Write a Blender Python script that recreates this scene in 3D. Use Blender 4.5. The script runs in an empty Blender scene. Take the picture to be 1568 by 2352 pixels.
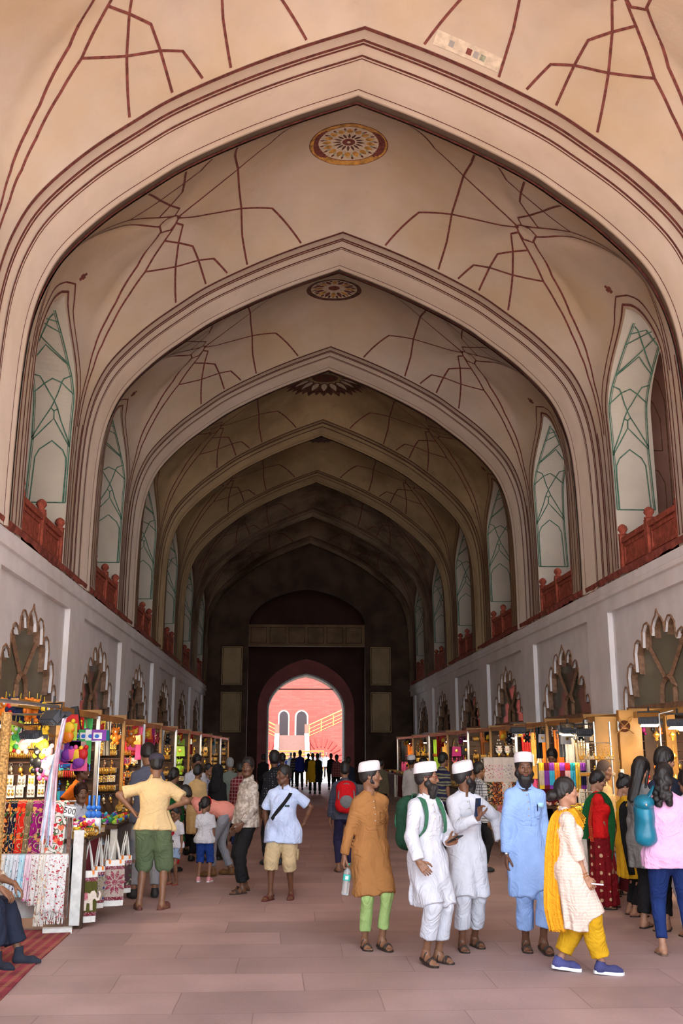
import bpy, bmesh, math, random
import numpy as np
from mathutils import Vector, Matrix, geometry
# ---------------------------------------------------------------- camera, sky, sun, exposure
S = bpy.context.scene
CX, CY, FPX, VPX, VPY, EYE = 784., 1176., 2290., 660., 1722., 1.75
_d = np.array([VPX-CX, -(VPY-CY), -FPX]); _d /= np.linalg.norm(_d)
_u = np.array([0, -_d[2], _d[1]]); _u /= np.linalg.norm(_u)
_r = np.cross(_d, _u)
RW = np.array([_r, _d, _u])                     # world = RW @ camera vector
cam = bpy.data.cameras.new('camera'); camo = bpy.data.objects.new('camera', cam)
S.collection.objects.link(camo); S.camera = camo
camo.matrix_world = Matrix([[*RW[0], 0], [*RW[1], 0], [*RW[2], EYE], [0, 0, 0, 1]])
cam.sensor_fit = 'VERTICAL'; cam.sensor_height = 36; cam.lens = FPX*36/2352
cam.clip_start = .05; cam.clip_end = 500
S.view_settings.view_transform = 'Standard'; S.view_settings.look = 'None'
S.view_settings.gamma = 1; S.view_settings.exposure = 1.75
try: S.view_settings.use_curve_mapping = False
except Exception: pass
W = bpy.data.worlds.new('sky'); S.world = W; W.use_nodes = True
bg = W.node_tree.nodes['Background']; bg.inputs[0].default_value = (.80, .90, 1.0, 1); bg.inputs[1].default_value = 1.75
sun = bpy.data.lights.new('sun', 'SUN'); suno = bpy.data.objects.new('sun', sun); S.collection.objects.link(suno)
sun.energy = 12.0; sun.angle = .02; sun.color = (1, .94, .84)
suno.rotation_euler = Vector((-.10, -.44, 1)).to_track_quat('Z', 'Y').to_euler()

def at(x, y, Y):
    v = RW @ np.array([x-CX, -(y-CY), -FPX]); v = v*(Y/v[1]); return (v[0], v[1], v[2]+EYE)
def atX(x, y, X):
    v = RW @ np.array([x-CX, -(y-CY), -FPX]); v = v*(X/v[0]); return (v[0], v[1], v[2]+EYE)

# ---------------------------------------------------------------- materials
MATS = {}
def mat(name, col, rough=.8, metal=0, var=.12, scale=6, bump=0, bscale=40, emit=0, spec=.3, trans=0, alpha=1, col2=None, obj=True, detail=4):
    if name in MATS: return MATS[name]
    m = bpy.data.materials.new(name); m.use_nodes = True; nt = m.node_tree; N = nt.nodes; L = nt.links
    b = N['Principled BSDF']; b.inputs['Roughness'].default_value = rough; b.inputs['Metallic'].default_value = metal
    b.inputs['Specular IOR Level'].default_value = spec
    tc = N.new('ShaderNodeTexCoord'); src = tc.outputs['Object']
    if not obj:
        g = N.new('ShaderNodeNewGeometry'); src = g.outputs['Position']
    n = N.new('ShaderNodeTexNoise'); n.inputs['Scale'].default_value = scale; n.inputs['Detail'].default_value = detail
    L.new(src, n.inputs['Vector'])
    r = N.new('ShaderNodeValToRGB'); L.new(n.outputs['Fac'], r.inputs[0])
    c = np.array(col[:3]); lo = c*(1-var); hi = np.minimum(c*(1+var), 1)
    if col2 is not None: lo, hi = np.array(col2[:3]), c
    r.color_ramp.elements[0].position = .35; r.color_ramp.elements[1].position = .65
    r.color_ramp.elements[0].color = (*lo, 1); r.color_ramp.elements[1].color = (*hi, 1)
    L.new(r.outputs[0], b.inputs['Base Color'])
    if bump:
        n2 = N.new('ShaderNodeTexNoise'); n2.inputs['Scale'].default_value = bscale; L.new(src, n2.inputs['Vector'])
        bp = N.new('ShaderNodeBump'); bp.inputs['Strength'].default_value = bump; bp.inputs['Distance'].default_value = .02
        L.new(n2.outputs['Fac'], bp.inputs['Height']); L.new(bp.outputs[0], b.inputs['Normal'])
    if emit:
        b.inputs['Emission Color'].default_value = (*c, 1); b.inputs['Emission Strength'].default_value = emit
    if trans:
        b.inputs['Transmission Weight'].default_value = trans
    MATS[name] = m; return m
def nodes(m): return m.node_tree.nodes, m.node_tree.links, m.node_tree.nodes['Principled BSDF']

def plaster(name, base, stain, amt=.5, pos=.58, cool=None):
    """aged lime plaster: big stain patches + fine mottling, in world space"""
    m = mat(name, base, rough=.9, var=.05, scale=1.7, bump=.25, bscale=9, obj=False, spec=.1)
    N, L, b = nodes(m)
    g = N.new('ShaderNodeNewGeometry')
    n = N.new('ShaderNodeTexNoise'); n.inputs['Scale'].default_value = .42; n.inputs['Detail'].default_value = 7; n.inputs['Roughness'].default_value = .62
    L.new(g.outputs['Position'], n.inputs['Vector'])
    r = N.new('ShaderNodeValToRGB'); r.color_ramp.elements[0].position = pos-.14; r.color_ramp.elements[1].position = pos+.12
    r.color_ramp.elements[0].color = (0, 0, 0, 1); r.color_ramp.elements[1].color = (amt, amt, amt, 1); L.new(n.outputs['Fac'], r.inputs[0])
    mx = N.new('ShaderNodeMix'); mx.data_type = 'RGBA'
    L.new(r.outputs[0], mx.inputs[0]); old = b.inputs['Base Color'].links[0].from_socket
    L.new(old, mx.inputs[6]); mx.inputs[7].default_value = (*stain, 1)
    n3 = N.new('ShaderNodeTexNoise'); n3.inputs['Scale'].default_value = 2.6; n3.inputs['Detail'].default_value = 8; n3.inputs['Roughness'].default_value = .7
    L.new(g.outputs['Position'], n3.inputs['Vector'])
    r3 = N.new('ShaderNodeValToRGB'); r3.color_ramp.elements[0].position = .58; r3.color_ramp.elements[1].position = .72
    r3.color_ramp.elements[0].color = (0, 0, 0, 1); r3.color_ramp.elements[1].color = (.35, .35, .35, 1); L.new(n3.outputs['Fac'], r3.inputs[0])
    mx2 = N.new('ShaderNodeMix'); mx2.data_type = 'RGBA'; L.new(r3.outputs[0], mx2.inputs[0]); L.new(mx.outputs[2], mx2.inputs[6])
    mx2.inputs[7].default_value = (*(cool or (base[0]*.75, base[1]*.7, base[2]*.72)), 1)
    L.new(mx2.outputs[2], b.inputs['Base Color']); return m
M_vault = plaster('cream_plaster', (.54, .455, .38), (.46, .32, .15), .5, pos=.54)
M_rib = plaster('rib_plaster', (.54, .445, .37), (.42, .32, .21), .45, pos=.54)
M_wall = plaster('white_plaster', (.85, .825, .84), (.64, .57, .50), .5, pos=.60)
M_jamb = plaster('jamb_plaster', (.55, .50, .42), (.48, .42, .32), .4)
M_red = mat('red_line_paint', (.165, .050, .042), rough=.9, var=.35, scale=14, obj=False)
M_green = mat('green_line_paint', (.075, .17, .12), rough=.9, var=.3, scale=12, obj=False)
M_sand = mat('red_sandstone', (.33, .075, .045), rough=.9, var=.3, scale=9, bump=.5, bscale=60, obj=False)
M_ledge = mat('ledge_sandstone', (.28, .07, .05), rough=.95, var=.4, scale=5, bump=.6, bscale=30, obj=False)
M_pinkwall = mat('pink_brown_plaster', (.42, .25, .20), rough=.9, var=.12, scale=2, bump=.2, obj=False)
M_rubble = mat('dark_rubble', (.12, .09, .07), rough=1, var=.7, scale=7, bump=1, bscale=8, obj=False)
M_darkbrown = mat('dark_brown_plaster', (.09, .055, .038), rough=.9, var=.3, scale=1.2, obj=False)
M_frame = mat('brown_window_wood', (.27, .15, .09), rough=.6, var=.3, scale=12, bump=.2)
M_woody = mat('ochre_varnished_wood', (.36, .17, .03), rough=.42, var=.25, scale=3, spec=.5)
M_wooddk = mat('dark_stall_wood', (.055, .026, .013), rough=.6, var=.3, scale=6)
M_metal = mat('brushed_steel', (.6, .6, .6), rough=.35, metal=.9, var=.1)
M_iron = mat('rusty_iron', (.16, .08, .06), rough=.7, var=.4, scale=20)
M_black = mat('black_plastic', (.02, .02, .022), rough=.5, var=.2)
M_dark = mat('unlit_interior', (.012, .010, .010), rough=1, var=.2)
M_white = mat('white_paint_board', (.62, .61, .58), rough=.7, var=.12, scale=14)

# ---------------------------------------------------------------- object helpers
COL = S.collection
def link(name, me, mats, parent=None, smooth=False):
    o = bpy.data.objects.new(name, me); COL.objects.link(o)
    if not isinstance(mats, (list, tuple)): mats = [mats]
    for m in mats: me.materials.append(m)
    if parent is not None: o.parent = parent
    if smooth: me.polygons.foreach_set('use_smooth', [True]*len(me.polygons))
    return o
def tag(o, label=None, cat=None, group=None, kind=None):
    if label: o['label'] = label
    if cat: o['category'] = cat
    if group: o['group'] = group
    if kind: o['kind'] = kind
    return o
def empty(name, loc, label=None, cat=None, group=None, rz=0):
    o = bpy.data.objects.new(name, None); COL.objects.link(o); o.location = loc; o.rotation_euler = (0, 0, rz); o.empty_display_size = .1
    return tag(o, label, cat, group)
class MB:
    """collects shapes, builds one mesh"""
    def __init__(s): s.v = []; s.f = []; s.m = []; s.n = 0
    def add(s, vs, fs, mi=0):
        s.v += [tuple(map(float, p)) for p in vs]; s.f += [tuple(i+s.n for i in f) for f in fs]; s.m += [mi]*len(fs); s.n += len(vs); return s
    def box(s, a, b, mi=0, M=None):
        x0, y0, z0 = a; x1, y1, z1 = b
        v = [(x0, y0, z0), (x1, y0, z0), (x1, y1, z0), (x0, y1, z0), (x0, y0, z1), (x1, y0, z1), (x1, y1, z1), (x0, y1, z1)]
        if M is not None: v = [tuple(M @ Vector(p)) for p in v]
        return s.add(v, [(0, 3, 2, 1), (4, 5, 6, 7), (0, 1, 5, 4), (1, 2, 6, 5), (2, 3, 7, 6), (3, 0, 4, 7)], mi)
    def quad(s, p, mi=0): return s.add(p, [tuple(range(len(p)))], mi)
    def tube(s, pts, r, n=8, mi=0, close=False, rs=None, flat=None):
        P_ = [Vector(p) for p in pts]; k = len(P_); rings = []
        up = Vector((0, 0, 1))
        for i, p in enumerate(P_):
            a = P_[(i-1) % k] if (i or close) else p; b = P_[(i+1) % k] if (i < k-1 or close) else p
            t = (b-a); t = t.normalized() if t.length > 1e-9 else Vector((0, 0, 1))
            q = up if abs(t.dot(up)) < .95 else Vector((0, 1, 0))
            x = t.cross(q).normalized(); y = x.cross(t)
            rr = rs[i] if rs else r
            fl = flat or 1
            rings.append([p+(x*math.cos(2*math.pi*j/n)+y*math.sin(2*math.pi*j/n)*fl)*rr for j in range(n)])
        vs = [tuple(v) for g in rings for v in g]; fs = []
        for i in range(k-1+(1 if close else 0)):
            for j in range(n):
                a = i*n+j; b = i*n+(j+1) % n; c = ((i+1) % k)*n+(j+1) % n; d = ((i+1) % k)*n+j
                fs.append((a, b, c, d))
        if not close: fs += [tuple(range(n-1, -1, -1)), tuple((k-1)*n+j for j in range(n))]
        return s.add(vs, fs, mi)
    def lathe(s, prof, c=(0, 0, 0), n=16, mi=0, M=None, sx=1, sy=1):
        vs = []; fs = []
        for r, z in prof:
            for j in range(n):
                a = 2*math.pi*j/n; p = Vector((r*math.cos(a)*sx, r*math.sin(a)*sy, z))
                if M is not None: p = M @ p
                vs.append((p.x+c[0], p.y+c[1], p.z+c[2]))
        k = len(prof)
        for i in range(k-1):
            for j in range(n): fs.append((i*n+j, i*n+(j+1) % n, (i+1)*n+(j+1) % n, (i+1)*n+j))
        fs += [tuple(range(n-1, -1, -1)), tuple((k-1)*n+j for j in range(n))]
        return s.add(vs, fs, mi)
    def ball(s, c, r, n=10, mi=0, sc=(1, 1, 1)):
        prof = [(r*math.sin(math.pi*i/(n//2+1)), -r*math.cos(math.pi*i/(n//2+1))) for i in range(n//2+2)]
        vs = []; fs = []; k = len(prof)
        for q, z in prof:
            for j in range(n):
                a = 2*math.pi*j/n; vs.append((c[0]+q*math.cos(a)*sc[0], c[1]+q*math.sin(a)*sc[1], c[2]+z*sc[2]))
        for i in range(k-1):
            for j in range(n): fs.append((i*n+j, i*n+(j+1) % n, (i+1)*n+(j+1) % n, (i+1)*n+j))
        return s.add(vs, fs, mi)
    def prism(s, pts, z0, z1, ax='z', mi=0, M=None):
        """extrude an outline (2D, simple polygon) along an axis"""
        n = len(pts); cv = {'z': lambda u, v, w: (u, v, w), 'y': lambda u, v, w: (u, w, v), 'x': lambda u, v, w: (w, u, v)}[ax]
        vs = [cv(u, v, z0) for u, v in pts]+[cv(u, v, z1) for u, v in pts]
        if M is not None: vs = [tuple(M @ Vector(p)) for p in vs]
        tri = geometry.tessellate_polygon([[Vector((u, v, 0)) for u, v in pts]])
        fs = [tuple(t) for t in tri]+[tuple(i+n for i in t[::-1]) for t in tri]+[(i, (i+1) % n, n+(i+1) % n, n+i) for i in range(n)]
        return s.add(vs, fs, mi)
    def build(s, name, mats, parent=None, smooth=False, fix=True):
        me = bpy.data.meshes.new(name); me.from_pydata(s.v, [], s.f)
        if any(s.m): me.polygons.foreach_set('material_index', s.m)
        if fix:
            bm = bmesh.new(); bm.from_mesh(me); bmesh.ops.recalc_face_normals(bm, faces=bm.faces); bm.to_mesh(me); bm.free()
        me.update(); return link(name, me, mats, parent, smooth)
def grid_faces(nu, nv, flip=False):
    i, j = np.meshgrid(np.arange(nu-1), np.arange(nv-1), indexing='ij'); a = (i*nv+j).ravel()
    f = np.stack([a, a+1, a+nv+1, a+nv], 1)
    return (f[:, ::-1] if flip else f).tolist()
def copy_tree(o, parent=None, loc=None, rz=None, label=None, group=None, scale=None):
    c = o.copy(); COL.objects.link(c)
    if parent is not None: c.parent = parent
    if loc is not None: c.location = loc
    if rz is not None: c.rotation_euler = (0, 0, rz) if not hasattr(rz, '__len__') else rz
    if scale is not None: c.scale = scale if hasattr(scale, '__len__') else (scale,)*3
    if label: c['label'] = label
    if group: c['group'] = group
    for ch in KIDS.get(o.name, ()): copy_tree(ch, c)
    if o.name in KIDS: KIDS[c.name] = [x for x in COL.objects if False]
    return c
KIDS = {}
def kids(o, *cs): KIDS[o.name] = list(cs); return o
# ================================================================ ARCHITECTURE
XC, P, RL = 1.03, 6.1, 1.9
NB = 8                                         # bays; rib j starts at 6.7+6.1 j
A_ = [(5.19, 4.9), (5.19, 6.2), (5.16, 7.4), (5.08, 8.2), (4.9, 8.85), (4.6, 9.4), (4.0, 10.05), (3.3, 10.62), (2.77, 11.0), (1.9, 11.48), (1.0, 11.9), (0, 12.3)]
B_ = [(5.19, 4.9), (5.19, 6.8), (5.19, 8.6), (5.17, 9.5), (5.03, 9.85), (4.6, 10.3), (4.0, 10.72), (3.25, 11.15), (2.3, 11.8), (1.3, 12.5), (.65, 12.8), (.2, 12.87), (0, 12.88)]
def catmull(pts, k=12):
    p = np.array(pts, float); q = []; n = len(p)
    for i in range(n-1):
        p0 = p[max(i-1, 0)]; p1 = p[i]; p2 = p[i+1]; p3 = p[min(i+2, n-1)]
        for t in np.linspace(0, 1, k, endpoint=False):
            q.append(.5*((2*p1)+(-p0+p2)*t+(2*p0-5*p1+4*p2-p3)*t*t+(-p0+3*p1-3*p2+p3)*t**3))
    q.append(p[-1]); return np.array(q)
def arcl(q):
    l = np.r_[0, np.cumsum(np.linalg.norm(np.diff(q, axis=0), axis=1))]; return l/l[-1]
QA = catmull(A_); LA = arcl(QA); QB = catmull(B_); LB = arcl(QB)
def secA(s): return np.stack([np.interp(s, LA, QA[:, 0]), np.interp(s, LA, QA[:, 1])], -1)
def secB(s): return np.stack([np.interp(s, LB, QB[:, 0]), np.interp(s, LB, QB[:, 1])], -1)
def vault(s, v, side, Y0, off=0.):
    s = np.asarray(s, float)+0*np.asarray(v, float); v = np.asarray(v, float)+0*s
    def f(s, v):
        w = (1-np.abs(2*v-1)**2.0)[..., None]; q = secA(s)*(1-w)+secB(s)*w
        a = np.abs(2*v-1); c1 = s-(.79-.122*(1-a)); c2 = s-(.668-.33*a**1.1)   # creases of the squinch net
        dl = .10*np.exp(-np.abs(c1)/.05)*np.clip(1.5*(1-a), 0, 1)+.09*np.exp(-np.abs(c2)/.045)*np.clip(2*(1-a), 0, 1)*np.clip(a*3, .3, 1); dl = dl*np.clip((s-.4)/.08, 0, 1)
        return np.stack([XC+side*(q[..., 0]+dl*.6), Y0+v*(P-RL), q[..., 1]+dl*.7], -1)
    p = f(s, v)
    if off:
        e = 1e-3; a = f(np.clip(s+e, 0, 1), v)-f(np.clip(s-e, 0, 1), v); b = f(s, v+e)-f(s, v-e)
        n = np.cross(a, b); n /= np.linalg.norm(n, axis=-1, keepdims=True)+1e-12
        c = np.array([XC, Y0+2.1, 8.])-p; sg = np.sign((n*c).sum(-1, keepdims=True)); p = p+n*sg*off
    return p
def hw(z):
    t = np.clip((np.asarray(z, float)-8.2)/1.5, 0, 1); return np.where(np.asarray(z) < 8.2, 1.45, 1.45*(1-t**1.8))
def addgrid(mb, Pg, mi=0):
    nu, nv = Pg.shape[:2]; mb.add(Pg.reshape(-1, 3), grid_faces(nu, nv), mi)
def strip(mb, pl, width, fn, mi, n=10):
    """paint strip along an (s,v) polyline; fn maps (s,v)->xyz; width in metres"""
    pl = np.array(pl, float); q = []
    for a, b in zip(pl[:-1], pl[1:]):
        k = max(1, int(n)); q += [a+(b-a)*t for t in np.linspace(0, 1, k, endpoint=False)]
    q.append(pl[-1]); q = np.array(q)
    X = fn(q[:, 0], q[:, 1]); T = np.gradient(X, axis=0); T /= np.linalg.norm(T, axis=1, keepdims=True)+1e-9
    e = 1e-3
    Nn = np.cross(fn(q[:, 0]+e, q[:, 1])-fn(q[:, 0]-e, q[:, 1]), fn(q[:, 0], q[:, 1]+e)-fn(q[:, 0], q[:, 1]-e))
    Nn /= np.linalg.norm(Nn, axis=1, keepdims=True)+1e-9
    B = np.cross(T, Nn); B /= np.linalg.norm(B, axis=1, keepdims=True)+1e-9
    addgrid(mb, np.stack([X-B*width/2, X+B*width/2], 1), mi)
QL = [  # painted rib pattern on one quarter of a bay, in (s, v)
 [(.637, .52), (.58, .68), (.515, .8), (.484, .84), (.435, .89), (.385, .91), (.323, .91), (.28, .915)],
 [(.668, .53), (.639, .6), (.588, .73), (.545, .8), (.489, .875), (.449, .915), (.407, .935), (.34, .94), (.28, .94)],
 [(.639, .6), (.662, .66), (.686, .73), (.69, .83), (.693, .985)],
 [(.588, .73), (.645, .79), (.69, .83), (.721, .87), (.742, .985)],
 [(.668, .53), (.679, .57), (.662, .66), (.644, .785), (.621, .985)],
 [(.672, .5), (.70, .545), (.791, .66), (.853, .76), (.907, .99)],
 [(.79, .5), (.791, .66), (.786, .83), (.787, .99)],
 [(.637, .5), (.637, .53), (.654, .55), (.668, .53), (.678, .5)]]
def shift(mb, o): pass
def medallion(mb, Y0, kind):
    """painted rosette at the crown, conforming to the vault"""
    yc = Y0+(P-RL)/2-.22; R0 = .74
    def surf(x, y, off=.012):
        side = 1 if x >= XC else -1; u = abs(x-XC); v = (y-Y0)/(P-RL)
        s = 1.0
        lo, hi = .6, 1.0
        for _ in range(18):
            s = (lo+hi)/2
            w = 1-abs(2*v-1)**2.0
            uu = secA(s)[0]*(1-w)+secB(s)[0]*w
            if uu > u: lo = s
            else: hi = s
        p = vault(s, v, side, Y0)
        return (x, y, float(p[2])-off)
    def ring(r0, r1, mi, off, n=48, a0=0, a1=2*math.pi, lob=0):
        g = []
        for i in range(n+1):
            a = a0+(a1-a0)*i/n; row = []
            for k in range(4):
                r = r0+(r1*(1+lob*math.cos(16*a))-r0)*k/3
                row.append(surf(XC-.02+r*math.cos(a), yc+r*math.sin(a), off))
            g.append(row)
        addgrid(mb, np.array(g), mi)
    def petal(a, r0, r1, wd, mi, off, n=8):
        g = []
        for i in range(n+1):
            t = i/n; r = r0+(r1-r0)*t; h = wd*math.sin(math.pi*min(t*1.0, 1)**.75)+.004; row = []
            for k in (-1, 0, 1): row.append(surf(XC-.02+r*math.cos(a)-k*h*math.sin(a), yc+r*math.sin(a)+k*h*math.cos(a), off))
            g.append(row)
        addgrid(mb, np.array(g), mi)
    if kind == 1:
        ring(.0, .74, 1, .008); ring(.60, .725, 4, .012); ring(.0, .585, 5, .012)
        ring(.03, .12, 1, .018); ring(0, .035, 5, .024)
        for k in range(16):
            a = 2*math.pi*k/16
            petal(a, .33, .50, .055, 4, .018); petal(a+.2, .40, .56, .018, 6, .018)
            ring(0, .001, 1, .02, n=3)
            petal(a+.2, .47, .55, .02, 1, .022); petal(a, .14, .30, .022, 7, .016)
    elif kind == 2:
        ring(.56, .68, 7, .01); ring(.0, .57, 5, .012); ring(.0, .14, 1, .018)
        for k in range(16):
            a = 2*math.pi*k/16; petal(a, .26, .54, .05, 1 if k % 2 else 4, .018); petal(a+.2, .42, .56, .03, 7, .018)
    elif kind == 3:
        for k in range(16):
            a = 2*math.pi*k/16
            petal(a, .48, 1.28, .20, 7, .010); petal(a, .52, 1.0, .09, 5, .018)
            petal(a+.2, .9, 1.22, .09, 7, .012)
        ring(.0, .40, 7, .02); ring(.14, .28, 1, .024)
    elif kind == 4:
        ring(.3, .55, 7, .01, lob=.1); ring(.0, .25, 7, .01)
M_gold = mat('ochre_fresco', (.50, .27, .07), var=.4, scale=9, obj=False)
M_pale = mat('pale_fresco', (.62, .53, .42), var=.15, scale=12, obj=False)
M_gfres = mat('sage_fresco', (.30, .33, .24), var=.3, scale=12, obj=False)
M_umber = mat('umber_fresco', (.10, .045, .035), var=.5, scale=8, obj=False)
def bay_mesh(Y0, kind, k):
    mb = MB()
    sap = float(np.interp(9.7, QB[:, 1], LB)) # crown of the niche opening
    srows = np.r_[np.linspace(0, sap, 44), np.linspace(sap, 1, 70)[1:]]
    lenb = P-RL
    for side in (-1, 1):
        for half in (0, 1):
            g = []
            for s in srows:
                z = secB(s)[1]
                h = float(hw(z))/lenb if s < sap else 0.
                t = np.linspace(0, 1, 21)
                v = (t*(.5-h)) if half == 0 else (.5+h+t*(.5-h))
                g.append(vault(np.full(21, s), v, side, Y0))
            addgrid(mb, np.array(g), 0)
        fn = lambda s, v, side=side: vault(np.clip(s, 0, 1), np.clip(v, 0, 1), side, Y0, .008)
        for pl in QL:
            for mir in (0, 1):
                q = [(a, 1-b) if mir else (a, b) for a, b in pl]
                strip(mb, q, .042, fn, 1, 6)
        # red lines round the niche opening (double) and by the ribs
        for d, wd in ((.07, .05), (.20, .035)):
            for sg in (-1, 1):
                zz = np.linspace(5.1, 9.7+d*1.2, 40); hh = np.array([float(hw(z-d*1.1))+d*(1 if z < 9 else .9) if z-d*1.1 < 9.7 else 0 for z in zz])
                hh = np.minimum(hh, lenb/2-.03)
                ss = np.interp(zz, QB[:, 1], LB); vv = .5+sg*hh/lenb
                strip(mb, list(zip(ss, vv)), wd, fn, 1, 1)
        for v in (.935, .985): 
            strip(mb, [(0, v), (.1, v), (.3, v+.005)], .045, fn, 1, 6)
            strip(mb, [(0, 1-v), (.1, 1-v), (.3, .995-v)], .045, fn, 1, 6)
        # small painted bud above the opening
        for dz, w in ((0, .10), (.1, .17), (.2, .08)):
            strip(mb, [(.475+dz*.05, .5+.0), (.482+dz*.05, .5)], w, fn, 1, 2)
        # ragged red ledge band at the foot
        rnd = random.Random(k*2+side)
        gy = np.linspace(0, 1, 40)
    medallion(mb, Y0, kind)
    return mb
M_sootshade = plaster('shaded_sooty_plaster', (.45, .33, .19), (.22, .15, .08), .8, pos=.56, cool=(.12, .08, .06))  # soot blotches, plus a darker base that paints the hall's shade with depth
M_sootshade2 = plaster('deep_shaded_sooty_plaster', (.33, .24, .165), (.06, .035, .02), .9, pos=.52, cool=(.03, .02, .015))  # darker again for the deepest bays: shade put into the plaster colour
def ceiling_bay(k, Y0, kind):
    mb = bay_mesh(Y0, kind, k)
    if k == 0:                                   # restorers' strip of trial patches beside the arch
        fn = lambda s, v: vault(np.clip(s, 0, 1), np.clip(v, 0, 1), 1, Y0, .014)
        strip(mb, [(.893, .958), (.79, .955)], .22, fn, 5, 10)
        fn2 = lambda s, v: vault(np.clip(s, 0, 1), np.clip(v, 0, 1), 1, Y0, .022)
        for i, (s, mi) in enumerate(((.871, 7), (.856, 5), (.843, 1), (.832, 7), (.821, 6), (.81, 5))):
            strip(mb, [(s, .957), (s-.008, .957)], .09, fn2, 8 if mi == 7 else mi, 2)
    o = mb.build('ceiling', [M_vault if k < 3 else (M_sootshade if k < 5 else M_sootshade2), M_red, M_red, M_red, M_gold, M_pale, M_gfres, M_umber, M_greyp], smooth=True, fix=False)
    tag(o, kind='structure'); return o
M_greyp = mat('grey_trial_patch', (.36, .35, .34), var=.1)
KIND = {0: 0, 1: 1, 2: 2, 3: 3, 4: 4}
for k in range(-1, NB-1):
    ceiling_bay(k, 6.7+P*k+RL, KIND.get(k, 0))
# transverse ribs
RP = [(0, 0), (.62, -.005), (.64, .03), (1.46, .035), (1.49, .075), (1.54, .085), (1.58, .05), (1.60, .0), (1.9, -.03), (1.92, -.35)]
def rib(j):
    Yr = 6.7+P*j; mb = MB(); ss = np.linspace(0, 1, 70); q = secA(ss); T = np.gradient(q, axis=0)
    N2 = np.stack([-T[:, 1], T[:, 0]], 1); N2 /= np.linalg.norm(N2, axis=1, keepdims=True)
    N2[-1] = (0, -1); N2 = np.where(((np.array([[0, 6.]])-q)*N2).sum(1, keepdims=True) < 0, -N2, N2)
    for side in (-1, 1):
        def pt(i, y, h): p = q[i]+N2[i]*h; return (XC+side*p[0], Yr+y, p[1])
        addgrid(mb, np.array([[pt(i, y, h) for y, h in RP] for i in range(len(ss))]), 0)
        for y, wd in ((.04, .07), (.31, .06), (.39, .045), (.62, .05), (.69, .025), (1.43, .02), (1.63, .045), (1.86, .05)):
            h = float(np.interp(y+wd/2, [a for a, b in RP], [b for a, b in RP])); h = max(h, float(np.interp(y-wd/2, [a for a, b in RP], [b for a, b in RP])))+.006
            addgrid(mb, np.array([[pt(i, y-wd/2, h), pt(i, y+wd/2, h)] for i in range(len(ss))]), 1)
    o = mb.build('trim_%d' % (j+2), [M_rib if j < 4 else (M_sootshade if j < 6 else M_sootshade2), M_red], smooth=False, fix=False); tag(o, kind='structure')
    for p in o.data.polygons: p.use_smooth = True
    return o
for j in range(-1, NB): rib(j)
# roof slab above everything (keeps sky out)
YE = 6.7+P*(NB-1)+RL
mb = MB(); mb.box((-9.8, .6, 13.3), (12, YE+4, 13.8)); tag(mb.build('ceiling', M_vault), kind='structure')
mb = MB()
mb.box((-9.9, .5, 0), (-9.5, YE+4, 13.4)); mb.box((-9.5, .5, -.1), (-4.3, .55, 13.4)); tag(mb.build('wall_outer_left', M_sand), kind='structure')
mb = MB(); mb.box((11.6, .5, 10.6), (12.0, YE+4, 13.4)); mb.box((8.3, .5, 0), (8.5, YE+4, 4.9)); mb.box((8.5, .5, 10.5), (12, YE+4, 10.7)); tag(mb.build('wall_outer_right', M_sand), kind='structure')
# front face around the first arch
mb = MB()
ss = np.linspace(0, 1, 40); q = secA(ss)
for side in (-1, 1):
    in_ = [(XC+side*a, .6, b) for a, b in q]; n = len(in_)
    g = np.array([[in_[i], (XC+side*8.9, .6, 4.9+8.9*i/(n-1) if i < n-1 else 13.8)] for i in range(n)])
    g[-1, 1] = (XC, .6, 13.8)
    g = np.array([[in_[i], ((XC+side*11, .6, in_[i][2]) if in_[i][2] < 9 else (XC+side*5.2*(in_[i][0]-XC)*side/4.9 if in_[i][2] > 9 else 0, .6, 13.8))] for i in range(n)])
    addgrid(mb, g, 0)
tag(mb.build('wall_front', M_vault, fix=False), kind='structure')

# ---- upper gallery niches
GJ = [  # green painted pattern on a niche jamb: (depth, height)
 [(.0, 6.22), (-.0, 7.29), (.0, 7.82), (.0, 8.31), (.03, 8.63), (.07, 8.85), (.12, 9.28), (.16, 9.54)],
 [(.74, 6.22), (.72, 6.87), (.70, 7.47), (.72, 8.33), (.74, 8.69), (.75, 8.9), (.77, 9.32), (.78, 9.54)],
 [(.0, 6.22), (.74, 6.22)],
 [(.05, 6.23), (.04, 6.86), (.05, 7.09), (.12, 7.24), (.33, 7.42), (.55, 7.25), (.62, 7.1), (.66, 6.24)],
 [(.0, 7.34), (.20, 7.82), (.28, 8.06), (.35, 8.21), (.53, 8.53), (.60, 8.65), (.74, 8.69)],
 [(.71, 7.47), (.55, 7.79), (.40, 8.07), (.35, 8.21), (.22, 8.54), (.18, 8.6), (.03, 8.65)],
 [(.0, 7.3), (.33, 7.86), (.70, 7.43)], [(.33, 7.86), (.34, 8.01), (.28, 8.05)], [(.34, 8.01), (.40, 8.07)],
 [(.0, 8.33), (.22, 8.54), (.38, 8.61), (.53, 8.53), (.71, 8.39)],
 [(.06, 8.82), (.47, 9.2), (.63, 9.36), (.72, 9.47), (.78, 9.52)], [(.75, 8.9), (.47, 9.24), (.28, 9.45), (.2, 9.5)],
 [(.12, 9.26), (.38, 9.38), (.61, 9.47), (.78, 9.40)], [(.14, 9.40), (.43, 9.46), (.76, 9.25)], [(.06, 8.8), (.43, 9.11), (.74, 8.86)]]
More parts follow.
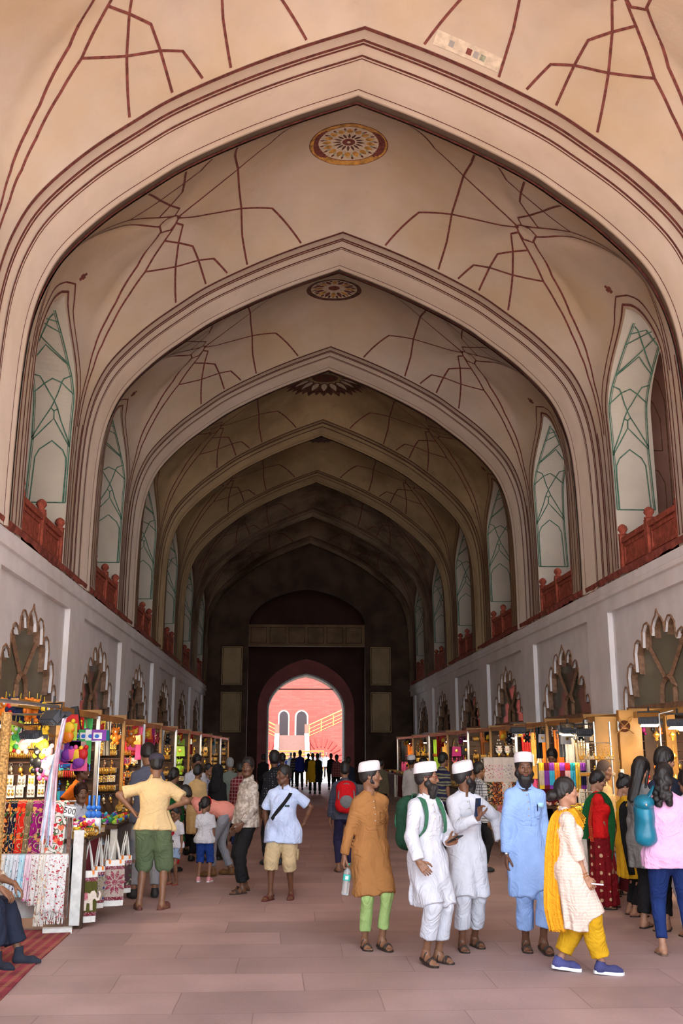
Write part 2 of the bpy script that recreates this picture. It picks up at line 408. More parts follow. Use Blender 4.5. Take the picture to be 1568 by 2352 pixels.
def niche(k, side):
    Y0 = 6.7+P*k+RL; Ym = Y0+(P-RL)/2; mb = MB(); xw = XC+side*5.19; D = .82
    sm = np.r_[np.linspace(4.9, 8.2, 8), np.linspace(8.2, 9.7, 22)[1:]]
    for sg in (-1, 1):
        g = []
        for z in sm:
            s = float(np.interp(z, QB[:, 1], LB)); h = float(hw(z)); v = .5+sg*h/(P-RL)
            x0 = vault(s, v, side, Y0); g.append([(float(x0[0]), Ym+sg*h, float(x0[2])), (xw+side*D, Ym+sg*h, z)])
        addgrid(mb, np.array(g), 0)
        if sg == 1:
            zr = np.linspace(4.9, 9.7, 400); P0 = vault(np.interp(zr, QB[:, 1], LB), .5+hw(zr)/(P-RL), side, Y0)
            def fn(d, z):
                d = np.atleast_1d(d)+.02; z = np.atleast_1d(z); out = []
                for a_, b_ in zip(d, z):
                    t = min(max(a_/D, 0), 1); zi = float(np.interp(b_, (1-t)*P0[:, 2]+t*zr, zr)); x0 = float(np.interp(zi, zr, P0[:, 0])); out.append(((1-t)*x0+t*(xw+side*D), Ym+float(hw(zi))-.014, b_-(.012 if b_ > 8.3 else 0)))
                return np.array(out)
            for pl in GJ: strip(mb, pl, .024, fn, 1, 5)
            for pl in (GJ[0], GJ[1]):
                strip(mb, [(a+(.03 if pl is GJ[0] else -.03), b) for a, b in pl], .012, fn, 1, 5)
    # gallery room behind: floor, back wall with blind arch, ceiling
    bk = xw+side*(D+1.9)
    back = 2
    if side < 0 or k > 2: mb.quad([(bk, Ym-3.05, 4.9), (bk, Ym+3.05, 4.9), (bk, Ym+3.05, 10.6), (bk, Ym-3.05, 10.6)], back)
    else:                                        # unseen opening added near the front end to light the right gallery
        mb.quad([(bk, Ym-1.6, 4.9), (bk, Ym+3.05, 4.9), (bk, Ym+3.05, 10.6), (bk, Ym-1.6, 10.6)], back)
        mb.quad([(bk, Ym-3.05, 9), (bk, Ym-1.6, 9), (bk, Ym-1.6, 10.6), (bk, Ym-3.05, 10.6)], back)
        mb.quad([(bk, Ym-3.05, 4.9), (bk, Ym-1.6, 4.9), (bk, Ym-1.6, 6.4), (bk, Ym-3.05, 6.4)], back)
    mb.quad([(xw, Ym-3.05, 5.0), (bk, Ym-3.05, 5.0), (bk, Ym+3.05, 5.0), (xw, Ym+3.05, 5.0)], 3)
    mb.quad([(xw, Ym-3.05, 10.6), (bk, Ym-3.05, 10.6), (bk, Ym+3.05, 10.6), (xw, Ym+3.05, 10.6)], 2)
    for yy in (Ym-3.035, Ym+3.035):
        mb.quad([(xw+side*D, yy, 4.9), (bk, yy, 4.9), (bk, yy, 10.6), (xw+side*D, yy, 10.6)], 2)
    # inner face of the wall around the opening
    for sg in (-1, 1):
        g = [[(xw+side*D, Ym+sg*float(hw(z)), z), (xw+side*D, Ym+sg*3.05, z)] for z in sm]; g.append([(xw+side*D, Ym, 9.7), (xw+side*D, Ym+sg*3.05, 10.6)])
        addgrid(mb, np.array(g), 2)
    if side == 1:   # incised blind arches on the end wall facing down the hall
        yy = Ym+3.02
        for (xa, xb, z0, z1, zp) in ((.95, 1.75, 5.6, 9.0, 9.7), (1.08, 1.62, 5.9, 7.2, 7.5), (1.08, 1.62, 7.9, 8.6, 9.1)):
            pl = [(xa, z0), (xa, z1), (xa+.12, (z1+zp)/2+.1), ((xa+xb)/2, zp), (xb-.12, (z1+zp)/2+.1), (xb, z1), (xb, z0), (xa, z0)]
            mb.tube([(xw+side*a, yy, b) for a, b in pl], .014, 4, mi=4)
    o = mb.build('wall_gallery_%s' % ('left' if side < 0 else 'right'), [M_jamb, M_green, M_rubble if side < 0 else M_pinkwall, M_ledge, M_frame], fix=False)
    tag(o, kind='structure')
ORD = ['nearest', 'second', 'third', 'fourth', 'fifth', 'sixth', 'seventh', 'eighth']
def parapet(k, side, proto=[None]):
    Y0 = 6.7+P*k+RL; Ym = Y0+(P-RL)/2; xw = XC+side*5.19
    lab = 'red sandstone parapet in the %s arched gallery opening along the %s wall' % (ORD[k], 'left' if side < 0 else 'right')
    r = empty('parapet', (xw, Ym, 5.0), lab, 'parapet', 'sandstone parapets of the upper gallery', rz=0 if side > 0 else math.pi)
    if proto[0] is None:
        ps = []
        for a, b in ((-1.42, 0), (0, 1.42)):
            mb = MB(); mb.box((.06, a+.07, .04), (.16, b-.07, .58)); mb.box((.02, a+.07, .54), (.20, b-.07, .64)); mb.box((.035, a+.07, .0), (.18, b-.07, .09))
            for q in (a+.13, b-.19): mb.box((.04, q, .12), (.07, q+.06, .5))
            mb.box((.04, a+.13, .45), (.07, b-.13, .51)); mb.box((.04, a+.13, .11), (.07, b-.13, .16)); ps.append(mb.build('panel', M_sand, r))
        for y in (-1.42, 0, 1.42):
            mb = MB(); mb.box((.01, y-.075, 0), (.17, y+.075, .70)); po = mb.build('post', M_sand, r)
            mb = MB(); mb.lathe([(.03, .69), (.09, .71), (.095, .73), (.05, .75), (.06, .77), (.095, .82), (.08, .88), (.03, .92), (.0, .93)], (.09, y, 0), 12)
            fi = mb.build('finial', M_sand, po, smooth=True); ps.append(po); kids(po, fi)
        proto[0] = ps
    else:
        for p in proto[0]: copy_tree(p, r)
for k in range(0, NB-1):
    for side in (-1, 1): niche(k, side); parapet(k, side)
for side in (-1, 1): niche(-1, side)

# ---- lower walls with recessed panels and cusped openings
CUSP = [(0, 4.1), (.07, 4.0), (.2, 3.92), (.29, 3.82), (.30, 3.68), (.36, 3.84), (.5, 3.93), (.64, 3.91), (.76, 3.79), (.79, 3.52), (.88, 3.63), (1.02, 3.67), (1.15, 3.62), (1.24, 3.46), (1.22, 3.12),
        (1.32, 3.24), (1.46, 3.29), (1.6, 3.23), (1.68, 3.06), (1.63, 2.74), (1.72, 2.86), (1.83, 2.88), (1.92, 2.78), (1.95, 2.6), (1.95, 2.42)]
OUT = [(-a, b) for a, b in CUSP[::-1]]+CUSP[1:]     # left foot -> apex -> right foot
def lower_wall(side):
    xw = XC+side*5.19; mb = MB(); rc = .10
    def P3(d, y, z): return (xw+side*d, y, z)
    Ya, Yb = .6, YE
    mb.quad([P3(0, Ya, 4.36), P3(0, Yb, 4.36), P3(0, Yb, 4.62), P3(0, Ya, 4.62)])
    # cornice: two fillets and a coved shelf
    cp = [(0, 4.62), (-.05, 4.64), (-.06, 4.72), (-.02, 4.75), (-.03, 4.86), (-.02, 4.90)]
    g = np.array([[P3(d, y, z) for d, z in cp] for y in np.linspace(Ya, Yb, 3)]); addgrid(mb, g)
    # ragged sandstone ledge
    rnd = np.random.RandomState(3 if side < 0 else 4); ys = np.linspace(Ya, Yb, 360)
    zz = 4.90+.035*rnd.rand(360)+.02*np.sin(ys*2.1)
    g = np.array([[P3(-.022, y, z), P3(-.03, y, z+.02), P3(-.05, y, 5.02), P3(-.0, y, 5.07), P3(.2, y, 5.08)] for y, z in zip(ys, zz)]); addgrid(mb, g, 2)
    for k in range(-1, NB-1):
        Ym = 6.7+P*k+RL+(P-RL)/2+.0; pa, pb = Ym-2.36, Ym+2.36
        Yl, Yr_ = Ym-3.05, Ym+3.05
        for a, b in ((Yl, pa), (pb, Yr_)):
            mb.quad([P3(0, a, 0), P3(0, b, 0), P3(0, b, 4.36), P3(0, a, 4.36)])
        for y in (pa, pb): mb.quad([P3(0, y, 0), P3(rc, y, 0), P3(rc, y, 4.36), P3(0, y, 4.36)])
        mb.quad([P3(0, pa, 4.36), P3(0, pb, 4.36), P3(rc, pb, 4.36), P3(rc, pa, 4.36)])
        # recess plane with the cusped hole
        outer = [(pa-Ym, 2.42), (pa-Ym, 4.36), (pb-Ym, 4.36), (pb-Ym, 2.42)]
        poly = [(pa-Ym, 2.42), (pa-Ym, 4.36), (pb-Ym, 4.36), (pb-Ym, 2.42)]+OUT[::-1]
        tri = geometry.tessellate_polygon([[Vector((a, b, 0)) for a, b in poly]])
        mb.add([P3(rc, Ym+a, b) for a, b in poly], [tuple(t) for t in tri])
        g = np.array([[P3(rc, Ym+a, b), P3(rc+.07, Ym+a, b)] for a, b in OUT]); addgrid(mb, g, 0)
        # chamfer line round the cusps
        mb.tube([P3(rc-.005, Ym+a*1.012, b+.012) for a, b in OUT], .018, 4, mi=1)
        # back of room behind panes
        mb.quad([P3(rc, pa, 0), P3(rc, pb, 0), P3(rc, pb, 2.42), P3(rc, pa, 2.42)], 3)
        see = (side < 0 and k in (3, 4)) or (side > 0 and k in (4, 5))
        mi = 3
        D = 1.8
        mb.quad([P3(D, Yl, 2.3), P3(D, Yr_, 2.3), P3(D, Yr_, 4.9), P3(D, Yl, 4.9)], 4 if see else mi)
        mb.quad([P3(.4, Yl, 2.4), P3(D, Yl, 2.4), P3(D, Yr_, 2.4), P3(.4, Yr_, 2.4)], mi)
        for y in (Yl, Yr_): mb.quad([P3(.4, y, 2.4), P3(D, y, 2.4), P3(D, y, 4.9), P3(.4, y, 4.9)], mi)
    o = mb.build('wall_left' if side < 0 else 'wall_right', [M_wall, M_frame, M_ledge, M_dark, M_sandlit], fix=False); tag(o, kind='structure')
M_sandlit = mat('red_brick_beyond', (.35, .06, .05), rough=.9, var=.3, scale=5, obj=False)
M_glass = mat('dusty_greenish_glass', (.10, .10, .075), rough=.25, var=.25, scale=1.5, spec=.5)
M_glass2 = mat('dusty_olive_glass', (.23, .22, .155), rough=.35, var=.2, scale=1.2, spec=.4)
for side in (-1, 1): lower_wall(side)
WN = [0]
def window(k, side):
    Ym = 6.7+P*k+RL+(P-RL)/2; xw = XC+side*5.19
    WN[0] += 1
    r = empty('window_%d' % WN[0], (xw, Ym, 2.42)); tag(r, kind='structure')
    def P3(d, y, z): return (side*d, y, z-2.42)
    mb = MB()
    g = []
    for i, (a, b) in enumerate(OUT):
        f = .93; g.append([P3(.15, a, b), P3(.15, a*.965, b-.035), P3(.32, a*.955, b-.05), P3(.32, a, b)])
    addgrid(mb, np.array(g)); mb.box(P3(.12, -2.0, 2.36), P3(.30, 2.0, 2.52))
    mb.build('frame', M_frame, r, fix=False)
    mb = MB()
    arc = [(-.30, 2.5), (-.30, 2.68)]+[(.30*math.cos(math.pi*(1-t)), 2.68+.28*math.sin(math.pi*(1-t))) for t in np.linspace(0, 1, 12)[1:-1]]+[(.30, 2.68), (.30, 2.5)]
    mb.tube([P3(.22, a, b) for a, b in arc], .055, 4)
    for sg in (-1, 1): mb.tube([P3(.22, sg*.10, 2.93), P3(.22, sg*.45, 3.24), P3(.22, sg*.80, 3.55)], .045, 4)
    mb.build('glazing_bar', M_frame, r)
    mb = MB(); mb.add([P3(.25, a, b) for a, b in OUT], [tuple(t) for t in geometry.tessellate_polygon([[Vector((a, b, 0)) for a, b in OUT]])])
    see = (side < 0 and k in (3, 4)) or (side > 0 and k in (4, 5))
    if not see: mb.build('pane', M_glass2 if k <= 1 else M_glass, r, fix=False)
    else: mb.build('pane', M_clear, r, fix=False)
M_clear = bpy.data.materials.new('clear_glass'); M_clear.use_nodes = True
_N, _L, _b = nodes(M_clear); _b.inputs['Base Color'].default_value = (.9, .95, .92, 1); _b.inputs['Roughness'].default_value = .03
_t = _N.new('ShaderNodeBsdfTransparent'); _m = _N.new('ShaderNodeMixShader'); _m.inputs[0].default_value = .15
_L.new(_t.outputs[0], _m.inputs[1]); _L.new(_b.outputs[0], _m.inputs[2]); _L.new(_m.outputs[0], _N['Material Output'].inputs['Surface'])
for k in range(0, NB-1):
    for side in (-1, 1): window(k, side)

# ---- floor, red sandstone slabs laid in courses across the hall
M_floor = mat('sandstone_paving', (.33, .225, .212), rough=.55, var=.12, scale=1.1, bump=.12, bscale=30, obj=False, spec=.35, detail=7)
N, L, b = nodes(M_floor)
g = N.new('ShaderNodeNewGeometry'); sp = N.new('ShaderNodeSeparateXYZ'); L.new(g.outputs['Position'], sp.inputs[0])
def mnode(op, a, bv=None, cv=None):
    n = N.new('ShaderNodeMath'); n.operation = op
    for i, q in enumerate((a, bv, cv)):
        if q is None: continue
        if isinstance(q, (int, float)): n.inputs[i].default_value = q
        else: L.new(q, n.inputs[i])
    return n.outputs[0]
nw = N.new('ShaderNodeTexNoise'); nw.inputs['Scale'].default_value = .9; L.new(g.outputs['Position'], nw.inputs['Vector'])
wob = mnode('MULTIPLY', mnode('SUBTRACT', nw.outputs['Fac'], .5), .05)
yy = mnode('DIVIDE', mnode('ADD', sp.outputs['Y'], wob), .62); row = mnode('FLOOR', yy); fy = mnode('FRACT', yy)
xx = mnode('ADD', mnode('DIVIDE', mnode('ADD', sp.outputs['X'], wob), 1.45), mnode('MULTIPLY', mnode('FRACT', mnode('MULTIPLY', row, .377)), 1.0)); fx = mnode('FRACT', xx)
j1 = mnode('LESS_THAN', fy, .016); j2 = mnode('LESS_THAN', fx, .006); jt = mnode('MAXIMUM', j1, j2)
cell = N.new('ShaderNodeTexWhiteNoise'); cell.noise_dimensions = '2D'; cb = N.new('ShaderNodeCombineXYZ'); L.new(mnode('FLOOR', xx), cb.inputs[0]); L.new(row, cb.inputs[1]); L.new(cb.outputs[0], cell.inputs[0])
old = b.inputs['Base Color'].links[0].from_socket
hs = N.new('ShaderNodeHueSaturation'); L.new(old, hs.inputs['Color']); L.new(mnode('ADD', mnode('MULTIPLY', cell.outputs['Value'], .26), .87), hs.inputs['Value'])
mx = N.new('ShaderNodeMix'); mx.data_type = 'RGBA'; L.new(mnode('MULTIPLY', jt, .55), mx.inputs[0]); L.new(hs.outputs[0], mx.inputs[6]); mx.inputs[7].default_value = (.12, .07, .065, 1)
# pale scratches
sc = N.new('ShaderNodeTexNoise'); sc.inputs['Scale'].default_value = 1.2; sc.inputs['Detail'].default_value = 9; sc.inputs['Roughness'].default_value = .75; mp = N.new('ShaderNodeMapping'); mp.inputs['Scale'].default_value = (1, 9, 1); mp.inputs['Rotation'].default_value = (0, 0, .5)
L.new(g.outputs['Position'], mp.inputs[0]); L.new(mp.outputs[0], sc.inputs['Vector'])
mx3 = N.new('ShaderNodeMix'); mx3.data_type = 'RGBA'; L.new(mnode('MULTIPLY', mnode('GREATER_THAN', sc.outputs['Fac'], .665), .4), mx3.inputs[0]); L.new(mx.outputs[2], mx3.inputs[6]); mx3.inputs[7].default_value = (.55, .42, .38, 1)
L.new(mx3.outputs[2], b.inputs['Base Color'])
mb = MB(); mb.quad([(-30, -30, 0), (30, -30, 0), (30, .6, 0), (-30, .6, 0)]); tag(mb.build('ground_outside', mat('pale_forecourt_stone', (.50, .38, .31), var=.1, scale=2, obj=False), fix=False), kind='structure')
mb = MB(); mb.quad([(-8, .6, 0), (10, .6, 0), (10, 56, 0), (-8, 56, 0)]); tag(mb.build('floor', M_floor, fix=False), kind='structure')

# ---- end screen wall, porch and far doorway
YS = YE+.2
def arch_pts(cx, w, z0, zs, za, n=14):
    """half-width w, foot z0, springing zs, apex za -> outline from left foot over apex to right foot"""
    h = [(w, z0), (w, zs)]
    h += [(w*math.cos(t*math.pi/2)**.8*(1) if t < 1 else 0, zs+(za-zs)*(.82*math.sin(t*math.pi/2)+.18*t**3)) for t in np.linspace(0, 1, n)[1:]]
    L_ = [(cx-a, b) for a, b in h]; R_ = [(cx+a, b) for a, b in h[::-1]][1:]
    return L_+R_
def wall_arch(name, Y, x0, x1, z1, ap, mat_, th=.6, parent=None):
    mb = MB(); poly = [(x0, 0), (x0, z1), (x1, z1), (x1, 0)]+ap[::-1]
    tri = geometry.tessellate_polygon([[Vector((a, c, 0)) for a, c in poly]])
    for y in (Y, Y+th): mb.add([(a, y, c) for a, c in poly], [tuple(t) for t in tri])
    addgrid(mb, np.array([[(a, Y, c), (a, Y+th, c)] for a, c in ap])); o = mb.build(name, mat_, parent, fix=False)
    return tag(o, kind='structure') if parent is None else o
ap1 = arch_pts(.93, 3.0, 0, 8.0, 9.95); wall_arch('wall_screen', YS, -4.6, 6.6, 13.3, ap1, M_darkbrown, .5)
mb = MB(); mb.box((-2.1, YS+.1, 6.95), (3.95, YS+.6, 8.05), 0)
for i in range(7):
    xa = -1.95+i*.98 ; mb.tube([(xa, YS+.09, 7.1), (xa+.8, YS+.09, 7.1), (xa+.8, YS+.09, 7.9), (xa, YS+.09, 7.9)], .02, 4, mi=1, close=True)
tag(mb.build('trim_90', [mat('tan_lintel', (.22, .14, .08), var=.2, scale=1.5, obj=False), M_umber]), kind='structure')
for sx in (-3.5, 4.1):
    mb = MB()
    for z0, z1 in ((2.6, 4.6), (4.95, 6.9)):
        mb.box((sx+.1, YS-.03, z0), (sx+1.15, YS+.02, z1)); 
        for t in (.06, .16): mb.tube([(sx+t, YS-.04, z0-.1+t), (sx+1.25-t, YS-.04, z0-.1+t), (sx+1.25-t, YS-.04, z1+.1-t), (sx+t, YS-.04, z1+.1-t)], .018, 4, mi=1, close=True)
    tag(mb.build('trim_%d' % (91 if sx < 0 else 92), [M_sootshade, M_umber]), kind='structure')
YD = YS+3.3
xd = .97
ap2 = arch_pts(xd, 2.05, 0, 3.8, 5.72)
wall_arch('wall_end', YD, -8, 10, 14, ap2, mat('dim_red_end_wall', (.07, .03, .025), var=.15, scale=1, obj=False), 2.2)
# raised surround of the doorway and a pale edge moulding
apO = arch_pts(xd, 2.6, 0, 3.9, 6.55)
mb = MB(); poly = apO+ap2[::-1]
tri = geometry.tessellate_polygon([[Vector((a, c, 0)) for a, c in poly]]); mb.add([(a, YD-.12, c) for a, c in poly], [tuple(t) for t in tri])
addgrid(mb, np.array([[(a, YD-.12, c), (a, YD, c)] for a, c in apO])); tag(mb.build('trim_93', mat('maroon_surround', (.34, .11, .105), var=.15, scale=1.2, obj=False), fix=False), kind='structure')
mb = MB(); mb.tube([(a, YD-.14, c) for a, c in ap2], .06, 6); tag(mb.build('trim_94', M_white, fix=False), kind='structure')
mb = MB(); mb.tube([(xd-1.5, YD+1.1, 5.0), (xd+1.6, YD+1.1, 5.0)], .035, 6); tag(mb.build('trim_95', M_iron), kind='structure')
for sx in (-1, 1):
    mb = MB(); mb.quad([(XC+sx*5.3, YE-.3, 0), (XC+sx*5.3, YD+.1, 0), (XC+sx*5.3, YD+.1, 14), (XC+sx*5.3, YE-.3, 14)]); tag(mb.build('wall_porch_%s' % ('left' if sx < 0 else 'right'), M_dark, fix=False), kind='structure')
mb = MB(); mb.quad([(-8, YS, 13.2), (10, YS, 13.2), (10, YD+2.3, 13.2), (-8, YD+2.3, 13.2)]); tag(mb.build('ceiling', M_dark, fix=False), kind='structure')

# ---- sunlit courtyard building beyond the doorway
YB = 98.
mb = MB(); mb.quad([(-60, YD+2.2, -.01), (60, YD+2.2, -.01), (60, YB+30, -.01), (-60, YB+30, -.01)]); tag(mb.build('ground_court', mat('bleached_court_paving', (.30, .27, .24), var=.06, scale=1, obj=False), fix=False), kind='structure')
M_brick = mat('pink_red_brickwork', (.36, .07, .055), rough=.9, var=.1, scale=3, obj=False)
N, L, b = nodes(M_brick)
br = N.new('ShaderNodeTexBrick'); br.inputs['Scale'].default_value = 1; br.inputs['Brick Width'].default_value = .8; br.inputs['Row Height'].default_value = .17; br.inputs['Mortar Size'].default_value = .012
br.inputs['Color1'].default_value = (.235, .036, .030, 1); br.inputs['Color2'].default_value = (.195, .026, .022, 1); br.inputs['Mortar'].default_value = (.15, .020, .017, 1)
g = N.new('ShaderNodeNewGeometry'); sp = N.new('ShaderNodeSeparateXYZ'); L.new(g.outputs['Position'], sp.inputs[0]); cb = N.new('ShaderNodeCombineXYZ'); L.new(sp.outputs[0], cb.inputs[0]); L.new(sp.outputs[2], cb.inputs[1]); L.new(cb.outputs[0], br.inputs['Vector'])
L.new(br.outputs['Color'], b.inputs['Base Color'])
r = empty('red_brick_building', (1, YB, 0), 'sunlit red brick building with twin arched doors seen through the far doorway', 'building')
def loc(p): return (p[0]-1, p[1]-YB, p[2])
def A(x, y, Y=YB): return loc(at(x, y, Y))
mb = MB(); mb.box((-20, 0, 0), (20, 4, 14)); mb.build('facade', M_brick, r)
Mwf = mat('white_limewash', (.30, .27, .24), var=.05)
Mdoor = mat('slate_grey_door', (.010, .006, .009), var=.1, rough=.6)
for xa, xb in ((638, 664), (676.5, 707.5)):
    pa, pb = A(xa, 1690), A(xb, 1690); w = (pb[0]-pa[0])/2; cx = (pa[0]+pb[0])/2; zt = A(650, 1631)[2]; z0 = pa[2]
    def op(w_): return [(cx-w_, z0), (cx-w_, zt-w)]+[(cx-w_*math.cos(t), zt-w+w_*math.sin(t)) for t in np.linspace(0, math.pi, 12)[1:-1]]+[(cx+w_, zt-w), (cx+w_, z0)]
    mb = MB(); mb.prism(op(w), -.1, .05, 'y'); d = mb.build('door_surround', Mwf, r)
    mb = MB(); mb.prism([(cx+(a-cx)*.78, z0+(c-z0)*.955) for a, c in op(w)], -.16, -.1, 'y'); mb.build('door_leaf', Mdoor, d)
    if xa < 650:
        pass
Mst = mat('pale_pink_step', (.105, .055, .048), var=.05)
mb = MB(); x0 = A(642, 1690)[0]; x1 = A(698, 1690)[0]; zl = A(650, 1690)[2]; n = 17
for i in range(n): mb.box((x0, -3.2-.3*(n-i), -.0), (x1, -.0, zl*(i+1)/n))
mb.build('staircase', Mst, r)
for xa, xb in ((631.5, 641.5), (698, 707.5)):
    mb = MB(); xl = A(xa, 1700)[0]; xr = A(xb, 1700)[0]; mb.prism([(-8.6, 0), (-8.6, .9), (-3.2, zl+.2), (-.1, zl+.2), (-.1, 0)], xl, xr, 'x'); mb.build('stair_cheek', Mwf, r)
    mb = MB(); mb.box((xl, -3.3, zl), (xr, -2.9, zl+1.0)); mb.build('stair_pier', mat('pink_pier', (.17, .05, .038), var=.05), r)
for sg, xs, ys, xe, ye in ((-1, 634, 1668, 614, 1656), (1, 709, 1667, 790, 1630)):
    p0 = A(xs, ys); p1 = A(xe, ye); mb = MB(); 
    if sg < 0: p1 = (p1[0]-3, 0, p1[2]+1.4)
    for dz in (0, -.35, -.7, -1.0): mb.tube([(p0[0], -2, p0[2]+dz), (p1[0], -2, p1[2]+dz)], .05 if dz else .08, 5)
    for t in np.linspace(0, 1, 4): mb.box((p0[0]+(p1[0]-p0[0])*t-.05, -2.05, p0[2]+(p1[2]-p0[2])*t-1.1), (p0[0]+(p1[0]-p0[0])*t+.05, -1.95, p0[2]+(p1[2]-p0[2])*t))
    mb.build('handrail', mat('cream_yellow_rail', (.26, .11, .035), var=.05), r)
    mb = MB(); mb.prism([(p0[0], 0), (p0[0], p0[2]-1.05), (p1[0], p1[2]-1.05), (p1[0], 0)], -2.3, -.1, 'y'); mb.build('side_stair', M_brick, r)
# relieving arches in the side stairs (voussoirs)
for cx, rr in ((A(735, 1730)[0], 1.35), (A(617, 1735)[0], 1.0)):
    mb = MB()
    for t in np.linspace(.12, math.pi-.12, 13):
        c, s_ = math.cos(t), math.sin(t); q = [(cx+rr*c-.05*s_, .7+rr*s_+.05*c), (cx+(rr+.8)*c-.12*s_, .7+(rr+.8)*s_+.12*c), (cx+(rr+.8)*c+.12*s_, .7+(rr+.8)*s_-.12*c), (cx+rr*c+.05*s_, .7+rr*s_-.05*c)]
        mb.prism(q, -2.36, -2.3, 'y')
    mb.build('voussoir', mat('deep_pink_stone', (.16, .02, .017), var=.1), r)
# yellow street barrier with a blue sign board
r = empty('yellow_barrier', (0, 84, 0), 'yellow steel barrier crossing the bright courtyard before the stairs', 'barrier')
mb = MB()
for z in (1.05, 1.35, 1.62): mb.tube([(-2.2, 0, z), (3.0, 0, z)], .06, 5)
for x in np.arange(-2.2, 3.1, .43): mb.box((x-.03, -.03, 0), (x+.03, .03, 1.62))
mb.build('rail', mat('signal_yellow', (.22, .085, .006), var=.05), r)
def text(body, size, loc, rot, m, name, parent=None, ext=.004, align='CENTER'):
    cu = bpy.data.curves.new(name, 'FONT'); cu.body = body; cu.size = size; cu.extrude = ext; cu.align_x = align; cu.align_y = 'CENTER'; cu.resolution_u = 2
    t = bpy.data.objects.new(name, cu); COL.objects.link(t); bpy.context.view_layer.update()
    me = bpy.data.meshes.new_from_object(t.evaluated_get(bpy.context.evaluated_depsgraph_get())); bpy.data.objects.remove(t)
    o = link(name, me, m, parent); o.location = loc; o.rotation_euler = rot; return o
r = empty('sign_board', (0, 60.5, 0), 'blue sign board with white letters beyond the far doorway', 'sign')
p = at(652, 1751, 60.5); mb = MB(); mb.box((p[0]-.75, 0, p[2]-.22), (p[0]+.55, .05, p[2]+.17)); mb.box((p[0]-.6, 0, 0), (p[0]-.55, .04, p[2])); mb.box((p[0]+.4, 0, 0), (p[0]+.45, .04, p[2])); mb.build('board', mat('navy_board', (.02, .04, .22), var=.1), r)
text('AC', .42, (p[0]-.02, -.02, p[2]-.02), (math.pi/2, 0, 0), Mwf, 'lettering', r)
